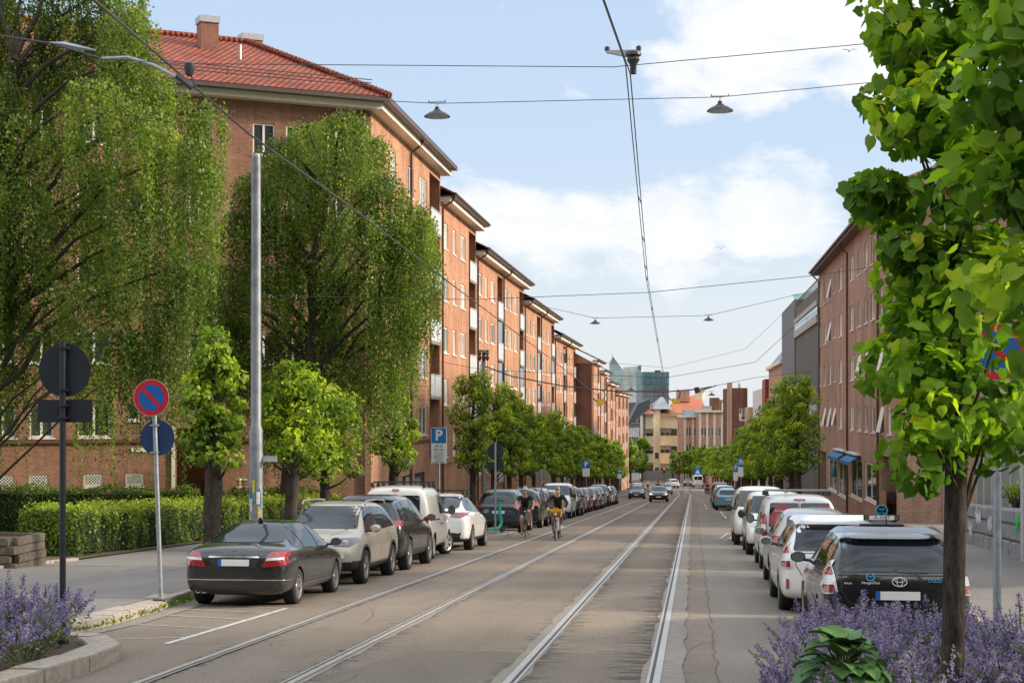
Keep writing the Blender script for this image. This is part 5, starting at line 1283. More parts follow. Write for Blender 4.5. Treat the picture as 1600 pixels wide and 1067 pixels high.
class Car:
    def __init__(s, label, cat, group, body, bvh, wheels, track, wr, wm, paintm, steer=0):
        s.t = thing({'van': 'parked_van'}.get(cat, 'parked_car'), label, cat, (0, 0, 0), 0, group); s.bvh = bvh; s.b = link('body', body, s.t); s.paint = paintm; s.track = track
        if body.materials[0] != paintm: s.b.material_slots[0].link = 'OBJECT'; s.b.material_slots[0].material = paintm
        s.wh = []
        for i, wy in enumerate(wheels):
            for sx in (-1, 1):
                w = thing('wheel', None, None, (sx * (track - .11), wy, wr)); w.parent = s.t
                if sx < 0: w.rotation_euler = (0, 0, math.pi)
                if i == 1 and steer: w.rotation_euler.z += steer
                link('tyre', wm[0], w); link('rim', wm[1], w); s.wh.append(w)
    def patch(s, name, polys, mat, view, off=.006, r=.03, res=.07, parent=None, label=None):
        mb = MB()
        for p in polys: mb.faces(*patch(s.bvh, p, view, off, r, res))
        o = mb.build(name, mat, parent or s.t, local=True, smooth=True, angle=60)
        if label: o['label'] = label
        return o
    def both(s, name, poly, mat, off=.006, r=.03, res=.07, parent=None):
        return [s.patch(name, [poly], mat, v, off, r, res, parent) for v in ('L', 'R')]
    def mirrorx(s, name, poly, mat, view, off=.006, r=.03, res=.06):
        return [s.patch(name, [poly], mat, view, off, r, res), s.patch(name, [[(-x, z) for x, z in poly]], mat, view, off, r, res)]
    def lines(s, name, segs, mat, view, w=.006, off=.002):
        polys = []
        for pts in segs:
            for (a, b) in zip(pts, pts[1:]):
                d = Vector((b[0] - a[0], b[1] - a[1])); 
                if d.length < 1e-4: continue
                d.normalize(); n = Vector((-d.y, d.x)) * w
                polys.append([(a[0] + n.x, a[1] + n.y), (b[0] + n.x, b[1] + n.y), (b[0] - n.x, b[1] - n.y), (a[0] - n.x, a[1] - n.y)])
        return s.patch(name, polys, mat, view, off, 0, .12)
    def mirror(s, y, z, w, h=.15, wd=.20, glass='B', mat=None):
        for sx in (-1, 1):
            mb = MB(); x0 = sx * (w + .03); pr = []
            for (yy, k) in ((-.075, .92), (-.05, 1.0), (.02, .95), (.08, .6)):
                pr.append([(x0 + sx * (wd * (.5 + .5 * k * math.cos(a_))), y + yy, z + h * .5 * k * math.sin(a_)) for a_ in [2 * math.pi * j / 14 for j in range(14)]])
            vs = [q for ring in pr for q in ring]; fs = [(i * 14 + k, i * 14 + (k + 1) % 14, (i + 1) * 14 + (k + 1) % 14, (i + 1) * 14 + k) for i in range(3) for k in range(14)]
            fs += [tuple(range(13, -1, -1)), tuple(42 + k for k in range(14))]; mb.faces(vs, fs)
            mb.tube([(sx * (w - .12), y + .03, z - .07), (x0 + sx * .05, y + .01, z - .04)], .025, 6, 1)
            m_ = mb.build('wing_mirror', [mat or s.paint, M_plast], s.t, local=True, smooth=True)
            mb = MB(); mb.poly([(x0 + sx * (wd * (.5 + .42 * math.cos(a_))), y - .079, z + h * .41 * math.sin(a_)) for a_ in [2 * math.pi * j / 14 for j in range(14)]]); mb.build('mirror_glass', M_pane, m_, local=True)
    def handle(s, y, z, mat=None):
        for v in ('L', 'R'): s.patch('door_handle', [[(y - .10, z - .014), (y + .10, z - .014), (y + .10, z + .014), (y - .10, z + .014)]], mat or s.paint, v, .022, .01, .03)
    def plate(s, z, view='B', w=.52, h=.11, off=.012, y=None):
        sg = 1 if view == 'B' else -1
        b = s.patch('number_plate', [[(-w / 2, z - h / 2), (w / 2, z - h / 2), (w / 2, z + h / 2), (-w / 2, z + h / 2)]], M_plate, view, off, .006, .1)
        xs = -w / 2 * sg; s.patch('plate_band', [[(xs - .005 * sg, z - h / 2 - .002), (xs + .052 * sg, z - h / 2 - .002), (xs + .052 * sg, z + h / 2 + .002), (xs - .005 * sg, z + h / 2 + .002)]], M_pblue, view, off + .003, 0, .1, b)
        return b
    def at(s, X, Y, rz=0, dz=0, pitch=True):
        s.t.location = (X, Y, zr(Y) + dz + (-.035 if abs(X) > 4 else -.05 if X > 1 else 0)); s.t.rotation_euler = (math.atan2(zr(Y + 3) - zr(Y - 3), 6) * math.cos(rz), 0, rz); return s
def rails(car, y0, y1, x, z, mat, h=.05):
    for sx in (-1, 1):
        mb = MB(); mb.tube([(sx * x, y0, z - .02), (sx * x, y0 + .12, z + h), (sx * x, (y0 + y1) / 2, z + h + .02), (sx * x, y1 - .12, z + h), (sx * x, y1, z - .03)], .02, 8); mb.build('roof_rail', mat, car.t, local=True, smooth=True)
def crossbars(car, ys, x, z, mat):
    for y in ys:
        mb = MB(); mb.box(-x, x, y - .04, y + .04, z, z + .035)
        for sx in (-1, 1): mb.hexa([(sx * x - .06, y - .05, z - .12), (sx * x + .04, y - .05, z - .12), (sx * x + .04, y + .05, z - .12), (sx * x - .06, y + .05, z - .12), (sx * x - .05, y - .04, z), (sx * x, y - .04, z), (sx * x, y + .04, z), (sx * x - .05, y + .04, z)], 1)
        mb.build('roof_bar', [mat, M_plast], car.t, local=True)
ST_SEDAN = [(-2.29, .46, .56, .70, .52, .74, .40), (-2.27, .30, .76, .84, .70, .90, .55), (-2.19, .22, .845, .955, .80, 1.00, .66), (-1.95, .20, .875, 1.0, .83, 1.055, .70), (-1.62, .19, .885, .995, .845, 1.085, .70), (-1.45, .19, .885, .985, .845, 1.17, .66), (-.85, .18, .885, .97, .845, 1.40, .575), (-.4, .18, .885, .955, .845, 1.445, .56), (.2, .18, .885, .94, .84, 1.445, .56), (.62, .18, .885, .93, .835, 1.375, .58), (1.20, .18, .885, .92, .825, 1.03, .71), (1.40, .18, .885, .91, .82, .965, .70), (1.75, .19, .875, .87, .80, .925, .66), (2.08, .21, .845, .79, .75, .845, .58), (2.22, .28, .78, .68, .66, .73, .48), (2.29, .42, .6, .60, .5, .63, .38)]
ST_SUV = [(-2.28, .52, .62, .86, .58, .92, .45), (-2.25, .38, .80, .98, .74, 1.05, .62), (-2.16, .32, .885, 1.06, .83, 1.22, .68), (-2.02, .29, .915, 1.075, .86, 1.52, .64), (-1.86, .28, .922, 1.07, .865, 1.60, .63), (-1.4, .26, .925, 1.06, .865, 1.645, .635), (-.5, .26, .925, 1.04, .86, 1.665, .635), (.25, .26, .925, 1.02, .855, 1.65, .63), (.72, .26, .925, 1.01, .85, 1.555, .64), (1.22, .26, .925, 1.0, .84, 1.17, .74), (1.40, .27, .92, .995, .83, 1.085, .73), (1.8, .28, .91, .97, .81, 1.03, .68), (2.08, .30, .87, .90, .76, .955, .60), (2.22, .36, .80, .78, .68, .83, .50), (2.28, .48, .62, .68, .52, .71, .40)]
ST_HATCH = [(-2.07, .44, .60, .80, .56, .86, .44), (-2.04, .32, .78, .92, .72, .98, .62), (-1.95, .25, .855, 1.0, .80, 1.10, .68), (-1.78, .23, .875, 1.01, .83, 1.34, .62), (-1.55, .21, .882, 1.0, .835, 1.44, .60), (-.9, .2, .885, .985, .835, 1.50, .59), (-.2, .2, .885, .965, .83, 1.515, .59), (.4, .2, .885, .95, .825, 1.46, .59), (1.02, .2, .885, .935, .815, 1.13, .70), (1.25, .2, .88, .925, .81, 1.03, .69), (1.6, .21, .865, .89, .78, .955, .63), (1.88, .24, .82, .80, .71, .86, .54), (2.0, .32, .74, .68, .62, .73, .44), (2.06, .44, .58, .60, .5, .63, .36)]
ST_MPV = [(-2.31, .46, .62, .82, .58, .88, .46), (-2.28, .32, .79, .93, .75, 1.0, .64), (-2.20, .25, .86, 1.0, .82, 1.15, .70), (-2.05, .22, .882, 1.02, .845, 1.34, .665), (-1.86, .2, .887, 1.02, .845, 1.465, .645), (-1.3, .19, .888, 1.0, .845, 1.535, .63), (-.4, .19, .888, .98, .84, 1.575, .62), (.2, .19, .888, .96, .835, 1.545, .62), (.75, .19, .888, .95, .83, 1.39, .64), (1.42, .19, .885, .94, .82, 1.08, .72), (1.6, .2, .88, .92, .81, 1.0, .70), (1.95, .21, .86, .85, .77, .90, .62), (2.18, .26, .79, .74, .68, .79, .50), (2.30, .42, .6, .62, .52, .65, .38)]
ST_FAST = [(-2.37, .46, .62, .80, .58, .86, .46), (-2.34, .34, .82, .93, .76, 1.0, .62), (-2.25, .27, .90, 1.03, .84, 1.12, .70), (-2.02, .25, .935, 1.06, .87, 1.19, .70), (-1.7, .23, .955, 1.055, .885, 1.32, .64), (-1.2, .22, .96, 1.04, .885, 1.50, .60), (-.5, .22, .96, 1.02, .88, 1.60, .585), (.15, .22, .96, 1.0, .875, 1.60, .58), (.7, .22, .96, .985, .865, 1.46, .60), (1.4, .22, .955, .965, .85, 1.10, .72), (1.6, .22, .95, .95, .84, 1.02, .72), (1.98, .24, .92, .88, .80, .93, .64), (2.22, .28, .84, .76, .70, .81, .52), (2.36, .42, .64, .64, .54, .67, .40)]
ST_VAN = [(-2.20, .46, .66, .95, .64, 1.0, .56), (-2.18, .34, .82, 1.05, .80, 1.25, .74), (-2.10, .28, .875, 1.08, .855, 1.70, .77), (-2.0, .26, .892, 1.08, .875, 1.80, .765), (-1.4, .25, .90, 1.07, .885, 1.84, .765), (-.4, .25, .90, 1.06, .885, 1.85, .765), (.35, .25, .90, 1.05, .88, 1.83, .755), (.75, .25, .90, 1.04, .875, 1.72, .74), (1.42, .25, .90, 1.03, .86, 1.22, .77), (1.62, .26, .895, 1.0, .845, 1.12, .74), (1.9, .28, .87, .93, .80, 1.0, .66), (2.10, .34, .80, .80, .70, .86, .54), (2.2, .46, .64, .66, .54, .70, .42)]
def scl(st, sx=1, sy=1, sz=1): return [(y * sy, zb * sz, w * sx, zl * sz, wl * sx, zt * sz, wt * sx) for y, zb, w, zl, wl, zt, wt in st]
P_black = paint('paint_dark_grey', (.011, .012, .014), .0); P_beige = paint('paint_beige', (.47, .415, .325), .1, .3); P_blk = paint('paint_black', (.005, .005, .006)); P_white = paint('paint_white', (.78, .775, .75)); P_cream = paint('paint_van_white', (.70, .665, .60), 0, .35)
P_blue = paint('paint_blue', (.12, .33, .44), .2); P_red = paint('paint_red', (.34, .012, .016)); P_silver = paint('paint_silver', (.42, .42, .41), .5, .3); P_grey = paint('paint_grey', (.13, .135, .14), .3); P_vsil = paint('paint_van_silver', (.60, .61, .62), .1, .3); P_navy = paint('paint_navy', (.015, .025, .05)); P_wine = paint('paint_wine', (.14, .012, .02))
W17 = wheel_meshes(.325, .22, 7, True); WS = wheel_meshes(.36, .235, 5, True); WH = wheel_meshes(.315, .2, 5, False); WT = wheel_meshes(.355, .25, 10, False); WV = wheel_meshes(.325, .2, 6, False, flat('rim_silver_bright', (.62, .61, .58), .35, .6))
GP = 'cars parked along the kerbs'
# ---- dark saloon, rear towards the viewer -------------------------------------
bm_sed, bv_sed = body_mesh(ST_SEDAN, (-1.40, 1.36), .352, (P_black, M_plast))
c = Car('dark grey saloon with chrome boot strip, nearest car on the left kerb', 'car', GP, bm_sed, bv_sed, (-1.40, 1.36), .875, .325, W17, P_black)
c.patch('rear_window', [[(-.64, 1.10), (.64, 1.10), (.535, 1.39), (-.535, 1.39)]], M_cglass, 'B', .006, .06)
c.patch('windscreen', [[(-.66, 1.0), (.66, 1.0), (.53, 1.38), (-.53, 1.38)]], M_wsc, 'F', .006, .05)
for poly in ([(-1.52, 1.02), (-.93, .995), (-.93, 1.355), (-1.03, 1.325), (-1.30, 1.19)], [(-.89, .995), (.10, .965), (.02, 1.375), (-.5, 1.395), (-.89, 1.365)], [(.15, .965), (1.02, .95), (.55, 1.29), (.30, 1.36), (.07, 1.375)]): c.both('side_window', poly, M_cglass, .005, .03)
for v in 'LR': c.lines('door_gap', [[(-.91, .97), (-.93, .55), (-.80, .27), (.95, .27)], [(.12, .95), (.14, .27)], [(1.08, .92), (1.0, .5), (.95, .27)], [(-2.24, .60), (-1.78, .58)]], M_plast, v)
c.lines('boot_gap', [[(-.62, 1.04), (-.66, .93)], [(-.60, .64), (.60, .64)]], M_plast, 'B')
for x in (1, -1):
    tl = c.patch('taillight', [[(x * .46, .70), (x * .80, .725), (x * .855, .95), (x * .70, .965), (x * .58, .945)]], M_red, 'B', .012, .035, .05)
    c.patch('reversing_lens', [[(x * .53, .81), (x * .80, .83), (x * .81, .87), (x * .545, .85)]], M_clear, 'B', .018, .01, .05, tl)
    c.patch('taillight_wrap', [[(-2.2, .72), (-2.02, .78), (-2.08, .93), (-2.2, .95)]], M_red, 'R' if x > 0 else 'L', .010, .03, .04, tl)
c.patch('boot_recess', [[(-.36, .70), (.36, .70), (.42, .86), (-.42, .86)]], M_plast, 'B', .004, .02)
c.patch('chrome_strip', [[(-.43, .858), (.43, .858), (.41, .885), (-.41, .885)]], M_chrome, 'B', .016, .008)
c.patch('bumper_strip', [[(-.80, .478), (.80, .478), (.80, .494), (-.80, .494)]], M_chrome, 'B', .01, 0, .05)
for v in 'LR': c.patch('bumper_strip', [[(-2.24, .478), (-1.84, .478), (-1.84, .494), (-2.24, .494)], [(-.98, .36), (.96, .36), (.96, .375), (-.98, .375)]], M_chrome, v, .01, 0, .05)
c.plate(.775, 'B', .52, .11, .014)
mb = MB(); o_ = Vector((0, -2.235, .945)); ax = Vector((0, -1, .25)).normalized(); mb.lathe([(.036, 0), (.043, 0), (.043, .01), (.036, .01), (.036, 0)], o_, ax, 24)
for k in range(3): a = R(90 + 120 * k); mb.tube([o_ + ax * .006, o_ + ax * .006 + Vector((math.cos(a) * .038, 0, math.sin(a) * .038))], [.007, .002], 5)
mb.build('star_badge', M_chrome, c.t, local=True, smooth=True)
for x in (-.62, -.52): mb = MB(); mb.lathe([(.034, 0), (.038, 0), (.038, .1), (.03, .1), (.03, .01)], (x, -2.12, .285), (0, -1, 0), 14); mb.build('exhaust_pipe', M_chrome, c.t, local=True, smooth=True)
c.mirror(.98, 1.02, .84); c.handle(-.68, .83); c.handle(.38, .81); c.mirrorx('headlight', [(.42, .60), (.76, .64), (.80, .76), (.55, .72)], M_hl, 'F')
mb = MB(); mb.hexa([(-.05, -.72, 1.44), (.05, -.72, 1.44), (.03, -.5, 1.455), (-.03, -.5, 1.455), (-.012, -.73, 1.51), (.012, -.73, 1.51), (.02, -.62, 1.47), (-.02, -.62, 1.47)]); mb.build('roof_antenna', M_plast, c.t, local=True)
for x in (-.38, .38):   # head restraints seen through the rear window stay as shapes on the parcel shelf
    pass
c.at(-6.28 - .86, D2Y(27.2, -7.1)); c.t.scale = (.955, .97, .915)
# ---- beige estate, front towards the viewer ------------------------------------
low_suv = lambda c_: c_.z < .50 and abs(c_.y) > 1.78 or c_.z < .42
bm_suv, bv_suv = body_mesh(ST_SUV, (-1.40, 1.40), .40, (P_beige, M_plast), low=low_suv)
def suv_common(c, rear=True):
    c.patch('windscreen', [[(-.70, 1.13), (.70, 1.13), (.59, 1.58), (-.59, 1.58)]], M_wsc, 'F', .006, .05)
    c.patch('rear_window', [[(-.66, 1.13), (.66, 1.13), (.60, 1.52), (-.60, 1.52)]], M_cglass, 'B', .006, .05)
    for poly in ([(-1.92, 1.12), (-1.28, 1.10), (-1.28, 1.54), (-1.74, 1.50)], [(-1.23, 1.10), (-.16, 1.075), (-.16, 1.565), (-1.23, 1.545)], [(-.11, 1.075), (1.08, 1.055), (.62, 1.43), (.32, 1.55), (-.11, 1.568)]): c.both('side_window', poly, M_cglass, .005, .035)
    for v in 'LR': c.lines('door_gap', [[(-.135, 1.06), (-.12, .42)], [(-1.25, 1.08), (-1.18, .75), (-.98, .42), (.95, .42)], [(1.12, 1.03), (1.05, .6), (.98, .42)]], M_plast, v)
    for wy in (-1.40, 1.40):
        arc = [(wy + math.cos(a) * .452, .372 + math.sin(a) * .452) for a in [R(-8 + 196 * k / 14) for k in range(15)]]; arc2 = [(wy + math.cos(a) * .402, .372 + math.sin(a) * .402) for a in [R(-8 + 196 * k / 14) for k in range(15)]]
        for v in 'LR': c.patch('arch_trim', [[arc[k], arc[k + 1], arc2[k + 1], arc2[k]] for k in range(14)], M_plast, v, .008, 0, .2)
    c.mirror(.98, 1.13, .87, .17, .22); c.handle(-.95, .98); c.handle(.08, .96)
c = Car('beige compact off-roader with grimy bonnet, facing the viewer behind the dark saloon', 'car', GP, bm_suv, bv_suv, (-1.40, 1.40), .915, .36, WS, P_beige); suv_common(c)
for x in (1, -1):
    h = c.patch('headlight', [[(x * .36, .82), (x * .74, .80), (x * .86, .90), (x * .80, .965), (x * .36, .945)]], M_smoke, 'F', .012, .03, .05)
    for xx in (.47, .65): 
        mb = MB(); loc, nor, _, _ = bv_suv.ray_cast(Vector((x * xx, 5, .875)), Vector((0, -1, 0))); mb.lathe([(.001, .012), (.045, .02), (.06, .014), (.062, .008)], loc, Vector((0, 1, .1)), 20); mb.build('lamp_ring', M_clear, h, local=True, smooth=True)
    loc, nor, _, _ = bv_suv.ray_cast(Vector((x * .60, 5, .62)), Vector((0, -1, 0))); mb = MB(); mb.lathe([(.001, .01), (.045, .014), (.06, .018), (.066, .006)], loc, Vector((0, 1, 0)), 20); mb.build('fog_lamp', M_clear, c.t, local=True, smooth=True)
    c.patch('grille', [[(x * .03, .80), (x * .22, .80), (x * .25, .93), (x * .20, .955), (x * .05, .955)]], M_plast, 'F', .012, .035, .05)
    c.patch('grille_frame', [[(x * .015, .785), (x * .235, .785), (x * .27, .935), (x * .21, .97), (x * .035, .97)]], M_chrome, 'F', .008, .04, .05)
c.patch('lower_grille', [[(-.48, .40), (.48, .40), (.40, .52), (-.40, .52)]], M_brake, 'F', .012, .03); c.plate(.585, 'F')
c.lines('bonnet_gap', [[(-.30, 2.0), (-.55, 1.3)], [(.30, 2.0), (.55, 1.3)]], M_plast, 'T', .004)
mb = MB(); mb.tube([(-.5, 1.36, 1.12), (-.1, 1.19, 1.20), (.3, 1.13, 1.23)], .012, 5); mb.tube([(.3, 1.36, 1.12), (.5, 1.22, 1.18), (.66, 1.15, 1.2)], .012, 5); mb.build('wiper', M_plast, c.t, local=True)
rails(c, -1.75, .35, .66, 1.635, flat('rail_silver', (.45, .44, .42), .4, .6)); c.at(-6.25 - .90, D2Y(32.3, -7.2), math.pi); c.t.scale = (.97, .98, .94)
# ---- black crossover, rear towards the viewer ----------------------------------
bm_x, bv_x = body_mesh(scl(ST_SUV, 1.0, 1.0, 1.0), (-1.36, 1.36), .40, (P_blk, M_plast), low=lambda c_: c_.z < .47)
c = Car('glossy black crossover with slim red tail lamps, behind the beige one', 'car', GP, bm_x, bv_x, (-1.36, 1.36), .915, .36, WS, P_blk); suv_common(c)
for x in (1, -1):
    c.patch('taillight', [[(x * .30, .98), (x * .60, .955), (x * .86, 1.0), (x * .88, 1.11), (x * .60, 1.07)]], M_red, 'B', .012, .03, .05)
    c.patch('taillight_wrap', [[(-2.2, 1.0), (-1.86, 1.08), (-1.92, 1.13), (-2.2, 1.12)]], M_red, 'R' if x > 0 else 'L', .010, .02, .04)
    c.patch('fog_reflector', [[(x * .58, .46), (x * .78, .48), (x * .78, .56), (x * .60, .55)]], M_red, 'B', .012, .02)
c.plate(.80); c.mirrorx('headlight', [(.40, .82), (.80, .86), (.82, .94), (.5, .92)], M_hl, 'F')
c.patch('spoiler', [[(-.60, 1.53), (.60, 1.53), (.58, 1.60), (-.58, 1.60)]], P_blk, 'B', .05, .02); c.at(-6.25 - .92, D2Y(37.0, -7.2))
# ---- white delivery van with roof bars ------------------------------------------
bm_van, bv_van = body_mesh(ST_VAN, (-1.30, 1.40), .362, (P_cream, M_plast), low=lambda c_: c_.z < .36)
def van_common(c, glazed=True, windowed_rear=True):
    c.patch('windscreen', [[(-.74, 1.22), (.74, 1.22), (.66, 1.72), (-.66, 1.72)]], M_wsc, 'F', .006, .06)
    c.both('side_window', [(.50, 1.14), (1.46, 1.12), (1.32, 1.25), (.92, 1.56), (.80, 1.62), (.50, 1.63)], M_cglass, .005, .04)
    if glazed: c.both('side_window', [(-.28, 1.14), (.36, 1.14), (.36, 1.64), (-.28, 1.64)], M_cglass, .005, .05)
    for v in 'LR': c.lines('door_gap', [[(.43, 1.75), (.43, .36), (1.0, .36)], [(-.36, 1.78), (-.36, .36), (.43, .36)], [(1.38, 1.1), (1.25, .7), (1.0, .36)]], M_plast, v); c.patch('door_rail', [[(-1.6, .99), (-.36, .99), (-.36, 1.02), (-1.6, 1.02)]], M_plast, v, .006, 0)
    for v in 'LR':
        c.patch('door_handle', [[(.50, .93), (.62, .93), (.62, 1.06), (.50, 1.06)]], M_plast, v, .02, .02, .04); c.patch('door_handle', [[(-.32, .86), (-.06, .86), (-.06, .91), (-.32, .91)]], M_plast, v, .02, .02, .04)
    c.mirror(1.24, 1.2, .86, .26, .2, mat=M_plast)
c = Car('cream white small van with two dark roof bars, between black crossover and white fastback', 'van', GP, bm_van, bv_van, (-1.30, 1.40), .885, .325, WV, P_cream, -.42); van_common(c)
c.patch('rear_window', [[(-.64, 1.10), (-.02, 1.10), (-.02, 1.62), (-.62, 1.62)]], M_cglass, 'B', .006, .06); c.patch('rear_window', [[(.64, 1.10), (.02, 1.10), (.02, 1.62), (.62, 1.62)]], M_cglass, 'B', .006, .06)
c.lines('door_gap', [[(0, 1.78), (0, .5)]], M_plast, 'B'); c.patch('brake_lamp', [[(-.09, 1.72), (.09, 1.72), (.09, 1.77), (-.09, 1.77)]], M_red, 'B', .012, .015)
for x in (1, -1): c.patch('taillight', [[(x * .74, .80), (x * .84, .80), (x * .84, 1.10), (x * .74, 1.10)]], M_red, 'B', .012, .03)
c.plate(.72); crossbars(c, (-1.55, -.7, .1), .66, 1.93, M_plast); c.mirrorx('headlight', [(.45, .80), (.78, .84), (.78, 1.0), (.5, .95)], M_hl, 'F'); c.at(-6.52 - .9, D2Y(41.9, -7.3), .02)
# ---- white fastback -----------------------------------------------------------
bm_f, bv_f = body_mesh(ST_FAST, (-1.46, 1.43), .392, (P_white, M_plast), low=lambda c_: c_.z < .36 or (c_.z < .52 and c_.y < -2.0 and abs(c_.x) < .72))
c = Car('white electric fastback with smoked tail lamps, parked before the kerb island', 'car', GP, bm_f, bv_f, (-1.46, 1.43), .95, .355, WT, P_white)
c.patch('rear_window', [[(-.62, 1.20), (.62, 1.20), (.55, 1.53), (-.55, 1.53)]], M_cglass, 'B', .006, .07); c.patch('windscreen', [[(-.68, 1.08), (.68, 1.08), (.55, 1.53), (-.55, 1.53)]], M_wsc, 'F', .006, .05)
for poly in ([(-1.78, 1.14), (-.80, 1.09), (-.80, 1.49), (-1.15, 1.43), (-1.5, 1.29)], [(-.75, 1.09), (.16, 1.06), (.16, 1.54), (-.4, 1.545), (-.75, 1.505)], [(.21, 1.06), (1.28, 1.03), (.72, 1.37), (.45, 1.48), (.21, 1.535)]): c.both('side_window', poly, M_cglass, .005, .035)
for v in 'LR': c.lines('door_gap', [[(.185, 1.05), (.17, .36)], [(-.80, 1.08), (-.95, .75), (-.95, .36), (.95, .36)], [(1.15, 1.0), (1.05, .6), (.95, .36)]], M_plast, v)
for x in (1, -1):
    tl = c.patch('taillight', [[(x * .40, .97), (x * .72, .95), (x * .90, 1.02), (x * .86, 1.09), (x * .55, 1.06)]], M_smoke, 'B', .012, .03, .05); c.patch('tail_lens', [[(x * .60, .975), (x * .72, .965), (x * .88, 1.02), (x * .84, 1.07), (x * .62, 1.05)]], M_red, 'B', .017, .02, .05, tl)
    c.patch('taillight_wrap', [[(-2.3, 1.0), (-2.05, 1.04), (-2.05, 1.1), (-2.3, 1.09)]], M_red, 'R' if x > 0 else 'L', .01, .02, .04, tl)
c.plate(.82); c.mirror(1.05, 1.08, .88, mat=M_plast); c.handle(-.55, .93); c.handle(.45, .91); c.mirrorx('headlight', [(.42, .70), (.78, .74), (.80, .84), (.5, .80)], M_hl, 'F'); crossbars(c, (-.75, .2), .58, 1.68, M_plast)
c.at(-6.25 - .96, D2Y(47.3, -7.3))
# ---- generic hatchbacks etc. -----------------------------------------------------
bm_h, bv_h = body_mesh(ST_HATCH, (-1.28, 1.28), .345, (P_silver, M_plast), low=lambda c_: c_.z < .29)
def hatch_common(c, st='h'):
    c.patch('rear_window', [[(-.60, 1.06), (.60, 1.06), (.54, 1.38), (-.54, 1.38)]], M_cglass, 'B', .006, .06); c.patch('windscreen', [[(-.66, 1.06), (.66, 1.06), (.55, 1.44), (-.55, 1.44)]], M_wsc, 'F', .006, .05)
    for poly in ([(-1.62, 1.06), (-.50, 1.02), (-.50, 1.43), (-1.2, 1.40), (-1.45, 1.33)], [(-.45, 1.02), (.92, .99), (.35, 1.36), (-.1, 1.44), (-.45, 1.44)]): c.both('side_window', poly, M_cglass, .005, .035)
    for v in 'LR': c.lines('door_gap', [[(-.47, 1.0), (-.45, .3), (.9, .3)], [(.95, .95), (.9, .3)], [(-1.35, 1.0), (-1.0, .62), (-.9, .3), (-.45, .3)]], M_plast, v)
    c.mirrorx('taillight', [(.58, .84), (.80, .84), (.82, 1.02), (.66, 1.02)], M_red, 'B', .012); c.mirrorx('headlight', [(.42, .70), (.76, .74), (.80, .86), (.52, .82)], M_hl, 'F', .012)
    c.patch('grille', [[(-.36, .44), (.36, .44), (.42, .60), (-.42, .60)]], M_plast, 'F', .01, .03); c.plate(.76, 'B'); c.plate(.50, 'F', off=.022); c.mirror(.86, 1.03, .82); c.handle(-.25, .87); c.handle(-1.1, .88) if False else None
def small(label, body, bvh, wheels, track, wr, wm, pm, X, d, rz, common, group=GP, cat='car', dz=0):
    c = Car(label, cat, group, body, bvh, wheels, track, wr, wm, pm); common(c); c.at(X, D2Y(d, X), rz, dz); return c
HA = (bm_h, bv_h, (-1.28, 1.28), .87, .315, WH); SU = (bm_x, bv_x, (-1.36, 1.36), .915, .36, WS); SE = (bm_sed, bv_sed, (-1.40, 1.36), .875, .325, W17); VA = (bm_van, bv_van, (-1.30, 1.40), .885, .325, WV)
def suv_full(c):
    suv_common(c); c.mirrorx('taillight', [(.60, .95), (.86, .96), (.88, 1.10), (.66, 1.10)], M_red, 'B', .012); c.mirrorx('headlight', [(.42, .80), (.80, .84), (.82, .94), (.5, .92)], M_hl, 'F', .012); c.plate(.80); c.plate(.56, 'F'); c.patch('grille', [[(-.36, .66), (.36, .66), (.42, .86), (-.42, .86)]], M_plast, 'F', .01, .03)
def sed_common(c):
    c.patch('rear_window', [[(-.64, 1.10), (.64, 1.10), (.535, 1.39), (-.535, 1.39)]], M_cglass, 'B', .006, .06); c.patch('windscreen', [[(-.66, 1.0), (.66, 1.0), (.53, 1.38), (-.53, 1.38)]], M_wsc, 'F', .006, .05)
    for poly in ([(-1.45, 1.02), (-.42, .985), (-.42, 1.385), (-.9, 1.36), (-1.25, 1.2)], [(-.37, .985), (1.02, .95), (.55, 1.29), (.30, 1.36), (-.37, 1.385)]): c.both('side_window', poly, M_cglass, .005, .03)
    c.mirrorx('taillight', [(.50, .78), (.80, .78), (.84, .93), (.56, .93)], M_red, 'B', .012); c.mirrorx('headlight', [(.42, .62), (.76, .66), (.80, .78), (.52, .74)], M_hl, 'F', .012); c.plate(.76); c.plate(.46, 'F'); c.patch('grille', [[(-.36, .38), (.36, .38), (.40, .55), (-.40, .55)]], M_plast, 'F', .008, .03); c.mirror(.98, 1.02, .84)
def van_full(c):
    van_common(c, False); c.patch('rear_window', [[(-.64, 1.10), (.64, 1.10), (.62, 1.62), (-.62, 1.62)]], M_cglass, 'B', .006, .06)
    for x in (1, -1): c.patch('taillight', [[(x * .74, .80), (x * .84, .80), (x * .84, 1.10), (x * .74, 1.10)]], M_red, 'B', .012, .03)
    c.mirrorx('headlight', [(.45, .80), (.78, .84), (.78, 1.0), (.5, .95)], M_hl, 'F'); c.plate(.62, 'B'); c.plate(.5, 'F'); c.patch('grille', [[(-.40, .56), (.40, .56), (.44, .80), (-.44, .80)]], M_plast, 'F', .008, .03)
XK = -7.2
c = small('black estate with roof rails just past the kerb island', *SU, P_navy, XK - .1, 62.4, 0, suv_full); rails(c, -1.8, .3, .62, 1.64, M_plast)
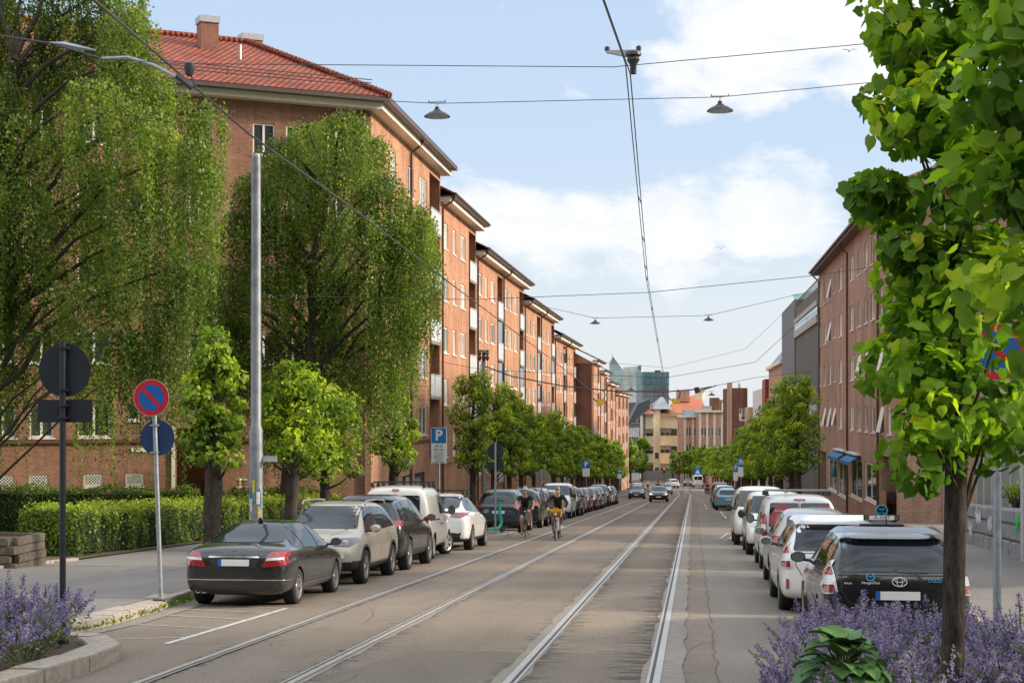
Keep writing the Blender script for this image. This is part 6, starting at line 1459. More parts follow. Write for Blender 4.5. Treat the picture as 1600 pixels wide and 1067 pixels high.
seq = [(SU, P_blk, 'black car behind the bareheaded cyclist, third past the kerb island', suv_full, 0), (SU, P_grey, 'dark grey off-roader beside the cyclist with the yellow bag', suv_full, 0), (HA, P_white, 'white hatchback facing the viewer just before the tall white van', hatch_common, math.pi), (VA, P_white, 'tall white van facing the viewer in the middle of the left row', van_full, math.pi), (SU, P_blk, 'black off-roader directly past the tall white van', suv_full, math.pi), (HA, P_silver, 'silver hatchback just before the bright red car', hatch_common, math.pi), (HA, P_red, 'bright red hatchback in the left row', hatch_common, math.pi), (HA, P_wine, 'wine red hatchback behind the bright red one', hatch_common, math.pi), (SE, P_black, 'dark saloon after the two red cars in the left row', sed_common, math.pi), (HA, P_silver, 'silver hatchback after the two red cars', hatch_common, math.pi), (SU, P_black, 'charcoal off-roader near the far end of the unbroken left row', suv_full, math.pi), (HA, P_white, 'white hatchback near the far end of the unbroken left row', hatch_common, 0), (HA, P_black, 'dark hatchback that ends the unbroken left row', hatch_common, math.pi)]
d = 68.2
for k, pm, lab, fn, rz in seq:
    small(lab, *k, pm, XK + .05 * (-1) ** int(d), d, rz, fn, dz=.0); d += 5.5
for k, pm, lab, fn, d, X in ((SE, P_navy, 'dark blue saloon standing alone past the gap in the left row', sed_common, 172, -6.0), (HA, P_black, 'black hatchback behind the lone dark blue saloon', hatch_common, 180, -6.3), (SU, P_white, 'white off-roader far down the left kerb', suv_full, 188, -6.6), (HA, P_silver, 'silver hatchback last on the left kerb', hatch_common, 197, -6.8)): small(lab, *k, pm, X, d, math.pi, fn)
# traffic
GT = 'cars driving on the street'
c = small('dark oncoming saloon with lit headlamps on the tram track', *SE, P_black, -3.15, 148, math.pi, sed_common, GT); c.t.name = 'moving_car'
for x in (1, -1): c.patch('lit_lamp', [[(x * .62, .66), (x * .76, .68), (x * .76, .75), (x * .64, .74)]], M_lamp_on, 'F', .02, .02)
small('light grey oncoming car behind the dark one with lit headlamps', *HA, P_silver, -3.7, 222, math.pi, hatch_common, GT).t.name = 'moving_car'
small('white off-roader turning at the far junction', *SU, P_white, -3.8 - cxo(0), 285, .25, suv_full, GT).t.name = 'moving_car'
small('dark car waiting left of the far white van', *HA, P_black, -1.0, 300, math.pi, hatch_common, GT).t.name = 'moving_car'
c = small('tall white delivery van seen from behind at the far right kerb', *VA, P_white, .9, 290, 0, van_full, GP, 'van'); c.t.scale = (1.1, 1.2, 1.3)
# ---- right kerb -------------------------------------------------------------------
bm_m, bv_m = body_mesh(ST_MPV, (-1.40, 1.38), .352, (P_blk, M_plast), low=lambda c_: c_.z < .27)
M_tglass = glass_mat('tinted_glass', (.008, .010, .012), spec=.8, refl=.02)
def mpv(c, lens='grey'):
    c.patch('rear_window', [[(-.70, 1.03), (.70, 1.03), (.655, 1.20), (.615, 1.44), (-.615, 1.44), (-.655, 1.20)]], M_tglass, 'B', .007, .05); c.patch('windscreen', [[(-.68, 1.05), (.68, 1.05), (.58, 1.47), (-.58, 1.47)]], M_wsc, 'F', .006, .05)
    for poly in ([(-1.98, 1.10), (-1.25, 1.05), (-1.25, 1.44), (-1.55, 1.42), (-1.80, 1.34)], [(-1.20, 1.05), (-.22, 1.02), (-.22, 1.485), (-1.20, 1.445)], [(-.17, 1.02), (1.25, .985), (.75, 1.27), (.3, 1.45), (-.17, 1.485)]): c.both('side_window', poly, M_tglass, .005, .035)
    for v in 'LR': c.lines('door_gap', [[(-.195, 1.0), (-.18, .3)], [(-1.22, 1.02), (-1.1, .65), (-.95, .3), (.95, .3)], [(1.05, .95), (1.0, .5), (.95, .3)]], M_plast, v)
    for x in (1, -1):
        tl = c.patch('taillight', [[(x * .70, .76), (x * .86, .74), (x * .885, .95), (x * .83, 1.16), (x * .77, 1.20), (x * .735, 1.0)]], M_clear, 'B', .014, .03, .05)
        c.patch('tail_lens', [[(x * .735, .77), (x * .85, .76), (x * .86, .86), (x * .745, .87)], [(x * .75, .99), (x * .865, .98), (x * .83, 1.14), (x * .775, 1.17)]], M_red, 'B', .019, .02, .05, tl)
        c.patch('taillight_wrap', [[(-2.24, .76), (-2.06, .80), (-1.98, .98), (-1.99, 1.16), (-2.1, 1.18), (-2.2, .98)]], M_clear, 'R' if x > 0 else 'L', .010, .03, .04, tl)
        c.patch('rear_reflector', [[(x * .76, .42), (x * .80, .42), (x * .80, .58), (x * .76, .58)]], M_red, 'B', .012, .01)
    c.patch('boot_crease', [[(-.70, .985), (.70, .985), (.70, .998), (-.70, .998)]], M_plast, 'B', .004, 0)
    c.lines('boot_gap', [[(-.66, 1.0), (-.66, .80), (-.56, .63), (.56, .63), (.66, .80), (.66, 1.0)]], M_plast, 'B')
    c.patch('rear_spoiler', [[(-.62, 1.43), (.62, 1.43), (.60, 1.50), (-.60, 1.50)]], c.paint, 'B', .10, .02)
    mb = MB(); mb.tube([(.0, -2.26, 1.05), (-.15, -2.23, 1.06), (-.36, -2.22, 1.045)], [.022, .018, .01], 6); mb.build('rear_wiper', M_plast, c.t, local=True)
    c.plate(.735); c.mirror(.98, 1.06, .83, .17, .215); c.handle(-.95, .90); c.handle(.05, .88); c.mirrorx('headlight', [(.42, .62), (.78, .66), (.80, .80), (.55, .76)], M_hl, 'F')
M_tblue = flat('taxi_blue', (.06, .36, .55), .4); M_twhite = flat('letter_white', (.8, .8, .8), .4); M_ink = flat('letter_black', (.02, .02, .02), .5)
def surf(bvh, x, z, off=.012):
    loc, nor, _, _ = bvh.ray_cast(Vector((x, -5, z)), Vector((0, 1, 0))); n = nor if nor.y < 0 else -nor; return loc + n * off, n
def lettering(c, name, txt, size, mat, x, z, sx=1.0):
    p, n = surf(c.bvh, x, z, .020); xd = Vector((1, 0, 0)) - n * n.x; up = n.cross(xd.normalized()); return text_obj(name, txt, size, mat, p, xd, up, c.t, depth=.0015, sx=sx)
c = Car('black taxi estate with roof sign, nearest car on the right behind the catmint', 'taxi', GP, bm_m, bv_m, (-1.40, 1.38), .878, .325, W17, P_blk); mpv(c)
lettering(c, 'city_lettering', 'OSLO', .062, M_tblue, .43, .925); lettering(c, 'company_lettering', 'NorgesTaxi', .045, M_twhite, -.32, .895); lettering(c, 'company_lettering', 'PRIUS+', .032, M_twhite, -.58, .885)
p, n = surf(bv_m, -.32, .965); mb = MB(); mb.lathe([(.042, 0), (.052, 0), (.052, .004), (.042, .004), (.042, 0)], p, n, 24)
mb.tube([p + n * .003 + Vector((-.03, 0, .01)), p + n * .003 + Vector((-.012, 0, .014)), p + n * .003 + Vector((0, 0, -.012)), p + n * .003 + Vector((.012, 0, .014)), p + n * .003 + Vector((.03, 0, .01))], .006, 5); mb.build('company_emblem', M_tblue, c.t, local=True)
p, n = surf(bv_m, .02, .91, .010); mb = MB()
def ell(mb, p, rx, rz, tw, k=28): 
    pts = [p + Vector((math.cos(2 * math.pi * i / k) * rx, 0, math.sin(2 * math.pi * i / k) * rz)) for i in range(k + 1)]; mb.tube(pts, tw, 5, 0, False)
ell(mb, p, .085, .058, .008); ell(mb, p + n * .003, .033, .054, .006); ell(mb, p + n * .003 + Vector((0, 0, .022)), .062, .026, .006); mb.build('ring_badge', flat('badge_silver', (.78, .78, .78), .3, .3), c.t, local=True, smooth=True)
# roof sign
mb = MB(); mb.box(-.27, .27, -.83, -.50, 1.575, 1.606); sg = mb.build('sign_base', M_plast, c.t, local=True, bevel=.008)
sgn = thing('roof_sign', None, None, (0, -.20, .605)); sgn.parent = c.t; sgn.scale = (.64, .7, .64)
mb = MB(); mb.box(-.355, .355, -.72, -.60, 1.64, 1.76); mb.box(-.25, -.21, -.69, -.63, 1.6, 1.64); mb.box(.21, .25, -.69, -.63, 1.6, 1.64); mb.build('sign_case', M_plast, sgn, local=True, bevel=.01)
mb = MB(); mb.box(-.25, .25, -.727, -.721, 1.652, 1.748); mb.build('sign_face', M_plate, sgn, local=True)
for x in (-.335, .265):
    mb = MB()
    for k in range(3): mb.box(x, x + .07, -.728, -.721, 1.662 + k * .03, 1.672 + k * .03)
    mb.build('sign_louvre', M_chrome, sgn, local=True)
text_obj('sign_number', 'A-3087', .105, M_ink, (0, -.7285, 1.70), (1, 0, 0), (0, 0, 1), sgn, depth=.001)
mb = MB(); mb.disc((0, -.66, 1.86), (0, -1, 0), .115, .04, 32); mb.build('sign_disc', flat('disc_navy', (.008, .02, .03), .7, spec=.2), sgn, local=True)
mb = MB(); mb.lathe([(.10, 0), (.122, 0), (.122, .012), (.10, .012), (.10, 0)], (0, -.70, 1.86), (0, -1, 0), 32); mb.tube([(-.06, -.712, 1.885), (-.03, -.712, 1.895), (0, -.712, 1.85), (.03, -.712, 1.895), (.06, -.712, 1.885)], .010, 6); mb.box(-.06, .06, -.709, -.701, 1.80, 1.812); mb.build('sign_emblem', M_tblue, sgn, local=True)
mb = MB(); mb.tube([(.0, -1.15, 1.55), (.0, -1.22, 1.72)], [.012, .004], 6); mb.build('roof_antenna', M_plast, c.t, local=True)
YB = D2Y(21.35, 2.45); c.at(1.54 + .888, YB); c.t.scale = (1, 1, .93)
c = Car('white taxi estate parked right in front of the black one', 'taxi', GP, bm_m, bv_m, (-1.40, 1.38), .878, .325, W17, P_white); mpv(c); c.at(1.33 + .888, D2Y(26.6, 2.2), .0); c.t.scale = (1, 1, .95)
small('silver hatchback mostly hidden between white taxi and red printed van', *HA, P_silver, 2.3, 31.6, 0, hatch_common)
# van with red window print
VY = D2Y(38.3, 2.4)
c = Car('grey white panel van with red advertising print across its rear windows', 'van', GP, bm_van, bv_van, (-1.30, 1.40), .885, .325, WV, P_vsil); van_common(c, False)
c.patch('rear_window', [[(-.70, 1.08), (-.02, 1.08), (-.02, 1.66), (-.66, 1.66)]], M_cglass, 'B', .006, .05); c.patch('rear_window', [[(.70, 1.08), (.02, 1.08), (.02, 1.66), (.66, 1.66)]], M_cglass, 'B', .006, .05)
M_print = flat('print_red', (.36, .05, .07), .45, var=.1)
c.patch('window_print', [[(-.68, 1.10), (-.06, 1.10), (-.06, 1.50), (-.40, 1.63), (-.52, 1.60), (-.68, 1.32)]], M_print, 'B', .011, .03); c.patch('window_print', [[(.68, 1.10), (.06, 1.10), (.06, 1.42), (.34, 1.56), (.66, 1.60)]], M_print, 'B', .011, .03)
lettering(c, 'print_lettering', 'Les mer om Norges', .075, M_twhite, -.33, 1.47, .72); lettering(c, 'print_lettering', 'kampanjer', .07, M_twhite, .36, 1.43, .8); lettering(c, 'print_lettering', 'WWW.', .12, M_twhite, -.30, 1.34); lettering(c, 'print_lettering', '.no!', .12, M_twhite, .25, 1.32)
c.patch('print_logo', [[(-.42, 1.14), (-.30, 1.14), (-.26, 1.26), (-.36, 1.28)]], flat('print_yellow', (.75, .48, .03), .5), 'B', .013, .02)
for x in (1, -1):
    tl = c.patch('taillight', [[(x * .735, .86), (x * .86, .86), (x * .865, 1.40), (x * .80, 1.44), (x * .75, 1.36)]], M_red, 'B', .014, .03, .06); c.patch('reversing_lens', [[(x * .75, 1.0), (x * .85, 1.0), (x * .85, 1.14), (x * .75, 1.14)]], M_clear, 'B', .019, .02, .06, tl)
c.patch('brake_lamp', [[(-.13, 1.715), (.13, 1.715), (.13, 1.755), (-.13, 1.755)]], M_red, 'B', .012, .015); c.plate(.72); c.lines('door_gap', [[(0.0, 1.80), (0.0, .5)]], M_plast, 'B')
crossbars(c, (-1.75, -1.0, -.2), .70, 1.95, flat('bar_grey', (.42, .44, .46), .4, .5)); mb = MB()
mb.box(-.30, -.26, -2.02, -1.2, 1.90, 1.94); mb.build('strap', flat('strap_tan', (.40, .30, .18), .8), c.t, local=True); c.at(1.5 + .9, VY, 0); c.t.scale = (1, 1, .93)
c = Car('white van facing the viewer, half hidden behind the red printed van', 'van', GP, bm_van, bv_van, (-1.30, 1.40), .885, .325, WV, P_white); van_common(c, False); c.mirrorx('headlight', [(.45, .80), (.78, .84), (.78, 1.0), (.5, .95)], M_hl, 'F'); c.plate(.5, 'F'); c.patch('grille', [[(-.40, .56), (.40, .56), (.44, .80), (-.44, .80)]], M_plast, 'F', .008, .03); c.at(1.42 + .9, D2Y(45.5, 2.3), math.pi); c.t.scale = (1, 1, .94)
small('second white van facing the viewer, only its left edge showing', *VA, P_cream, 2.15, 52, math.pi, van_full, GP, 'van')
bm_l, bv_l = body_mesh(ST_HATCH, (-1.28, 1.28), .345, (P_blue, M_plast), low=lambda c_: c_.z < .33)
c = small('sky blue electric hatchback parked on the right beyond the vans', bm_l, bv_l, (-1.28, 1.28), .87, .315, WH, P_blue, 2.35, 110.5, 0, lambda c: (hatch_common(c)))
for k, pm, lab, fn, d in ((SU, P_blk, 'black off-roader right past the sky blue hatchback', suv_full, 117), (HA, P_white, 'white hatchback second past the sky blue one', hatch_common, 123), (HA, P_black, 'dark hatchback third past the sky blue one', hatch_common, 129), (SU, P_white, 'white off-roader fourth past the sky blue hatchback', suv_full, 136), (VA, P_black, 'dark van at the end of the right kerb row', van_full, 150)): small(lab, *k, pm, 2.35 if d < 130 else 2.5, d, 0, fn, GP, 'van' if k is VA else 'car')
# ------------------------------------------------------------------ planting in the foreground
M_cat = leaf_mat('catmint_flower', [(0, (.12, .09, .25)), (.5, (.29, .22, .54)), (1, (.49, .41, .74))], .32, .7, .2)
M_catl = leaf_mat('catmint_leaf', [(0, (.05, .075, .03)), (.5, (.14, .20, .075)), (1, (.25, .33, .11))], .3, .7, .2)
def catmint(label, pts, n, seed, hmin, hmax, zs, spread=.5):
    """bed of catmint: pts = plant crowns (X, Y); many arching stems with whorls of small flowers"""
    rn = np.random.default_rng(seed); rg = random.Random(seed)
    O = Vector((pts[0][0], pts[0][1], zs)); stems = MB(); C = []; T = []; S = []; NN = []; C2 = []; T2 = []
    for k in range(n):
        x, y = pts[k % len(pts)][:2]; sc_ = pts[k % len(pts)][2] if len(pts[0]) > 2 else 1
        a = rg.uniform(0, 6.28); q = math.sqrt(rg.random()); h = rg.uniform(hmin, hmax) * (1.08 - .38 * q * q) * sc_; o = spread * q * sc_
        p0 = Vector((x + math.cos(a) * o * .35, y + math.sin(a) * o * .35, zs - .03)); p2 = Vector((x + math.cos(a) * o * 1.45, y + math.sin(a) * o * 1.45, zs + h)); p1 = Vector((x + math.cos(a) * o * 1.0, y + math.sin(a) * o * 1.0, zs + h * .62))
        bz = lambda t: p0 * (1 - t) ** 2 + p1 * 2 * t * (1 - t) + p2 * t * t
        if k % 2 == 0: stems.tube([bz(0), bz(.5), bz(1)], .004, 3)
        L_ = .40 * rg.uniform(.55, 1.1); m = rg.randint(6, 11); dk = rg.uniform(-.25, .2)
        for j in range(m):
            t = 1 - L_ * (1 - (j / m) ** .9); c = bz(t); w = .028 * (1.15 - .75 * j / m) * rg.uniform(.8, 1.2)
            for i in range(7):
                d = rn.normal(size=3) * w * np.array([.75, .75, .55]); C.append(np.array(c) + d); T.append(np.clip(.45 + dk + rn.normal() * .22 + .2 * j / m, 0, 1)); S.append(.030 * rg.uniform(.6, 1.2) * (1.1 - .4 * j / m)); NN.append(d / w)
        for j in range(11):
            t = rg.uniform(.08, .78); c = bz(t); C2.append(np.array(c) + rn.normal(size=3) * .035); T2.append(np.clip(.2 + .6 * t + rn.normal() * .18, 0, 1))
    C, C2 = np.array(C) - np.array(O), np.array(C2) - np.array(O)
    # one joined mesh: leaves and flowers are one mass of plants nobody could count
    me1 = leaves('catmint', C, np.array(S), T, M_cat, 'q', np.array(NN), .6, seed, None, None); me2 = leaves('x', C2, .05 * rn.uniform(.5, 1.2, len(C2)), T2, M_catl, 'q', np.array([0, 0, .8]), .8, seed + 1, None, None)
    so_ = stems.build('x', M_catl, loc=tuple(O)); bm = bmesh.new(); bm.from_mesh(me1)
    for me, mi in ((me2, 1), (so_.data, 1)):
        k0 = len(bm.faces); bm.from_mesh(me); bm.faces.ensure_lookup_table()
        for f in bm.faces[k0:]: f.material_index = mi
    bm.to_mesh(me1); bm.free(); bpy.data.objects.remove(so_); me1.materials.append(M_catl)
    o = link('catmint', me1, None, tuple(O)); return tag(o, label, 'catmint', None, 'stuff')
rp = random.Random(9)
zl = zr(16) + .12
def bed(name, pts, h0, h1, mat):
    mb = MB(); mb.prism([(x, y, zr(y) + h0) for x, y in pts], (0, 0, h1 - h0)); return struct(mb.build(name, mat))
bl_pts = [(-12.5, 9), (-6.6, 9), (-6.5, 13), (-6.5, 16.2), (-6.65, 17.2), (-7.1, 17.9), (-8.3, 18.1), (-12.5, 18.1)]
bed('soil_bed', bl_pts, -.1, .10, M_soil)
kerb('kerb', [(-6.30, 8), (-6.22, 12.5), (-6.18, 15.9), (-6.32, 17.2), (-6.85, 18.15), (-8.2, 18.45), (-9.5, 18.45)], .36, .16, 1.0, side=-1)
struct(poly_xy('pavement', M_pave, [(-14.6, 18.3), (-8.5, 18.3), (-8.3, 19.5), (-8.25, 21.2), (-8.4, 23.5), (-8.55, 27), (-8.6, 31), (-14.6, 31)], .112, False))
struct(poly_xy('pavement', M_pave, [(-14.6, 5), (-12.3, 5), (-12.3, 17.6), (-14.6, 17.6)], .10, False))
struct(poly_xy('gutter_setts', flat('setts_grey', (.22, .20, .17), .9, var=.5, vs=16, bump=.6), [(-8.3, 18.9), (-7.75, 19.1), (-7.6, 21.5), (-7.75, 24.5), (-8.1, 26.5), (-8.4, 26.5)], -.022, False))
pl = [(rp.uniform(-8.6, -7.05), rp.uniform(14.6, 17.2), rp.uniform(.85, 1.1)) for _ in range(26)] + [(-6.85, 15.9, .85), (-6.8, 15.2, .8), (-6.8, 14.2, .8), (-6.9, 16.6, .8), (-7.2, 17.2, .9), (-7.7, 17.4, 1.0)]
catmint('bushy purple catmint filling the stone edged bed at the lower left', pl, 760, 81, .42, .72, zr(15) + .10, .42)
zrr = zr(14.5) + .10
bed('soil_bed', [(.95, 10.6), (4.1, 10.6), (4.1, 16.6), (1.6, 17.0), (.95, 16.0)], -.1, .13, M_soil)
kerb('kerb', [(.95, 9.5), (.95, 16.0), (1.5, 17.05), (4.1, 17.0)], .16, .16, 1.0, side=-1)
pr = [(rp.uniform(1.05, 3.9), rp.uniform(12.2, 16.4), rp.uniform(.85, 1.12)) for _ in range(34)] + [(.85, 12.7, .8), (.95, 13.6, .85), (1.0, 14.6, .9), (1.2, 15.8, 1.0), (1.6, 16.2, 1.0), (3.6, 12.4, 1), (3.3, 12.0, 1), (2.9, 12.0, .9)]
catmint('billowing purple catmint in front of the black taxi at the lower right', pr, 1250, 82, .44, .74, zrr, .42)
# hosta with broad veined leaves
def hosta(X, Y, z):
    m, nt = new_mat('hosta_leaf'); a = N(nt, 'ShaderNodeUVMap').outputs[0]; v = math_(nt, 'SINE', math_(nt, 'MULTIPLY', N_sep(nt, a, 0), 75))
    col = mixc(nt, math_(nt, 'MULTIPLY_ADD', v, .3, .4), (.045, .12, .045), (.11, .23, .075)); col = mixc(nt, 1.0, col, ramp(nt, noise(nt, 3, 3, .5, objco(nt)), [(.3, (.6, .7, .6)), (.7, (1.5, 1.35, .9))]), 'MULTIPLY')
    bsdf_out(nt, col, .42, 0, .45, 0, v, .25, .01)
    t = thing('hosta', 'broad leaved green hosta at the front of the catmint bed', 'plant', (X, Y, z)); rg = random.Random(4)
    bm = bmesh.new(); uvl = bm.loops.layers.uv.new('UVMap')
    for k in range(44):
        az = k * 2.4 + rg.uniform(-.3, .3); f = k / 43; Ln = rg.uniform(.20, .29); el0 = 1.2 - 1.0 * f + rg.uniform(-.2, .2); w = Ln * rg.uniform(.36, .45); r0 = .02 + .17 * f; zz = .27 - .24 * f + rg.uniform(-.03, .03)
        d = Vector((math.cos(az), math.sin(az), 0)); s = Vector((-d.y, d.x, 0)); pos = d * r0 + Vector((0, 0, zz)); rows = []
        for i in range(9):
            t_ = i / 8; e = el0 - 1.35 * t_; pos = pos + (d * math.cos(e) + Vector((0, 0, math.sin(e)))) * (Ln / 8) if i else pos
            ww = w * (math.sin(math.pi * min(1, t_ * .93 + .07)) ** .75) * (1 - .25 * t_); up = Vector((0, 0, math.cos(e))) - d * math.sin(e); row = []
            for j in range(-2, 3): row.append((pos + s * (ww * j / 2) + up * (.30 * ww * (j / 2) ** 2 + .008 * math.sin(6 * t_ + j)), j / 2, t_))
            rows.append(row)
        vv = [[(bm.verts.new(p_), u_, v_) for p_, u_, v_ in row] for row in rows]
        for i in range(8):
            for j in range(4):
                q = [vv[i][j], vv[i][j + 1], vv[i + 1][j + 1], vv[i + 1][j]]; fc = bm.faces.new([x[0] for x in q]); fc.smooth = True
                for lp, x in zip(fc.loops, q): lp[uvl].uv = (x[1] * .5, x[2])
    me = bpy.data.meshes.new('foliage'); bm.to_mesh(me); bm.free(); me.materials.append(m); link('foliage', me, t)
    mb = MB()
    for k in range(10): a = k * .7; mb.tube([(0, 0, -.05), (math.cos(a) * .05, math.sin(a) * .05, .15), (math.cos(a) * .12, math.sin(a) * .12, .26)], .006, 4)
    mb.build('stalks', MATS['catmint_leaf'], t, local=True)
ph = P(1318, 1042, 11.6); hosta(ph.x, ph.y, ph.z - .12)
# timber edged raised bed
def timber_bed():
    p = Vector((-13.75, D2Y(34.2, -13.75), 0)); z = zr(p.y) + .12; t = thing('timber_bed', 'weathered timber raised bed at the left edge of the pavement', 'planter', (p.x, p.y, z)); M_tim = flat('weathered_timber', (.115, .095, .072), .9, var=.5, vs=9, bump=.6)
    mb = MB(); h = .175; rg = random.Random(2)
    for k in range(4):
        z0 = z + k * h + .004; j = rg.uniform(-.015, .015)
        mb.box(p.x - .12 + j, p.x + j, p.y - 1.6 + .2 * (k % 2), p.y + .0, z0, z0 + h - .012); mb.box(p.x - 4.5, p.x - .125 + j, p.y - 1.6, p.y - 1.48, z0, z0 + h - .012); mb.box(p.x - 4.5, p.x - .125, p.y - .12 + j, p.y + j, z0, z0 + h - .012)
    mb.build('timber_walls', M_tim, t, bevel=.012)
    mb = MB(); mb.box(p.x - 4.5, p.x - .125, p.y - 1.475, p.y - .125, z, z + .62); mb.build('soil', M_soil, t)
timber_bed()
# leaning bits of wood by the hedge end
p = P(463, 812, 55); z = p.z; t = thing('wooden_trellis', 'small pale wooden stake with cross slats at the hedge end', 'trellis', (p.x, p.y, z)); M_pine = flat('pale_pine', (.42, .31, .17), .8, var=.25)
mb = MB(); mb.box(p.x + .16, p.x + .21, p.y, p.y + .04, z - .3, z + .75)
for k in range(4): mb.obox((p.x - .12 + .05 * (k % 2), p.y - .03, z + .08 + k * .18), (.38, 0, .06), (0, .028, 0), (0, 0, .06))
mb.build('slats', M_pine, t)
# ------------------------------------------------------------------ signs
M_post = flat('galvanised_post', (.32, .35, .38), .45, .5, var=.2, vs=9); M_postd = flat('dark_post', (.018, .022, .028), .5, var=.2); M_sback = flat('sign_back_dark', (.014, .02, .026), .45, var=.12, vs=3)
M_sred = flat('sign_red', (.50, .012, .02), .4, var=.05); M_sblue = flat('sign_blue', (.012, .10, .36), .4, var=.05); M_pb = flat('parking_blue', (.01, .17, .52), .35, var=.05); M_navy = flat('sign_back_navy', (.012, .04, .12), .45, var=.1); M_sw = flat('sign_white', (.74, .75, .75), .4, var=.04); M_sgrey = flat('sign_rim', (.5, .52, .54), .4, .3)
def sign_post(name, label, X, Y, zt, r, mat, lean=(0, 0), zb=None):
    z = zr(Y) + .1 if zb is None else zb; t = thing(name, label, 'sign', (X, Y, z)); mb = MB(); mb.cyl((X, Y, z - .1), (X + lean[0], Y + lean[1], zt), r, 14); mb.lathe([(r * 1.9, 0), (r * 1.9, .05), (r * 1.02, .06)], (X, Y, z), n=14); mb.build('post', mat, t, smooth=True); return t
def no_parking(t, c, r):
    """blue disc, red ring and single slash, facing the viewer (-Y)"""
    d = (0, -1, 0); mb = MB(); mb.disc(c, d, r, .004, 40); a = mb.build('sign_disc', M_sgrey, t, smooth=True, angle=30); o = Vector(c) + Vector((0, -.0045, 0))
    mb = MB(); mb.disc(o, d, r * .97, .002, 40); mb.build('sign_ring', M_sred, t); mb = MB(); mb.disc(o + Vector((0, -.0025, 0)), d, r * .72, .002, 40); mb.build('sign_field', M_sblue, t)
    mb = MB(); q = o + Vector((0, -.006, 0)); k = r * .72 * .7071; w = r * .075; mb.hexa([q + Vector((-k - w, .001, k - w)), q + Vector((-k + w, .001, k + w)), q + Vector((k + w, .001, -k + w)), q + Vector((k - w, .001, -k - w)), q + Vector((-k - w, -.001, k - w)), q + Vector((-k + w, -.001, k + w)), q + Vector((k + w, -.001, -k + w)), q + Vector((k - w, -.001, -k - w))]); mb.build('sign_slash', M_sred, t)
def clamps(t, X, Y, zs, w, mat):
    for z in zs: mb = MB(); mb.box(X - w, X + w, Y - .05, Y + .05, z - .012, z + .012); mb.cyl((X - w * .8, Y - .06, z), (X - w * .8, Y + .05, z), .012, 6); mb.cyl((X + w * .8, Y - .06, z), (X + w * .8, Y + .05, z), .012, 6); mb.build('clamp', mat, t)
q = P(98, 1000, 18.3); X, Y = q.x, q.y
t = sign_post('road_sign', 'round sign seen from its dark back on a dark post, lower left', X, Y, 2.79, .036, M_postd)
mb = MB(); mb.disc((X, Y + .055, 2.47), (0, 1, 0), .31, .006, 48); mb.build('sign_disc', M_sback, t); mb = MB(); mb.box(X - .32, X + .33, Y + .05, Y + .056, 1.87, 2.13); mb.build('sign_plate', M_sback, t); clamps(t, X, Y, (2.72, 2.24, 2.06, 1.92), .07, M_postd)
q = P(252, 940, 24.7); X, Y = q.x, q.y; lx = P(239, 600, 24.7).x - X
t = sign_post('no_parking_sign', 'blue no parking disc with red ring on a leaning post by the left kerb', X, Y, 2.47, .034, M_post, (lx, 0)); cx_ = X + lx
no_parking(t, (cx_ - .01, Y - .06, 2.205), .285); mb = MB(); mb.disc((cx_ + .045, Y + .06, 1.585), (0, 1, 0), .275, .006, 40); mb.build('reverse_disc', M_navy, t); clamps(t, cx_ + .02, Y, (1.78, 1.36), .06, M_post)
mb = MB(); mb.lathe([(.13, 0), (.13, .02), (.06, .03)], (X, Y, zr(Y) + .115), n=16); mb.build('foot', M_gut, t)
q = P(686, 700, 62); X, Y = q.x, q.y; t = sign_post('parking_sign', 'blue parking sign with a white times plate above the white fastback', X, Y, 1.35, .035, M_post)
mb = MB(); mb.box(X - .305, X + .305, Y - .06, Y - .05, .74, 1.36); pp_ = mb.build('sign_panel', M_sw, t, bevel=.004); mb = MB(); mb.box(X - .285, X + .285, Y - .064, Y - .0605, .76, 1.34); mb.build('sign_field', M_pb, t); mb = MB(); mb.box(X - .295, X + .295, Y - .06, Y - .05, -.02, .725); mb.build('times_plate', M_sw, t)
bz_ = world_loc(t); tx = lambda s_, sz, x_, z_, mt, sx=1, nm='lettering', of=0: text_obj(nm, s_, sz, mt, (x_, -.066, z_ - bz_.z), (1, 0, 0), (0, 0, 1), t, depth=.001, sx=sx, offs=of)
tx('P', .56, 0, 1.05, M_sw, 1, 'letter_p', .018); tx('09-20', .13, 0, .635, M_ink); tx('(09-20)', .13, 0, .50, M_ink)
for s_, z_ in (('Mot avgift', .38), ('unntatt med', .28), ('beboerkort', .19), ('Sone D', .10), ('Avgift 09-20', .02)): tx(s_, .085, 0, z_, M_ink)
q = P(774, 836, 55.3); X, Y = q.x, q.y; t = sign_post('road_sign', 'round sign with lower plate seen from the back on the kerb island', X, Y, .92, .035, M_post)
mb = MB(); mb.disc((X, Y + .05, .585), (0, 1, 0), .29, .006, 36); mb.build('sign_disc', M_sback, t); mb = MB(); mb.box(X - .29, X + .29, Y + .05, Y + .056, -.02, .24); mb.build('sign_plate', M_sback, t)
q = P(846, 745, 71); X, Y = q.x, q.y; t = sign_post('road_sign', 'brownish round sign back above the cars behind the cyclists', X, Y, q.z + .35, .03, M_post); mb = MB(); mb.disc((X + .06, Y + .05, q.z), (0, 1, 0), .33, .006, 36); mb.build('sign_disc', flat('sign_back_brown', (.20, .16, .14), .5, var=.1), t)
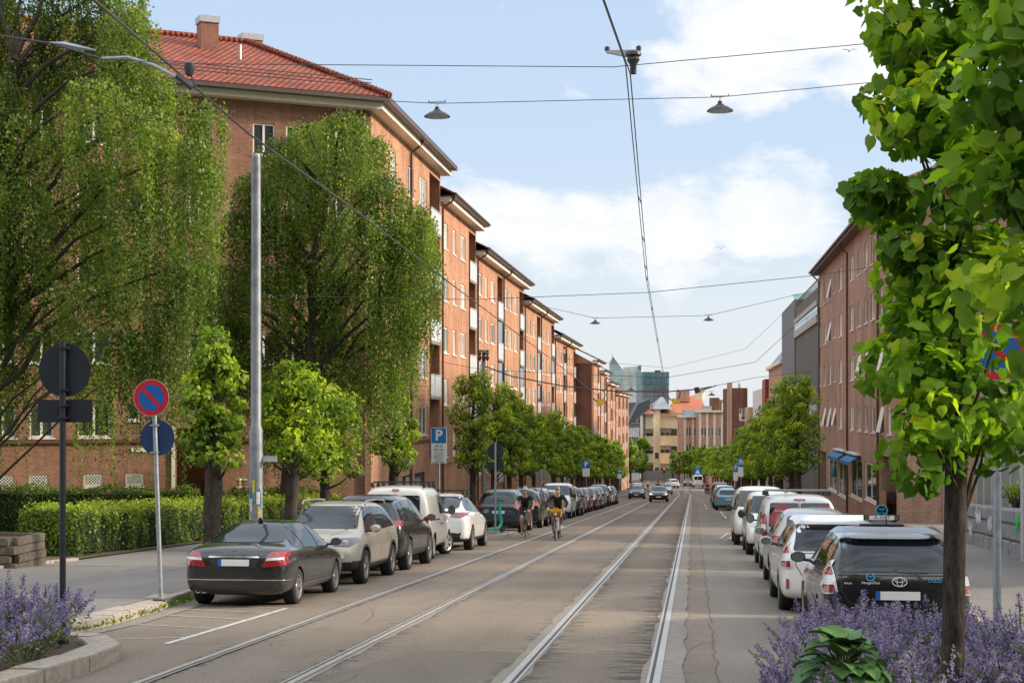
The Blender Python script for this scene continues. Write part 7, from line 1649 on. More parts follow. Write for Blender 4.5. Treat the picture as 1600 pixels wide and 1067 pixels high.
def psign(label, px, py, d, w, rz=0):
    q = P(px, py, d); X, Y = q.x, q.y; t = sign_post('parking_sign', label, X, Y, q.z + w, .04, M_post); c, s = math.cos(rz), math.sin(rz); u = Vector((c, s, 0)); n = Vector((s, -c, 0))
    for nm, z0, z1, m in (('sign_field', .0, w, M_pb), ('times_plate', -w * 1.15, -.03, M_sw)): mb = MB(); mb.obox(Vector((X, Y, q.z + z0)) - u * w / 2 + n * .05, u * w, n * .01, Vector((0, 0, z1 - z0))); mb.build(nm, m, t)
    b = world_loc(t); text_obj('letter_p', 'P', w * .9, M_sw, Vector((X, Y, q.z + w * .5)) + n * .064 - b, u, (0, 0, 1), t, depth=.001, offs=.02)
psign('parking sign with white plate half sunk in the left lime row', 916, 731, 134, .62); psign('small blue parking sign farther down the left lime row', 968, 740, 205, .55)
psign('nearer of the two angled parking signs before the right lime row', 1158, 729, 138, .75, -.95); psign('farther of the two angled parking signs before the right lime row', 1150, 737, 155, .75, -.95)
q = P(1558, 550, 16.7); X, Y = q.x, q.y; t = sign_post('no_parking_sign', 'no parking disc half hidden in the near lime leaves at the right', X, Y, 2.85, .042, M_post); no_parking(t, (X, Y - .06, q.z), .30); clamps(t, X, Y, (2.7, 2.4), .07, M_post)
q = P(1090, 737, 276); X, Y = q.x, q.y; t = sign_post('crossing_sign', 'blue pedestrian crossing sign above the far white van', X, Y, q.z + .9, .05, M_post); mb = MB(); mb.box(X - .6, X + .6, Y - .07, Y - .05, q.z - .5, q.z + .7); mb.build('sign_field', M_pb, t); mb = MB(); mb.prism([(X - .42, Y - .075, q.z - .3), (X + .42, Y - .075, q.z - .3), (X, Y - .075, q.z + .45)], (0, -.004, 0)); mb.build('sign_triangle', M_sw, t)
q = P(1037.5, 735, 300); X, Y = q.x, q.y; zb_ = zr(Y); t = thing('traffic_light', 'traffic light showing red at the far end of the street', 'traffic light', (X, Y, zb_)); mb = MB(); mb.cyl((X, Y, zb_), (X, Y, q.z - .4), .06, 8); mb.build('pole', M_gut, t); mb = MB(); mb.box(X - .18, X + .18, Y - .15, Y + .15, q.z - .5, q.z + .55); mb.build('signal_head', M_postd, t)
for k, m in enumerate((flat('signal_red', (.8, .03, .02), .4, emis=((1, .05, .03), 3.0)), M_postd, M_postd)): mb = MB(); mb.disc((X, Y - .15, q.z + .36 - k * .33), (0, -1, 0), .14, .03, 16); mb.build('signal_lamp', m, t)
# ------------------------------------------------------------------ poles, wires and lamps
M_wire = flat('wire_dark', (.055, .055, .06), .5); M_ins = flat('insulator_dark', (.05, .05, .055), .4); M_yel = flat('marker_yellow', (.75, .50, .02), .5)
def pole(label, px, pyb, d, ztop, r0, r1, stickers=False):
    q = P(px, pyb, d); zb_ = zr(q.y); t = thing('tram_pole', label, 'pole', (q.x, q.y, zb_)); zm = zb_ + (ztop - zb_) * .34; mb = MB()
    mb.tube([(q.x, q.y, zb_ - .1), (q.x, q.y, zm), (q.x, q.y, zm + .12), (q.x, q.y, ztop)], [r0, r0, r1 * 1.12, r1], 20); mb.lathe([(.001, 0), (r1, 0), (r1 * .9, .05), (.001, .07)], (q.x, q.y, ztop), n=16)
    mb.build('shaft', flat('pole_grey', (.22, .235, .25), .5, .4, var=.28, vs=5), t, smooth=True)
    if stickers:
        rg = random.Random(6); cols = [(.02, .12, .40), (.5, .5, .46), (.10, .3, .34), (.55, .45, .05), (.6, .6, .58), (.03, .05, .15)]
        for k in range(11):
            a = rg.uniform(-2.6, -.5); z = zb_ + rg.uniform(.75, 1.75); h = rg.uniform(.12, .3); da = rg.uniform(.25, .5); mb = MB(); rr = r0 + .004 + k * .0006
            for i in range(4): a0, a1 = a + da * i / 4, a + da * (i + 1) / 4; mb.poly([(q.x + math.cos(a0) * rr, q.y + math.sin(a0) * rr, z), (q.x + math.cos(a1) * rr, q.y + math.sin(a1) * rr, z), (q.x + math.cos(a1) * rr, q.y + math.sin(a1) * rr, z + h), (q.x + math.cos(a0) * rr, q.y + math.sin(a0) * rr, z + h)])
            mb.build('sticker', flat('sticker_%d' % (k % 6), cols[k % 6], .5, var=.6, vs=30), t)
        mb = MB(); mb.box(q.x + r0, q.x + r0 + .3, q.y - .02, q.y + .02, zb_ + 2.35, zb_ + 2.47); mb.build('name_plate', M_sgrey, t)
    return t, q
pole('tall grey tram pole with stickers beside the dark saloon', 400, 815, 34.2, 7.42, .145, .10, True)
t, q = pole('tram pole with dark insulator head rising from the left lime row', 756, 770, 84, P(756, 548, 84).z, .14, .10)
mb = MB(); z = P(756, 548, 84).z; mb.box(q.x - .27, q.x + .27, q.y - .05, q.y + .05, z - .04, z + .04)
for k in range(3): mb.lathe([(.02, 0), (.09, -.05), (.09, -.14), (.03, -.2), (.10, -.28), (.09, -.38), (.03, -.5)], (q.x - .2 + .2 * k, q.y - .1, z - .04), n=10)
mb.build('insulator_head', M_ins, t, smooth=True)
def wire(label, pts, r, name='overhead_wire', sag=0.0, mat=None, cat='wire', n=10, group=None):
    pts = [Vector(p) for p in pts]; out = [pts[0]]
    for a, b in zip(pts, pts[1:]):
        for i in range(1, n + 1): t_ = i / n; v = a.lerp(b, t_); v.z -= sag * 4 * t_ * (1 - t_); out.append(v)
    mb = MB(); mb.tube(out, r, 6); t = thing(name, label, cat, out[len(out) // 2], 0, group); mb.build('cable', mat or M_wire, t, smooth=True); return t
def cw(X, d): Y = D2Y(d, X); return Vector((X, Y, zr(Y) + 5.8))
tr_ = wire('right contact wire, the zigzag line crossing the middle of the sky', [cw(-.70, 3), cw(-.70, 12.7), cw(-.585, 15), cw(-.857, 30.6), cw(-1.13, 69), cw(-1.0, 105), cw(-1.2, 140), cw(-1.0, 180)], .006)
mb = MB(); pp = [cw(-.70, 3), cw(-.70, 12.7), cw(-.585, 15), cw(-.857, 30.6), cw(-1.13, 69)]; mb.tube([p_ + Vector((-.045, 0, .10)) for p_ in pp], .006, 6); mb.build('carrier_cable', M_wire, tr_)
for d_ in (22, 25.6, 29, 30.6, 36, 44): 
    mb = MB(); c = cw(-.585 + (-.272) * (d_ - 15) / 15.6 if d_ < 30.6 else -.857 - .273 * (d_ - 30.6) / 38.4, d_); mb.tube([(c.x - .045, c.y, c.z + .10), (c.x, c.y, c.z)], .009, 6); mb.build('clip', M_wire, tr_)
tl_ = wire('left contact wire, dark diagonal line from the upper left across the facades', [cw(-4.55, 3), cw(-4.72, 12), cw(-4.88, 17.7), cw(-4.76, 22.7), cw(-4.70, 30.6), cw(-4.46, 50), cw(-4.30, 73), cw(-4.45, 105), cw(-4.3, 150)], .011)
# hanger with two insulators on the right contact wire
c = cw(-.6, 14.8); t = thing('wire_hanger', 'grey bracket with two insulators clamped to the right contact wire', 'bracket', c)
zc_ = c.z + .17; mb = MB(); mb.hexa([(c.x - .20, c.y - .02, zc_ - .02), (c.x + .10, c.y - .02, zc_ - .09), (c.x + .10, c.y + .02, zc_ - .09), (c.x - .20, c.y + .02, zc_ - .02), (c.x - .20, c.y - .02, zc_), (c.x + .10, c.y - .02, zc_), (c.x + .10, c.y + .02, zc_), (c.x - .20, c.y + .02, zc_)]); mb.build('arm', M_sgrey, t)
for dx in (-.19, .10): mb = MB(); mb.lathe([(.01, 0), (.025, .01), (.025, .04), (.012, .05)], (c.x + dx, c.y, zc_ - .01), n=12); mb.build('insulator', M_ins, t, smooth=True)
mb = MB(); mb.lathe([(.07, 0), (.075, -.03), (.05, -.045), (.06, -.07), (.05, -.09), (.03, -.12), (.03, -.2)], (c.x + .05, c.y, zc_ - .02), n=16); mb.build('bell_insulator', M_ins, t, smooth=True)
# span wires
wire('upper thin span wire reaching the near lime at the right', [P(150, 92, 14.9), P(290, 100, 14.9), P(958, 105, 14.9), P(1405, 64, 14.9)], .004)
t = wire('lamp span wire carrying the two nearest street lamps', [P(585, 157, 36.8), P(683, 162, 36.8), P(1125, 152, 36.8), P(1395, 126, 36.8), P(1560, 108, 36.8)], .009)
wire('lamp span wire carrying the second pair of street lamps', [P(810, 470, 92), P(930, 497, 92), P(1107, 493, 92), P(1268, 455, 92)], .014)
wire('plain span wire between the first and second lamp pairs', [P(405, 462, 52), P(740, 468, 52), P(1012, 457, 52), P(1268, 431, 52), P(1400, 412, 52)], .011)
wire('span wire from the dark insulator pole across to the right trees', [P(560, 540, 76), P(756, 578, 76), P(1040, 590, 76), P(1180, 566, 76), P(1235, 515, 76), P(1300, 470, 76)], .012)
wire('faint span wire far down the street', [P(880, 560, 150), P(1045, 575, 150), P(1165, 545, 150), P(1260, 455, 150)], .014)
t = wire('thick dark feeder cable sagging across the street before the towers', [P(757, 572, 76), P(800, 588, 76), P(880, 603, 76), P(960, 611, 76), P(1040, 612, 76), P(1090, 608, 76), P(1112, 604, 76)], .034)
mb = MB(); mb.tube([P(1088, 605, 76), P(1090, 614, 76)], .12, 8); mb.tube([P(1092, 611, 76), P(1120, 602, 76)], .03, 6); mb.build('end_clamp', M_ins, t)
wire('thin stay from the feeder cable end to the right house fronts', [P(1112, 604, 76), P(1180, 590, 80), P(1270, 580, 86)], .012)
for px, py, pc, lab in ((938, 628, 930, 'yellow marked loop hanging from the left contact wire'), (1055, 626, 1050, 'yellow marked loop hanging from the right contact wire')):
    q = P(px, py, 70); t = thing('section_insulator', lab, 'insulator', q); mb = MB(); mb.tube([q + Vector((.1, 0, .5)), q + Vector((.22, 0, .35)), q + Vector((.18, 0, .15)), q + Vector((0, 0, 0)), q + Vector((-.2, 0, .05)), q + Vector((-.3, 0, .15))], .03, 6); mb.build('loop', M_ins, t, smooth=True); mb = MB(); mb.box(q.x - .15, q.x + .15, q.y - .03, q.y + .03, q.z - .12, q.z + .10); mb.build('marker', M_yel, t, bevel=.02)
# pull-off arm near the birch
t = thing('pull_off_arm', 'curved grey arm holding the left contact wire in front of the big birch', 'bracket', P(230, 100, 15.2)); mb = MB(); mb.tube([P(160, 92, 15.4), P(200, 90, 15.2), P(240, 102, 15), P(278, 122, 14.8)], .016, 8); mb.build('arm', M_post, t, smooth=True); mb = MB(); mb.tube([P(276, 119, 14.8), P(300, 138, 14.8)], .028, 8); mb.lathe([(.02, .05), (.05, .03), (.05, -.03), (.03, -.08)], P(296, 105, 14.8), n=12); mb.tube([P(296, 112, 14.8), P(308, 142, 14.8)], .008, 5); mb.build('clamp', M_ins, t, smooth=True)
wire('dark stay wire with a flat splice before the big birch', [P(-40, 50, 16), P(80, 68, 15.6), P(160, 92, 15.4)], .010)
mb = MB(); mb.tube([P(78, 67, 15.6), P(100, 70, 15.6), P(118, 74, 15.6), P(150, 79, 15.5)], [.008, .03, .03, .008], 6); t = thing('wire_splice', 'flat grey tensioner on the stay wire before the big birch', 'tensioner', P(100, 70, 15.6)); mb.build('tensioner', M_post, t)
# hanging street lamps
def lamp():
    t = thing('street_lamp', 'first', 'street lamp', (0, 0, 0), 0, 'lamps hung over the street'); mb = MB()
    mb.lathe([(.05, .20), (.055, .14), (.09, .125), (.10, .105), (.20, .06), (.29, .0), (.305, -.03), (.295, -.032), (.27, -.01), (.15, .055), (.001, .07)], n=32); mb.build('shade', flat('lamp_shade_dark', (.05, .052, .055), .3, .4, var=.1), t, local=True, smooth=True)
    mb = MB(); mb.lathe([(.27, -.028), (.14, -.055), (.001, -.06)], n=28); mb.build('bowl', flat('lamp_bowl', (.42, .43, .42), .3), t, local=True, smooth=True)
    mb = MB(); mb.cyl((0, 0, .18), (0, 0, .32), .012, 8); mb.box(-.20, .20, -.012, .012, .30, .325); mb.box(-.21, -.18, -.015, .015, .31, .36); mb.box(.18, .21, -.015, .015, .31, .36); mb.build('hanger', M_sgrey, t, local=True); return t
l0 = lamp()
for i, (px, py, d, lab) in enumerate([(683, 181, 36.8, 'hanging dish lamp at left of the nearest lamp pair, over the first facade'), (1125, 172, 36.8, 'hanging dish lamp at right of the nearest lamp pair, in open sky'), (930, 505, 92, 'small hanging dish lamp at left of the second lamp pair'), (1107, 500, 92, 'small hanging dish lamp at right of the second lamp pair'), (986, 609, 128, 'tiny hanging lamp in front of the pale glass tower'), (1112, 617, 128, 'tiny hanging lamp over the orange tiled roof')]):
    o = l0 if i == 0 else copy_tree(l0); o.location = P(px, py, d); o['label'] = lab
# two gulls
for px, py, d, lab in ((1327, 80, 90, 'gull gliding in the upper right cloud'), (1126, 388, 120, 'gull flying below the middle clouds')):
    q = P(px, py, d); t = thing('gull', lab, 'bird', q); mb = MB(); mb.tube([q + Vector((-.02, -.22, 0)), q + Vector((0, -.1, 0)), q + Vector((0, .1, 0)), q + Vector((0, .28, .02))], [.02, .06, .05, .01], 8); b = mb.build('body', M_sw, t, smooth=True)
    for sx in (-1, 1): mb = MB(); mb.poly([q + Vector((0, -.08, .02)), q + Vector((sx * .25, -.10, .10)), q + Vector((sx * .5, .02, .04)), q + Vector((sx * .25, .03, .09)), q + Vector((0, .08, .02))]); mb.build('wing', flat('gull_grey', (.75, .76, .78), .7), t)
# ------------------------------------------------------------------ granite wall, fence and greenery on the right
def granite_wall():
    ya, yb = D2Y(30, 8), D2Y(53, 9); t = thing('stone_wall', 'low granite block wall with graffiti scribbles at the right edge', 'wall', (8.3, ya, zr(ya))); rg = random.Random(8); n = 34
    fx = lambda y: 7.75 + (y - ya) / (yb - ya) * .9
    bm_ = MB(); hs = [0, .45, .88, 1.28]
    for c in range(3):
        y = ya - .3 * c
        while y < yb:
            L_ = rg.uniform(.9, 1.7); y1 = min(y + L_, yb + .3); j = rg.uniform(-.03, .03); z0, z1 = zr(y) + .02 + hs[c], zr(y) + .02 + hs[c + 1] - .012
            z0b, z1b = zr(y1) + .02 + hs[c], zr(y1) + .02 + hs[c + 1] - .012; xa, xb = fx(y) + j, fx(y1) + j
            e = .05; g = .012   # pillowed face
            f0 = [(xa, y + g, z0), (xb, y1 - g, z0b), (xb, y1 - g, z1b), (xa, y + g, z1)]; f1 = [(xa - e * rg.uniform(.6, 1.5), y + .10, z0 + .06), (xb - e * rg.uniform(.6, 1.5), y1 - .10, z0b + .06), (xb - e * rg.uniform(.5, 1.4), y1 - .10, z1b - .05), (xa - e * rg.uniform(.5, 1.4), y + .10, z1 - .05)]
            b0 = [(p[0] + .45, p[1], p[2]) for p in f0]
            bm_.faces(f0 + f1 + b0, [(4, 5, 6, 7), (0, 1, 5, 4), (1, 2, 6, 5), (2, 3, 7, 6), (3, 0, 4, 7), (3, 2, 10, 11), (0, 3, 11, 8), (1, 9, 10, 2)])
            y = y1
    bm_.build('blocks', M_stone, t)
    # backing mortar just behind the joints
    mb = MB(); mb.hexa([(fx(ya) + .06, ya, zr(ya) - .3), (fx(yb) + .06, yb, zr(yb) - .3), (fx(yb) + .42, yb, zr(yb) - .3), (fx(ya) + .42, ya, zr(ya) - .3), (fx(ya) + .06, ya, zr(ya) + 1.2), (fx(yb) + .06, yb, zr(yb) + 1.2), (fx(yb) + .42, yb, zr(yb) + 1.2), (fx(ya) + .42, ya, zr(ya) + 1.2)]); mb.build('mortar', M_groove, t)
    rg2 = random.Random(12)
    for (yy, zz, w, col) in ((48.3, .95, .8, (.6, .62, .63)), (46.0, .8, .7, (.55, .56, .58)), (50, .55, .6, (.6, .6, .62)), (41.2, .95, .35, (.05, .55, .06)), (39.7, 1.0, .2, (.55, .06, .08)), (44.2, .45, .5, (.5, .52, .5))):
        pts = []; 
        for i in range(22): y_ = yy + w * 1.3 * (i / 21 - .5) + rg2.uniform(-.1, .1); pts.append((fx(y_) - .09, y_, zr(y_) + zz + .2 * math.sin(i * 1.9) + rg2.uniform(-.08, .08)))
        mb = MB(); mb.tube(pts, .009, 4); mb.build('graffiti', flat('spray_%d' % int(yy), col, .7), t)
    p = P(1598, 870, 38.5); mb = MB(); mb.box(p.x - .02, p.x + .34, p.y - .2, p.y + .2, zr(p.y) - .2, P(1598, 715, 38.5).z); tt = thing('concrete_post', 'pale concrete post at the near end of the granite wall', 'post', (p.x, p.y, zr(p.y))); mb.build('post', flat('post_concrete', (.36, .36, .35), .85, var=.2), tt, bevel=.015)
    # slatted fence on the wall
    t = thing('slat_fence', 'grey vertical slat fence standing on the granite wall', 'fence', (9, ya, zr(ya) + 1.2)); mb = MB(); mb2 = MB(); y = ya + 4
    M_sl = flat('fence_slat', (.20, .205, .20), .7, var=.25); k = 0
    while y < yb + 1:
        x = fx(y) + .75; z = zr(y) + 1.1
        if k % 9 == 0: pb_ = MB(); pb_.box(x - .03, x + .05, y - .04, y + .04, z - .1, z + 1.95); pb_.build('post', flat('fence_post', (.42, .42, .40), .6), t)
        else: mb.box(x, x + .03, y - .07, y + .07, z, z + 1.85)
        y += .2; k += 1
    mb.build('slats', M_sl, t)
granite_wall()
def shrub(label, X, Y, z, h, r, seed, nl, ls=.11, cat='shrub', name='shrub', grp=None):
    rg = random.Random(seed); rn = np.random.default_rng(seed); t = thing(name, label, cat, (X, Y, z), 0, grp); tk = MB(); C = []; T = []
    for k in range(16):
        a = rg.uniform(0, 6.28); q = r * math.sqrt(rg.random()) * .8; zz = h * rg.uniform(.35, .95); c = Vector((math.cos(a) * q, math.sin(a) * q, zz)); tk.tube(bent((0, 0, -.1), c, (0, 0, .1), rg, 3), [.035, .025, .015, .008], 5); m = nl // 16
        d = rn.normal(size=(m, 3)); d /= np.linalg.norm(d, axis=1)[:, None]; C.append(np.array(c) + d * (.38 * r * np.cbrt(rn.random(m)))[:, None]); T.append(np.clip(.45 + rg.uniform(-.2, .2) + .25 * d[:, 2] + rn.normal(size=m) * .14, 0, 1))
    tk.build('stems', M_twig, t, local=True); C = np.concatenate(C); leaves('foliage', C, ls * rn.uniform(.7, 1.2, len(C)), np.concatenate(T), M_lime, 'q', np.array([0, 0, .6]), .8, seed, t, (0, 0, 0)); return t
for i, (px, d, h, r, lab) in enumerate(((1512, 54, 3.0, 1.3, 'leafy shrub behind the granite wall just right of the near lime trunk'), (1548, 50, 3.6, 1.5, 'tallest shrub behind the granite wall, left of the grey sign post'), (1585, 46, 3.0, 1.3, 'shrub over the granite wall at the right picture edge'))):
    q = P(px, 780, d); shrub(lab, q.x + 1.6, q.y, zr(q.y) + 1.0, h, r, 90 + i, 1500, .16)
for i, (px, py, d, lab) in enumerate(((1575, 792, 44.5, 'small weed growing from the top of the granite wall'),)):
    q = P(px, py, d); shrub(lab, q.x + .2, q.y, q.z - .1, .8, .45, 96 + i, 300, .11)
for i, (X, Y, h, r, lab) in enumerate(((15.5, 60, 13, 4.4, 'tree added behind the slat fence to shade the street'), (15, 47, 14, 4.6, 'tree added past the granite wall for shade, out at the right'), (13.5, 34, 14, 4.6, 'tree added near the viewer at the right to shade the cars'), (14, 20, 13, 4.8, 'tree added beside the viewer for shade, out of the frame'))):  # trees added, mostly out of view, to shade the foreground street
    round_tree(lab, Vector((X, Y, zr(Y) + .9)), h, r, 110 + i, 5200, .42, M_lime, 'trees added on the right for shade')
# grass tufts along the kerb
rn = np.random.default_rng(5); C = []; 
for k in range(240):
    y = 18.5 + 8.5 * k / 240; x = -7.95 - .35 * abs((y - 21) / 6) + rn.normal() * .05; h = abs(rn.normal()) * .035
    for j in range(6): C.append((x + rn.normal() * .03, y + rn.normal() * .03, zr(y) + .02 + h * rn.random()))
tag(leaves('weeds', np.array(C), .05 * rn.uniform(.6, 1.4, len(C)), rn.uniform(.2, .7, len(C)), M_hedge, 'q', None, 1, 5, None, (0, 0, 0)), 'weeds and moss growing along the left kerb gutter', 'weeds', None, 'stuff')
# ------------------------------------------------------------------ people, bicycles, scooter
M_skin = flat('skin', (.50, .30, .21), .55, var=.08); M_hair = flat('hair_dark', (.05, .03, .02), .7, var=.3); M_tee = flat('cloth_black', (.012, .012, .013), .85, var=.3); M_short = flat('cloth_charcoal', (.02, .02, .023), .85); M_legg = flat('cloth_plum', (.20, .12, .17), .8, var=.15); M_shoe = flat('shoe_white', (.68, .66, .64), .6); M_shoed = flat('shoe_dark', (.05, .03, .03), .6); M_helm = flat('helmet_white', (.70, .69, .64), .4, var=.1); M_orange_c = flat('cloth_coral', (.75, .12, .07), .8); M_eye = flat('eye_dark', (.02, .015, .012), .3); M_lip = flat('lips', (.40, .16, .13), .5)
def skin(name, V, E, mat, parent, sub=2, root=0):
    """grow one smooth surface around a skeleton: V [(co, radius or (rx, ry))], E edges"""
    me = bpy.data.meshes.new(name); me.from_pydata([tuple(v[0]) for v in V], E, []); o = bpy.data.objects.new(name, me); COL.objects.link(o)
    md = o.modifiers.new('s', 'SKIN'); md.use_smooth_shade = True
    if not me.skin_vertices:
        bm = bmesh.new(); bm.from_mesh(me); bm.verts.layers.skin.verify(); bm.to_mesh(me); bm.free()
    for i, (c, r) in enumerate(V): me.skin_vertices[0].data[i].radius = (r, r) if isinstance(r, (int, float)) else r; me.skin_vertices[0].data[i].use_root = (i == root)
    sb = o.modifiers.new('u', 'SUBSURF'); sb.levels = sub; sb.render_levels = sub
    dg = bpy.context.evaluated_depsgraph_get(); m2 = bpy.data.meshes.new_from_object(o.evaluated_get(dg)); bpy.data.objects.remove(o); m2.materials.clear(); m2.materials.append(mat)
    m2.polygons.foreach_set('use_smooth', [True] * len(m2.polygons)); return link(name, m2, parent)
def chain(V, pts, first=None):
    """append a chain of (co, r) to V, returns edges"""
    E = []; prev = first
    for p in pts:
        V.append((Vector(p[0]), p[1])); i = len(V) - 1
        if prev is not None: E.append((prev, i))
        prev = i
    return E
def head(t, c, mats, helmet=None, hair=True, tilt=0.0, ponytail=False):
    """head facing -Y centred at c"""
    mb = MB(); n = 20; rows = []
    for (z, ry, rx, oy) in ((-.125, .03, .03, -.045), (-.118, .055, .045, -.035), (-.09, .078, .060, -.018), (-.05, .090, .068, -.006), (0, .097, .074, 0), (.05, .099, .077, .005), (.09, .088, .068, .008), (.118, .055, .045, .008), (.128, .01, .01, .008)):
        rows.append([(c[0] + rx * math.sin(2 * math.pi * k / n), c[1] + oy - ry * math.cos(2 * math.pi * k / n) * (1.0 if math.cos(2 * math.pi * k / n) > 0 else 1.08), c[2] + z) for k in range(n)])
    vs = [p for r_ in rows for p in r_]; fs = [(i * n + k, i * n + (k + 1) % n, (i + 1) * n + (k + 1) % n, (i + 1) * n + k) for i in range(len(rows) - 1) for k in range(n)] + [tuple(range(n - 1, -1, -1)), tuple((len(rows) - 1) * n + k for k in range(n))]
    mb.faces(vs, fs); 
    mb.faces([(c[0], c[1] - .098, c[2] + .02), (c[0] - .016, c[1] - .098, c[2] - .028), (c[0] + .016, c[1] - .098, c[2] - .028), (c[0], c[1] - .122, c[2] - .024), (c[0], c[1] - .09, c[2] - .038)], [(0, 1, 3), (0, 3, 2), (1, 4, 3), (4, 2, 3)])
    for sx in (-1, 1): mb.lathe([(.001, -.012), (.022, -.008), (.028, 0), (.02, .008), (.001, .01)], (c[0] + sx * .076, c[1] + .012, c[2] - .005), (sx, .3, 0), 10)
    h = mb.build('head', mats, t, local=True, smooth=True, angle=60)
    for sx in (-1, 1): mb = MB(); mb.lathe([(.001, 0), (.011, .002), (.013, 0)], (c[0] + sx * .031, c[1] - .092, c[2] + .012), (0, -1, 0), 10); mb.build('eye', M_eye, h, local=True)
    mb = MB(); mb.tube([(c[0] - .024, c[1] - .088, c[2] - .062), (c[0], c[1] - .097, c[2] - .064), (c[0] + .024, c[1] - .088, c[2] - .062)], .006, 6); mb.build('mouth', M_lip, h, local=True)
    def cap(name, mat, k, z0, zt, br):
        mb = MB(); rows = []
        for i in range(7):
            f = i / 6; a = f * math.pi / 2; rows.append([(c[0] + .077 * k * math.cos(a) * math.sin(2 * math.pi * j / n), c[1] + .006 - .104 * k * math.cos(a) * math.cos(2 * math.pi * j / n), c[2] + z0 + (zt - z0) * math.sin(a) + (br * math.cos(2 * math.pi * j / n) if i == 0 else 0)) for j in range(n)])
        vs = [p for r_ in rows for p in r_]; mb.faces(vs, [(i * n + j, i * n + (j + 1) % n, (i + 1) * n + (j + 1) % n, (i + 1) * n + j) for i in range(6) for j in range(n)]); return mb.build(name, mat, t, local=True, smooth=True)
    if hair: cap('hair', M_hair, 1.06, .0, .137, .06)
    if helmet:
        hm = cap('helmet', helmet, 1.30, .055, .175, .0)
        for k in range(4): x = (-.06, -.02, .02, .06)[k]; mb = MB(); mb.obox((c[0] + x - .009, c[1] - .118, c[2] + .115), (.018, 0, 0), (0, .03, .03), (0, -.01, .02)); mb.build('vent', M_eye, hm, local=True)
        mb = MB()
        for sx in (-1, 1): mb.tube([(c[0] + sx * .085, c[1] - .01, c[2] + .05), (c[0] + sx * .055, c[1] - .05, c[2] - .11)], .006, 4)
        mb.build('chin_strap', M_eye, t, local=True)
def hand(V, w, d, side, curl=.8):
    """palm and five fingers closing round a bar, from wrist w along direction d (unit)"""
    E = []; d = Vector(d).normalized(); up = Vector((0, 0, 1)); s = Vector((1, 0, 0)); p = Vector(w); V.append((p + d * .045, .03)); palm = len(V) - 1
    for k, (o, ln) in enumerate(((-.03, .065), (-.01, .078), (.011, .074), (.030, .058))):
        b = p + d * .085 + s * o; E += chain(V, [(b, .011), (b + d * ln * .45 - up * ln * .25 * curl, .010), (b + d * ln * .30 - up * ln * .75 * curl, .009), (b - d * ln * .1 - up * ln * .8 * curl, .008)], palm)
    b = p + d * .05 - s * side * .038; E += chain(V, [(b, .012), (b + d * .03 - s * side * .012 - up * .025, .010), (b + d * .045 - up * .045, .009)], palm)
    return E, palm
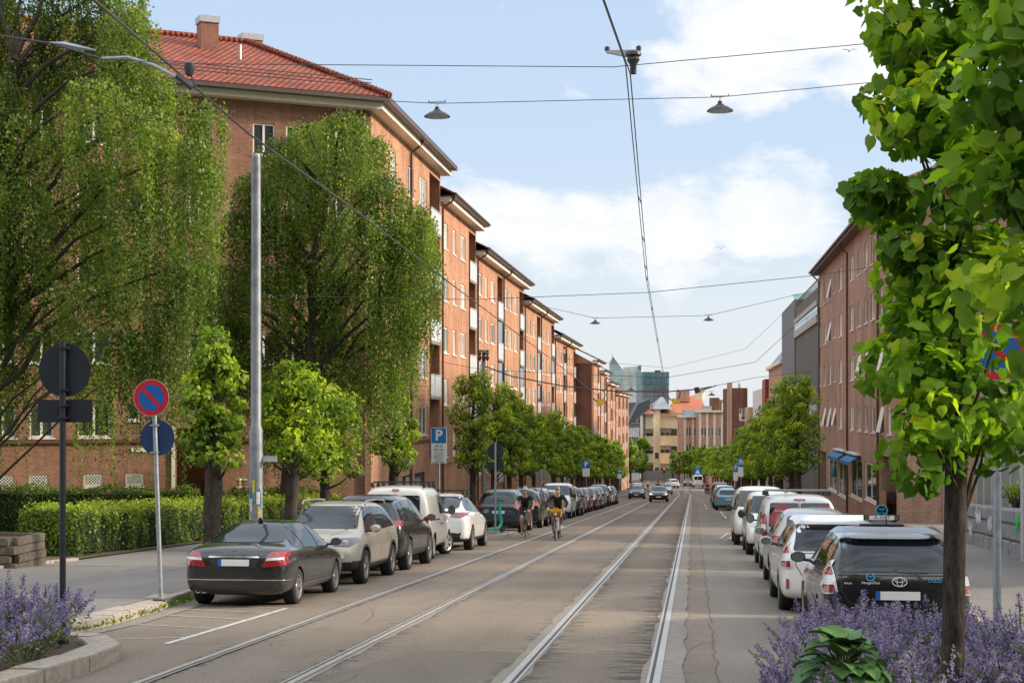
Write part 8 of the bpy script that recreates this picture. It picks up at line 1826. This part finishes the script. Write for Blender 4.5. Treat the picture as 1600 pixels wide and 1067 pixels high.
def cyclist(label, X, Y, rz, cfg):
    t = thing('person', label, 'person', (X, Y, zr(Y)), rz); hip = Vector((0, .26, .98)); chest = Vector((0, -.02, 1.30 + cfg['up'])); neck = Vector((0, -.08, 1.44 + cfg['up'])); hc = Vector((cfg.get('hx', 0), -.16, 1.60 + cfg['up']))
    V = [(hip, (.13, .10))]; E = chain(V, [((0, .16, 1.10 + cfg['up'] * .4), (.125, .095)), (chest, (.135, .10)), (neck - Vector((0, -.02, .03)), .075), (neck + Vector((0, -.03, .05)), .052), (hc + Vector((0, .03, -.06)), .05)], 0)
    sh = 2; arms = []
    hz = cfg['bar']
    for sx in (-1, 1):
        s0 = Vector((sx * .185, -.05, 1.395 + cfg['up'])); el_ = Vector((sx * (.27 + cfg['elb']), -.26, 1.19 + cfg['up'] * .6)); wr = Vector((sx * .27, -.44, hz + .05))
        E += chain(V, [(s0, .062), ((s0 + el_) / 2, .05), (el_, .042), ((el_ + wr) / 2, .038), (wr, .028)], 3 if False else 2); wi = len(V) - 1
        e2, palm = hand(V, wr, (-.0, -.85, -.35), sx); E += e2; E.append((wi, palm)); arms.append((s0, el_, wr))
    legs = []
    for sx, kn, an in ((-1, cfg['kl'], cfg['al']), (1, cfg['kr'], cfg['ar'])):
        h0 = Vector((sx * .10, .24, .95)); kn, an = Vector(kn), Vector(an); E += chain(V, [(h0, .095), ((h0 + kn) / 2, .078), (kn, .058), ((kn + an) / 2 + Vector((0, .02, .04)), .055), (an, .036), (an + Vector((0, -.07, -.06)), .035), (an + Vector((0, -.16, -.075)), .028)], 0); legs.append((h0, kn, an))
    skin('body', V, E, M_skin, t); head(t, hc, M_skin, cfg.get('helm'), True)
    g = 1.13   # clothes follow the body
    V = [(hip + Vector((0, 0, .02)), (.142, .112))]; E = chain(V, [((0, .16, 1.10 + cfg['up'] * .4), (.142, .112)), (chest, (.15, .118)), (neck - Vector((0, -.02, .02)), .085)], 0)
    for s0, el_, wr in arms:
        pts = [(s0, .074), (s0.lerp(el_, .5), .064), (s0.lerp(el_, .72), .062)] if cfg['sleeve'] == 'short' else [(s0, .076), (s0.lerp(el_, .5), .064), (el_, .056), (el_.lerp(wr, .5), .05), (el_.lerp(wr, .93), .04)]
        E += chain(V, pts, 2)
    skin('shirt', V, E, M_tee, t)
    V = [(hip, (.148, .118))]; E = []
    for h0, kn, an in legs:
        E += chain(V, [(h0, .108), (h0.lerp(kn, .5), .094), (h0.lerp(kn, .82), .086)] if cfg['leg'] == 'short' else [(h0, .104), (h0.lerp(kn, .5), .086), (kn, .066), (kn.lerp(an, .5) + Vector((0, .02, .04)), .062), (kn.lerp(an, .93), .043)], 0)
    skin('shorts' if cfg['leg'] == 'short' else 'leggings', V, E, cfg['legm'], t)
    for (h0, kn, an), sm in zip(legs, cfg['shoes']):
        mb = MB(); a = an; mb.hexa([a + Vector((-.042, .065, -.10)), a + Vector((.042, .065, -.10)), a + Vector((.046, -.20, -.115)), a + Vector((-.046, -.20, -.115)), a + Vector((-.038, .055, .0)), a + Vector((.038, .055, .0)), a + Vector((.032, -.17, -.06)), a + Vector((-.032, -.17, -.06))]); mb.build('shoe', sm, t, local=True, bevel=.018, smooth=True)
    return t
def bicycle(label, X, Y, rz, frame, wheel_r=.34, tw=.018, bag=False, drop=False):
    t = thing('bicycle', label, 'bicycle', (X, Y, zr(Y)), rz); fy, ry = -.53, .50
    for y in (fy, ry):
        mb = MB(); n = 36; pts = [(0, y + math.cos(2 * math.pi * i / n) * wheel_r, wheel_r + tw + math.sin(2 * math.pi * i / n) * wheel_r) for i in range(n + 1)]; mb.tube(pts, tw, 8, 0, False); w_ = mb.build('wheel', M_tyre, t, local=True, smooth=True)
        mb = MB(); pts = [(0, y + math.cos(2 * math.pi * i / n) * (wheel_r - .025), wheel_r + tw + math.sin(2 * math.pi * i / n) * (wheel_r - .025)) for i in range(n + 1)]; mb.tube(pts, .009, 6, 0, False); mb.cyl((-.04, y, wheel_r + tw), (.04, y, wheel_r + tw), .02, 10)
        for i in range(20): a = 2 * math.pi * i / 20; mb.tube([(.02 * (-1) ** i, y, wheel_r + tw), (0, y + math.cos(a) * (wheel_r - .025), wheel_r + tw + math.sin(a) * (wheel_r - .025))], .0016, 3)
        mb.build('rim', M_rim, w_, local=True)
    z0 = wheel_r + tw; hb, ht = Vector((0, -.38, .62)), Vector((0, -.345, .84)); bb = Vector((0, .06, .29)); st_top = Vector((0, .22, .86)); rd = Vector((0, ry, z0))
    mb = MB(); r = .020; mb.tube([hb, bb], r * 1.1, 10); mb.tube([ht + Vector((0, .01, -.04)), st_top + Vector((0, -.03, -.08))], r, 10); mb.tube([bb, st_top], r, 10); mb.tube([hb, ht], r * 1.2, 10)
    for sx in (-.05, .05): mb.tube([bb, rd + Vector((sx, 0, 0))], .011, 6); mb.tube([st_top + Vector((0, -.02, -.08)), rd + Vector((sx, 0, 0))], .010, 6)
    mb.build('frame', frame, t, local=True, smooth=True)
    mb = MB()
    for sx in (-.06, .06): mb.tube([hb + Vector((sx * .6, 0, .02)), hb + Vector((sx, -.04, -.08)), (sx, fy, z0)], [.018, .016, .011], 8)
    mb.tube([hb + Vector((-.05, 0, .01)), hb + Vector((.05, 0, .01))], .02, 8); mb.build('fork', frame, t, local=True, smooth=True)
    mb = MB(); zb_ = 1.02; mb.tube([ht, (0, -.36, .97), (0, -.41, zb_)], .014, 8)
    if drop: mb.tube([(-.27, -.53, zb_ - .02), (-.26, -.46, zb_ + .0), (-.1, -.42, zb_ + .01), (.1, -.42, zb_ + .01), (.26, -.46, zb_), (.27, -.53, zb_ - .02)], .013, 8)
    else: mb.tube([(-.31, -.44, zb_ + .01), (-.12, -.42, zb_ + .01), (.12, -.42, zb_ + .01), (.31, -.44, zb_ + .01)], .013, 8)
    for sx in (-1, 1): mb.tube([(sx * .24, -.46, zb_ + .0), (sx * .22, -.53, zb_ - .04), (sx * .16, -.55, zb_ - .05)], .007, 5)
    mb.build('handlebar', M_plast, t, local=True, smooth=True)
    mb = MB(); mb.tube([st_top, (0, .245, .925)], .013, 8); mb.hexa([(-.025, .06, .93), (.025, .06, .93), (.075, .34, .93), (-.075, .34, .93), (-.02, .06, .955), (.02, .06, .955), (.06, .34, .965), (-.06, .34, .965)]); mb.build('saddle', M_plast, t, local=True, bevel=.01)
    mb = MB(); mb.lathe([(.09, -.004), (.095, 0), (.09, .004), (.02, .004), (.02, -.004), (.09, -.004)], bb + Vector((.045, 0, 0)), (1, 0, 0), 24); mb.tube([bb + Vector((-.07, 0, 0)), bb + Vector((.07, 0, 0))], .012, 8); mb.tube([bb + Vector((.07, 0, 0)), bb + Vector((.08, -.02, -.17))], .010, 6); mb.tube([bb + Vector((-.07, 0, 0)), bb + Vector((-.08, .02, .17))], .010, 6); mb.box(.07, .17, -.0, .08, .10, .122); mb.box(-.17, -.07, .04, .12, .455, .477); mb.build('crankset', M_plast, t, local=True)
    mb = MB(); mb.lathe([(.001, .03), (.03, .025), (.033, -.01), (.02, -.03)], (0, -.50, .93), (0, -1, 0), 14); mb.build('front_lamp', M_clear, t, local=True, smooth=True)
    if bag:
        mb = MB(); mb.hexa([(-.17, -.60, .80), (.17, -.60, .80), (.17, -.46, .80), (-.17, -.46, .80), (-.19, -.64, 1.04), (.19, -.64, 1.04), (.19, -.46, 1.04), (-.19, -.46, 1.04)]); mb.tube([(-.09, -.56, 1.04), (-.05, -.56, 1.09), (.05, -.56, 1.09), (.09, -.56, 1.04)], .012, 6); b_ = mb.build('pannier_bag', flat('bag_yellow', (.72, .38, .015), .7), t, local=True, bevel=.03)
        mb = MB(); mb.box(-.135, .135, -.655, -.625, .83, .845)
        for x in (-.13, -.045, .045, .13): mb.box(x - .010, x + .010, -.655, -.63, .80, .98)
        mb.box(-.135, .135, -.66, -.635, .91, .925); mb.build('carrier_rack', M_plast, t, local=True)
        mb = MB(); mb.lathe([(.001, .05), (.045, .04), (.05, 0)], (0, -.66, .90), (0, -1, 0), 16); mb.build('round_lamp', M_clear, t, local=True, smooth=True)
    return t
c1 = dict(up=.0, bar=1.02, elb=.05, kl=(-.12, -.16, .66), al=(-.11, .10, .20), kr=(.13, -.20, .90), ar=(.12, .02, .50), sleeve='short', leg='short', legm=M_short, shoes=(M_shoed, M_shoed), helm=M_helm)
XA, YA = -5.78, D2Y(55.4, -5.8); rzA = .10
bicycle('slim dark road bicycle ridden by the helmeted cyclist', XA, YA, rzA, flat('bike_frame_black', (.02, .02, .022), .35), .345, .014, False, True)
cyclist('cyclist in white helmet, black T-shirt and shorts, riding towards the viewer', XA, YA, rzA, c1)
c2 = dict(up=.05, bar=1.02, elb=.08, kl=(-.14, -.16, .66), al=(-.13, .08, .19), kr=(.14, -.20, .90), ar=(.13, .02, .50), sleeve='long', leg='long', legm=M_legg, shoes=(M_shoed, M_shoe), hx=.02)
XB, YB2 = -4.46, D2Y(53.0, -4.4); rzB = -.02
bicycle('white city bicycle with a yellow front bag on the left tram track', XB, YB2, rzB, flat('bike_frame_white', (.66, .66, .68), .35), .33, .022, True)
cyclist('bareheaded cyclist in black top and plum leggings riding the white bicycle', XB, YB2, rzB, c2)
def standing(label, p, top, bot, helm=None, hgt=1.72, walk=.12, face=0.0):
    t = thing('person', label, 'person', p, face); k = hgt / 1.72
    V = [(Vector((0, 0, .95)), (.13, .10))]; E = chain(V, [((0, 0, 1.12), (.125, .09)), ((0, 0, 1.32), (.145, .095)), ((0, .01, 1.44), .07), ((0, 0, 1.52), .05), ((0, -.01, 1.57), .05)], 0)
    for sx in (-1, 1):
        E += chain(V, [((sx * .19, 0, 1.40), .058), ((sx * .23, .02, 1.26), .046), ((sx * .25, .03, 1.12), .04), ((sx * .25, -.06, .98), .034), ((sx * .25, -.12, .87), .026)], 2); wi = len(V) - 1; e2, pm = hand(V, (sx * .25, -.12, .87), (0, -.3, -.95), sx, .3); E += e2; E.append((wi, pm))
        E += chain(V, [((sx * .09, 0, .90), .09), ((sx * .1, -sx * walk * .4, .68), .075), ((sx * .1, -sx * walk * .7, .48), .056), ((sx * .1, -sx * walk * .8, .28), .052), ((sx * .1, -sx * walk, .09), .036), ((sx * .1, -sx * walk - .12, .04), .034)], 0)
    skin('body', V, E, M_skin, t, 1); head(t, Vector((0, -.02, 1.62)), M_skin, helm)
    V = [(Vector((0, 0, .93)), (.142, .112))]; E = chain(V, [((0, 0, 1.12), (.14, .105)), ((0, 0, 1.32), (.16, .11)), ((0, .01, 1.43), .085)], 0)
    for sx in (-1, 1): E += chain(V, [((sx * .19, 0, 1.40), .07), ((sx * .23, .02, 1.26), .06), ((sx * .25, .03, 1.14), .055)], 2)
    skin('shirt', V, E, top, t, 1); V = [(Vector((0, 0, .95)), (.145, .115))]; E = []
    for sx in (-1, 1): E += chain(V, [((sx * .09, 0, .90), .103), ((sx * .1, -sx * walk * .4, .68), .088), ((sx * .1, -sx * walk * .7, .48), .07), ((sx * .1, -sx * walk * .9, .16), .058)], 0)
    skin('trousers', V, E, bot, t, 1); t.scale = (k, k, k); return t
for px, py, d, lab, tp, hm in ((373, 748, 57, 'helmeted person in dark top behind the hedge, left of the one in coral', M_tee, flat('helmet_yellow', (.55, .50, .12), .4)), (381.5, 748, 57.6, 'helmeted person in coral shirt behind the hedge', M_orange_c, M_helm)):
    q = P(px, py, d); standing(lab, Vector((q.x, q.y, q.z - 1.72)), tp, M_short, hm, 1.72, .1, .5)
for px, d, lab, tp, X in ((1012, 262, 'distant pedestrian in pale clothes at the far left corner', M_sw, None), (1106, 205, 'distant pedestrian in dark jacket on the right pavement', M_tee, None), (1103, 214, 'distant pedestrian in coral top on the right pavement', M_orange_c, None)):
    q = P(px, 760, d); standing(lab, Vector((q.x, q.y, zr(q.y) + .02)), tp, M_short, None, 1.75)
# moped rider far down the street
q = P(1030, 760, 168); Y_ = q.y; z_ = zr(Y_)
c3 = dict(up=.12, bar=1.0, elb=.02, kl=(-.2, -.15, .72), al=(-.17, -.12, .26), kr=(.2, -.15, .72), ar=(.17, -.12, .26), sleeve='long', leg='long', legm=M_short, shoes=(M_shoed, M_shoed), helm=M_tee)
q = P(1028, 760, 178)
bicycle('distant bicycle behind the oncoming dark car', q.x, q.y, 0, flat('bike_frame_navy', (.02, .03, .06), .4)); cyclist('distant dark clad rider right behind the oncoming dark car', q.x, q.y, 0, c3)
# turquoise rental scooter on the kerb island
X, Y = P(770, 825, 56.3).x, P(770, 825, 56.3).y; z = zr(Y) + .10
M_teal = flat('scooter_teal', (.02, .38, .30), .4); t = thing('kick_scooter', 'turquoise rental kick scooter parked by the sign on the kerb island', 'scooter', (X, Y, z), -.6)
mb = MB(); mb.hexa([(-.09, -.30, .13), (.09, -.30, .13), (.08, .32, .13), (-.08, .32, .13), (-.09, -.30, .20), (.09, -.30, .20), (.08, .32, .20), (-.08, .32, .20)]); mb.build('deck', M_teal, t, local=True, bevel=.02)
mb = MB(); mb.tube([(0, .30, .17), (0, .42, .26), (0, .46, .36), (0, .38, .62)], [.05, .055, .06, .07], 10); mb.tube([(0, .38, .62), (0, .33, 1.12)], [.07, .045], 10); mb.build('stem', M_teal, t, local=True, smooth=True)
mb = MB(); mb.tube([(-.26, .29, 1.12), (-.1, .33, 1.13), (.1, .33, 1.13), (.26, .29, 1.12)], .018, 8); mb.build('handlebar', M_plast, t, local=True, smooth=True)
for y in (-.42, .50): mb = MB(); mb.lathe([(.06, -.03), (.11, -.035), (.125, 0), (.11, .035), (.06, .03)], (0, y, .125), (1, 0, 0), 20); w_ = mb.build('wheel', M_tyre, t, local=True, smooth=True); mb = MB(); mb.lathe([(.001, -.025), (.062, -.028), (.062, .028), (.001, .025)], (0, y, .125), (1, 0, 0), 14); mb.build('rim', M_brake, w_, local=True)
mb = MB(); mb.tube([(-.05, -.28, .19), (0, -.40, .27), (0, -.53, .23)], .035, 6); mb.build('mudguard', M_teal, t, local=True)
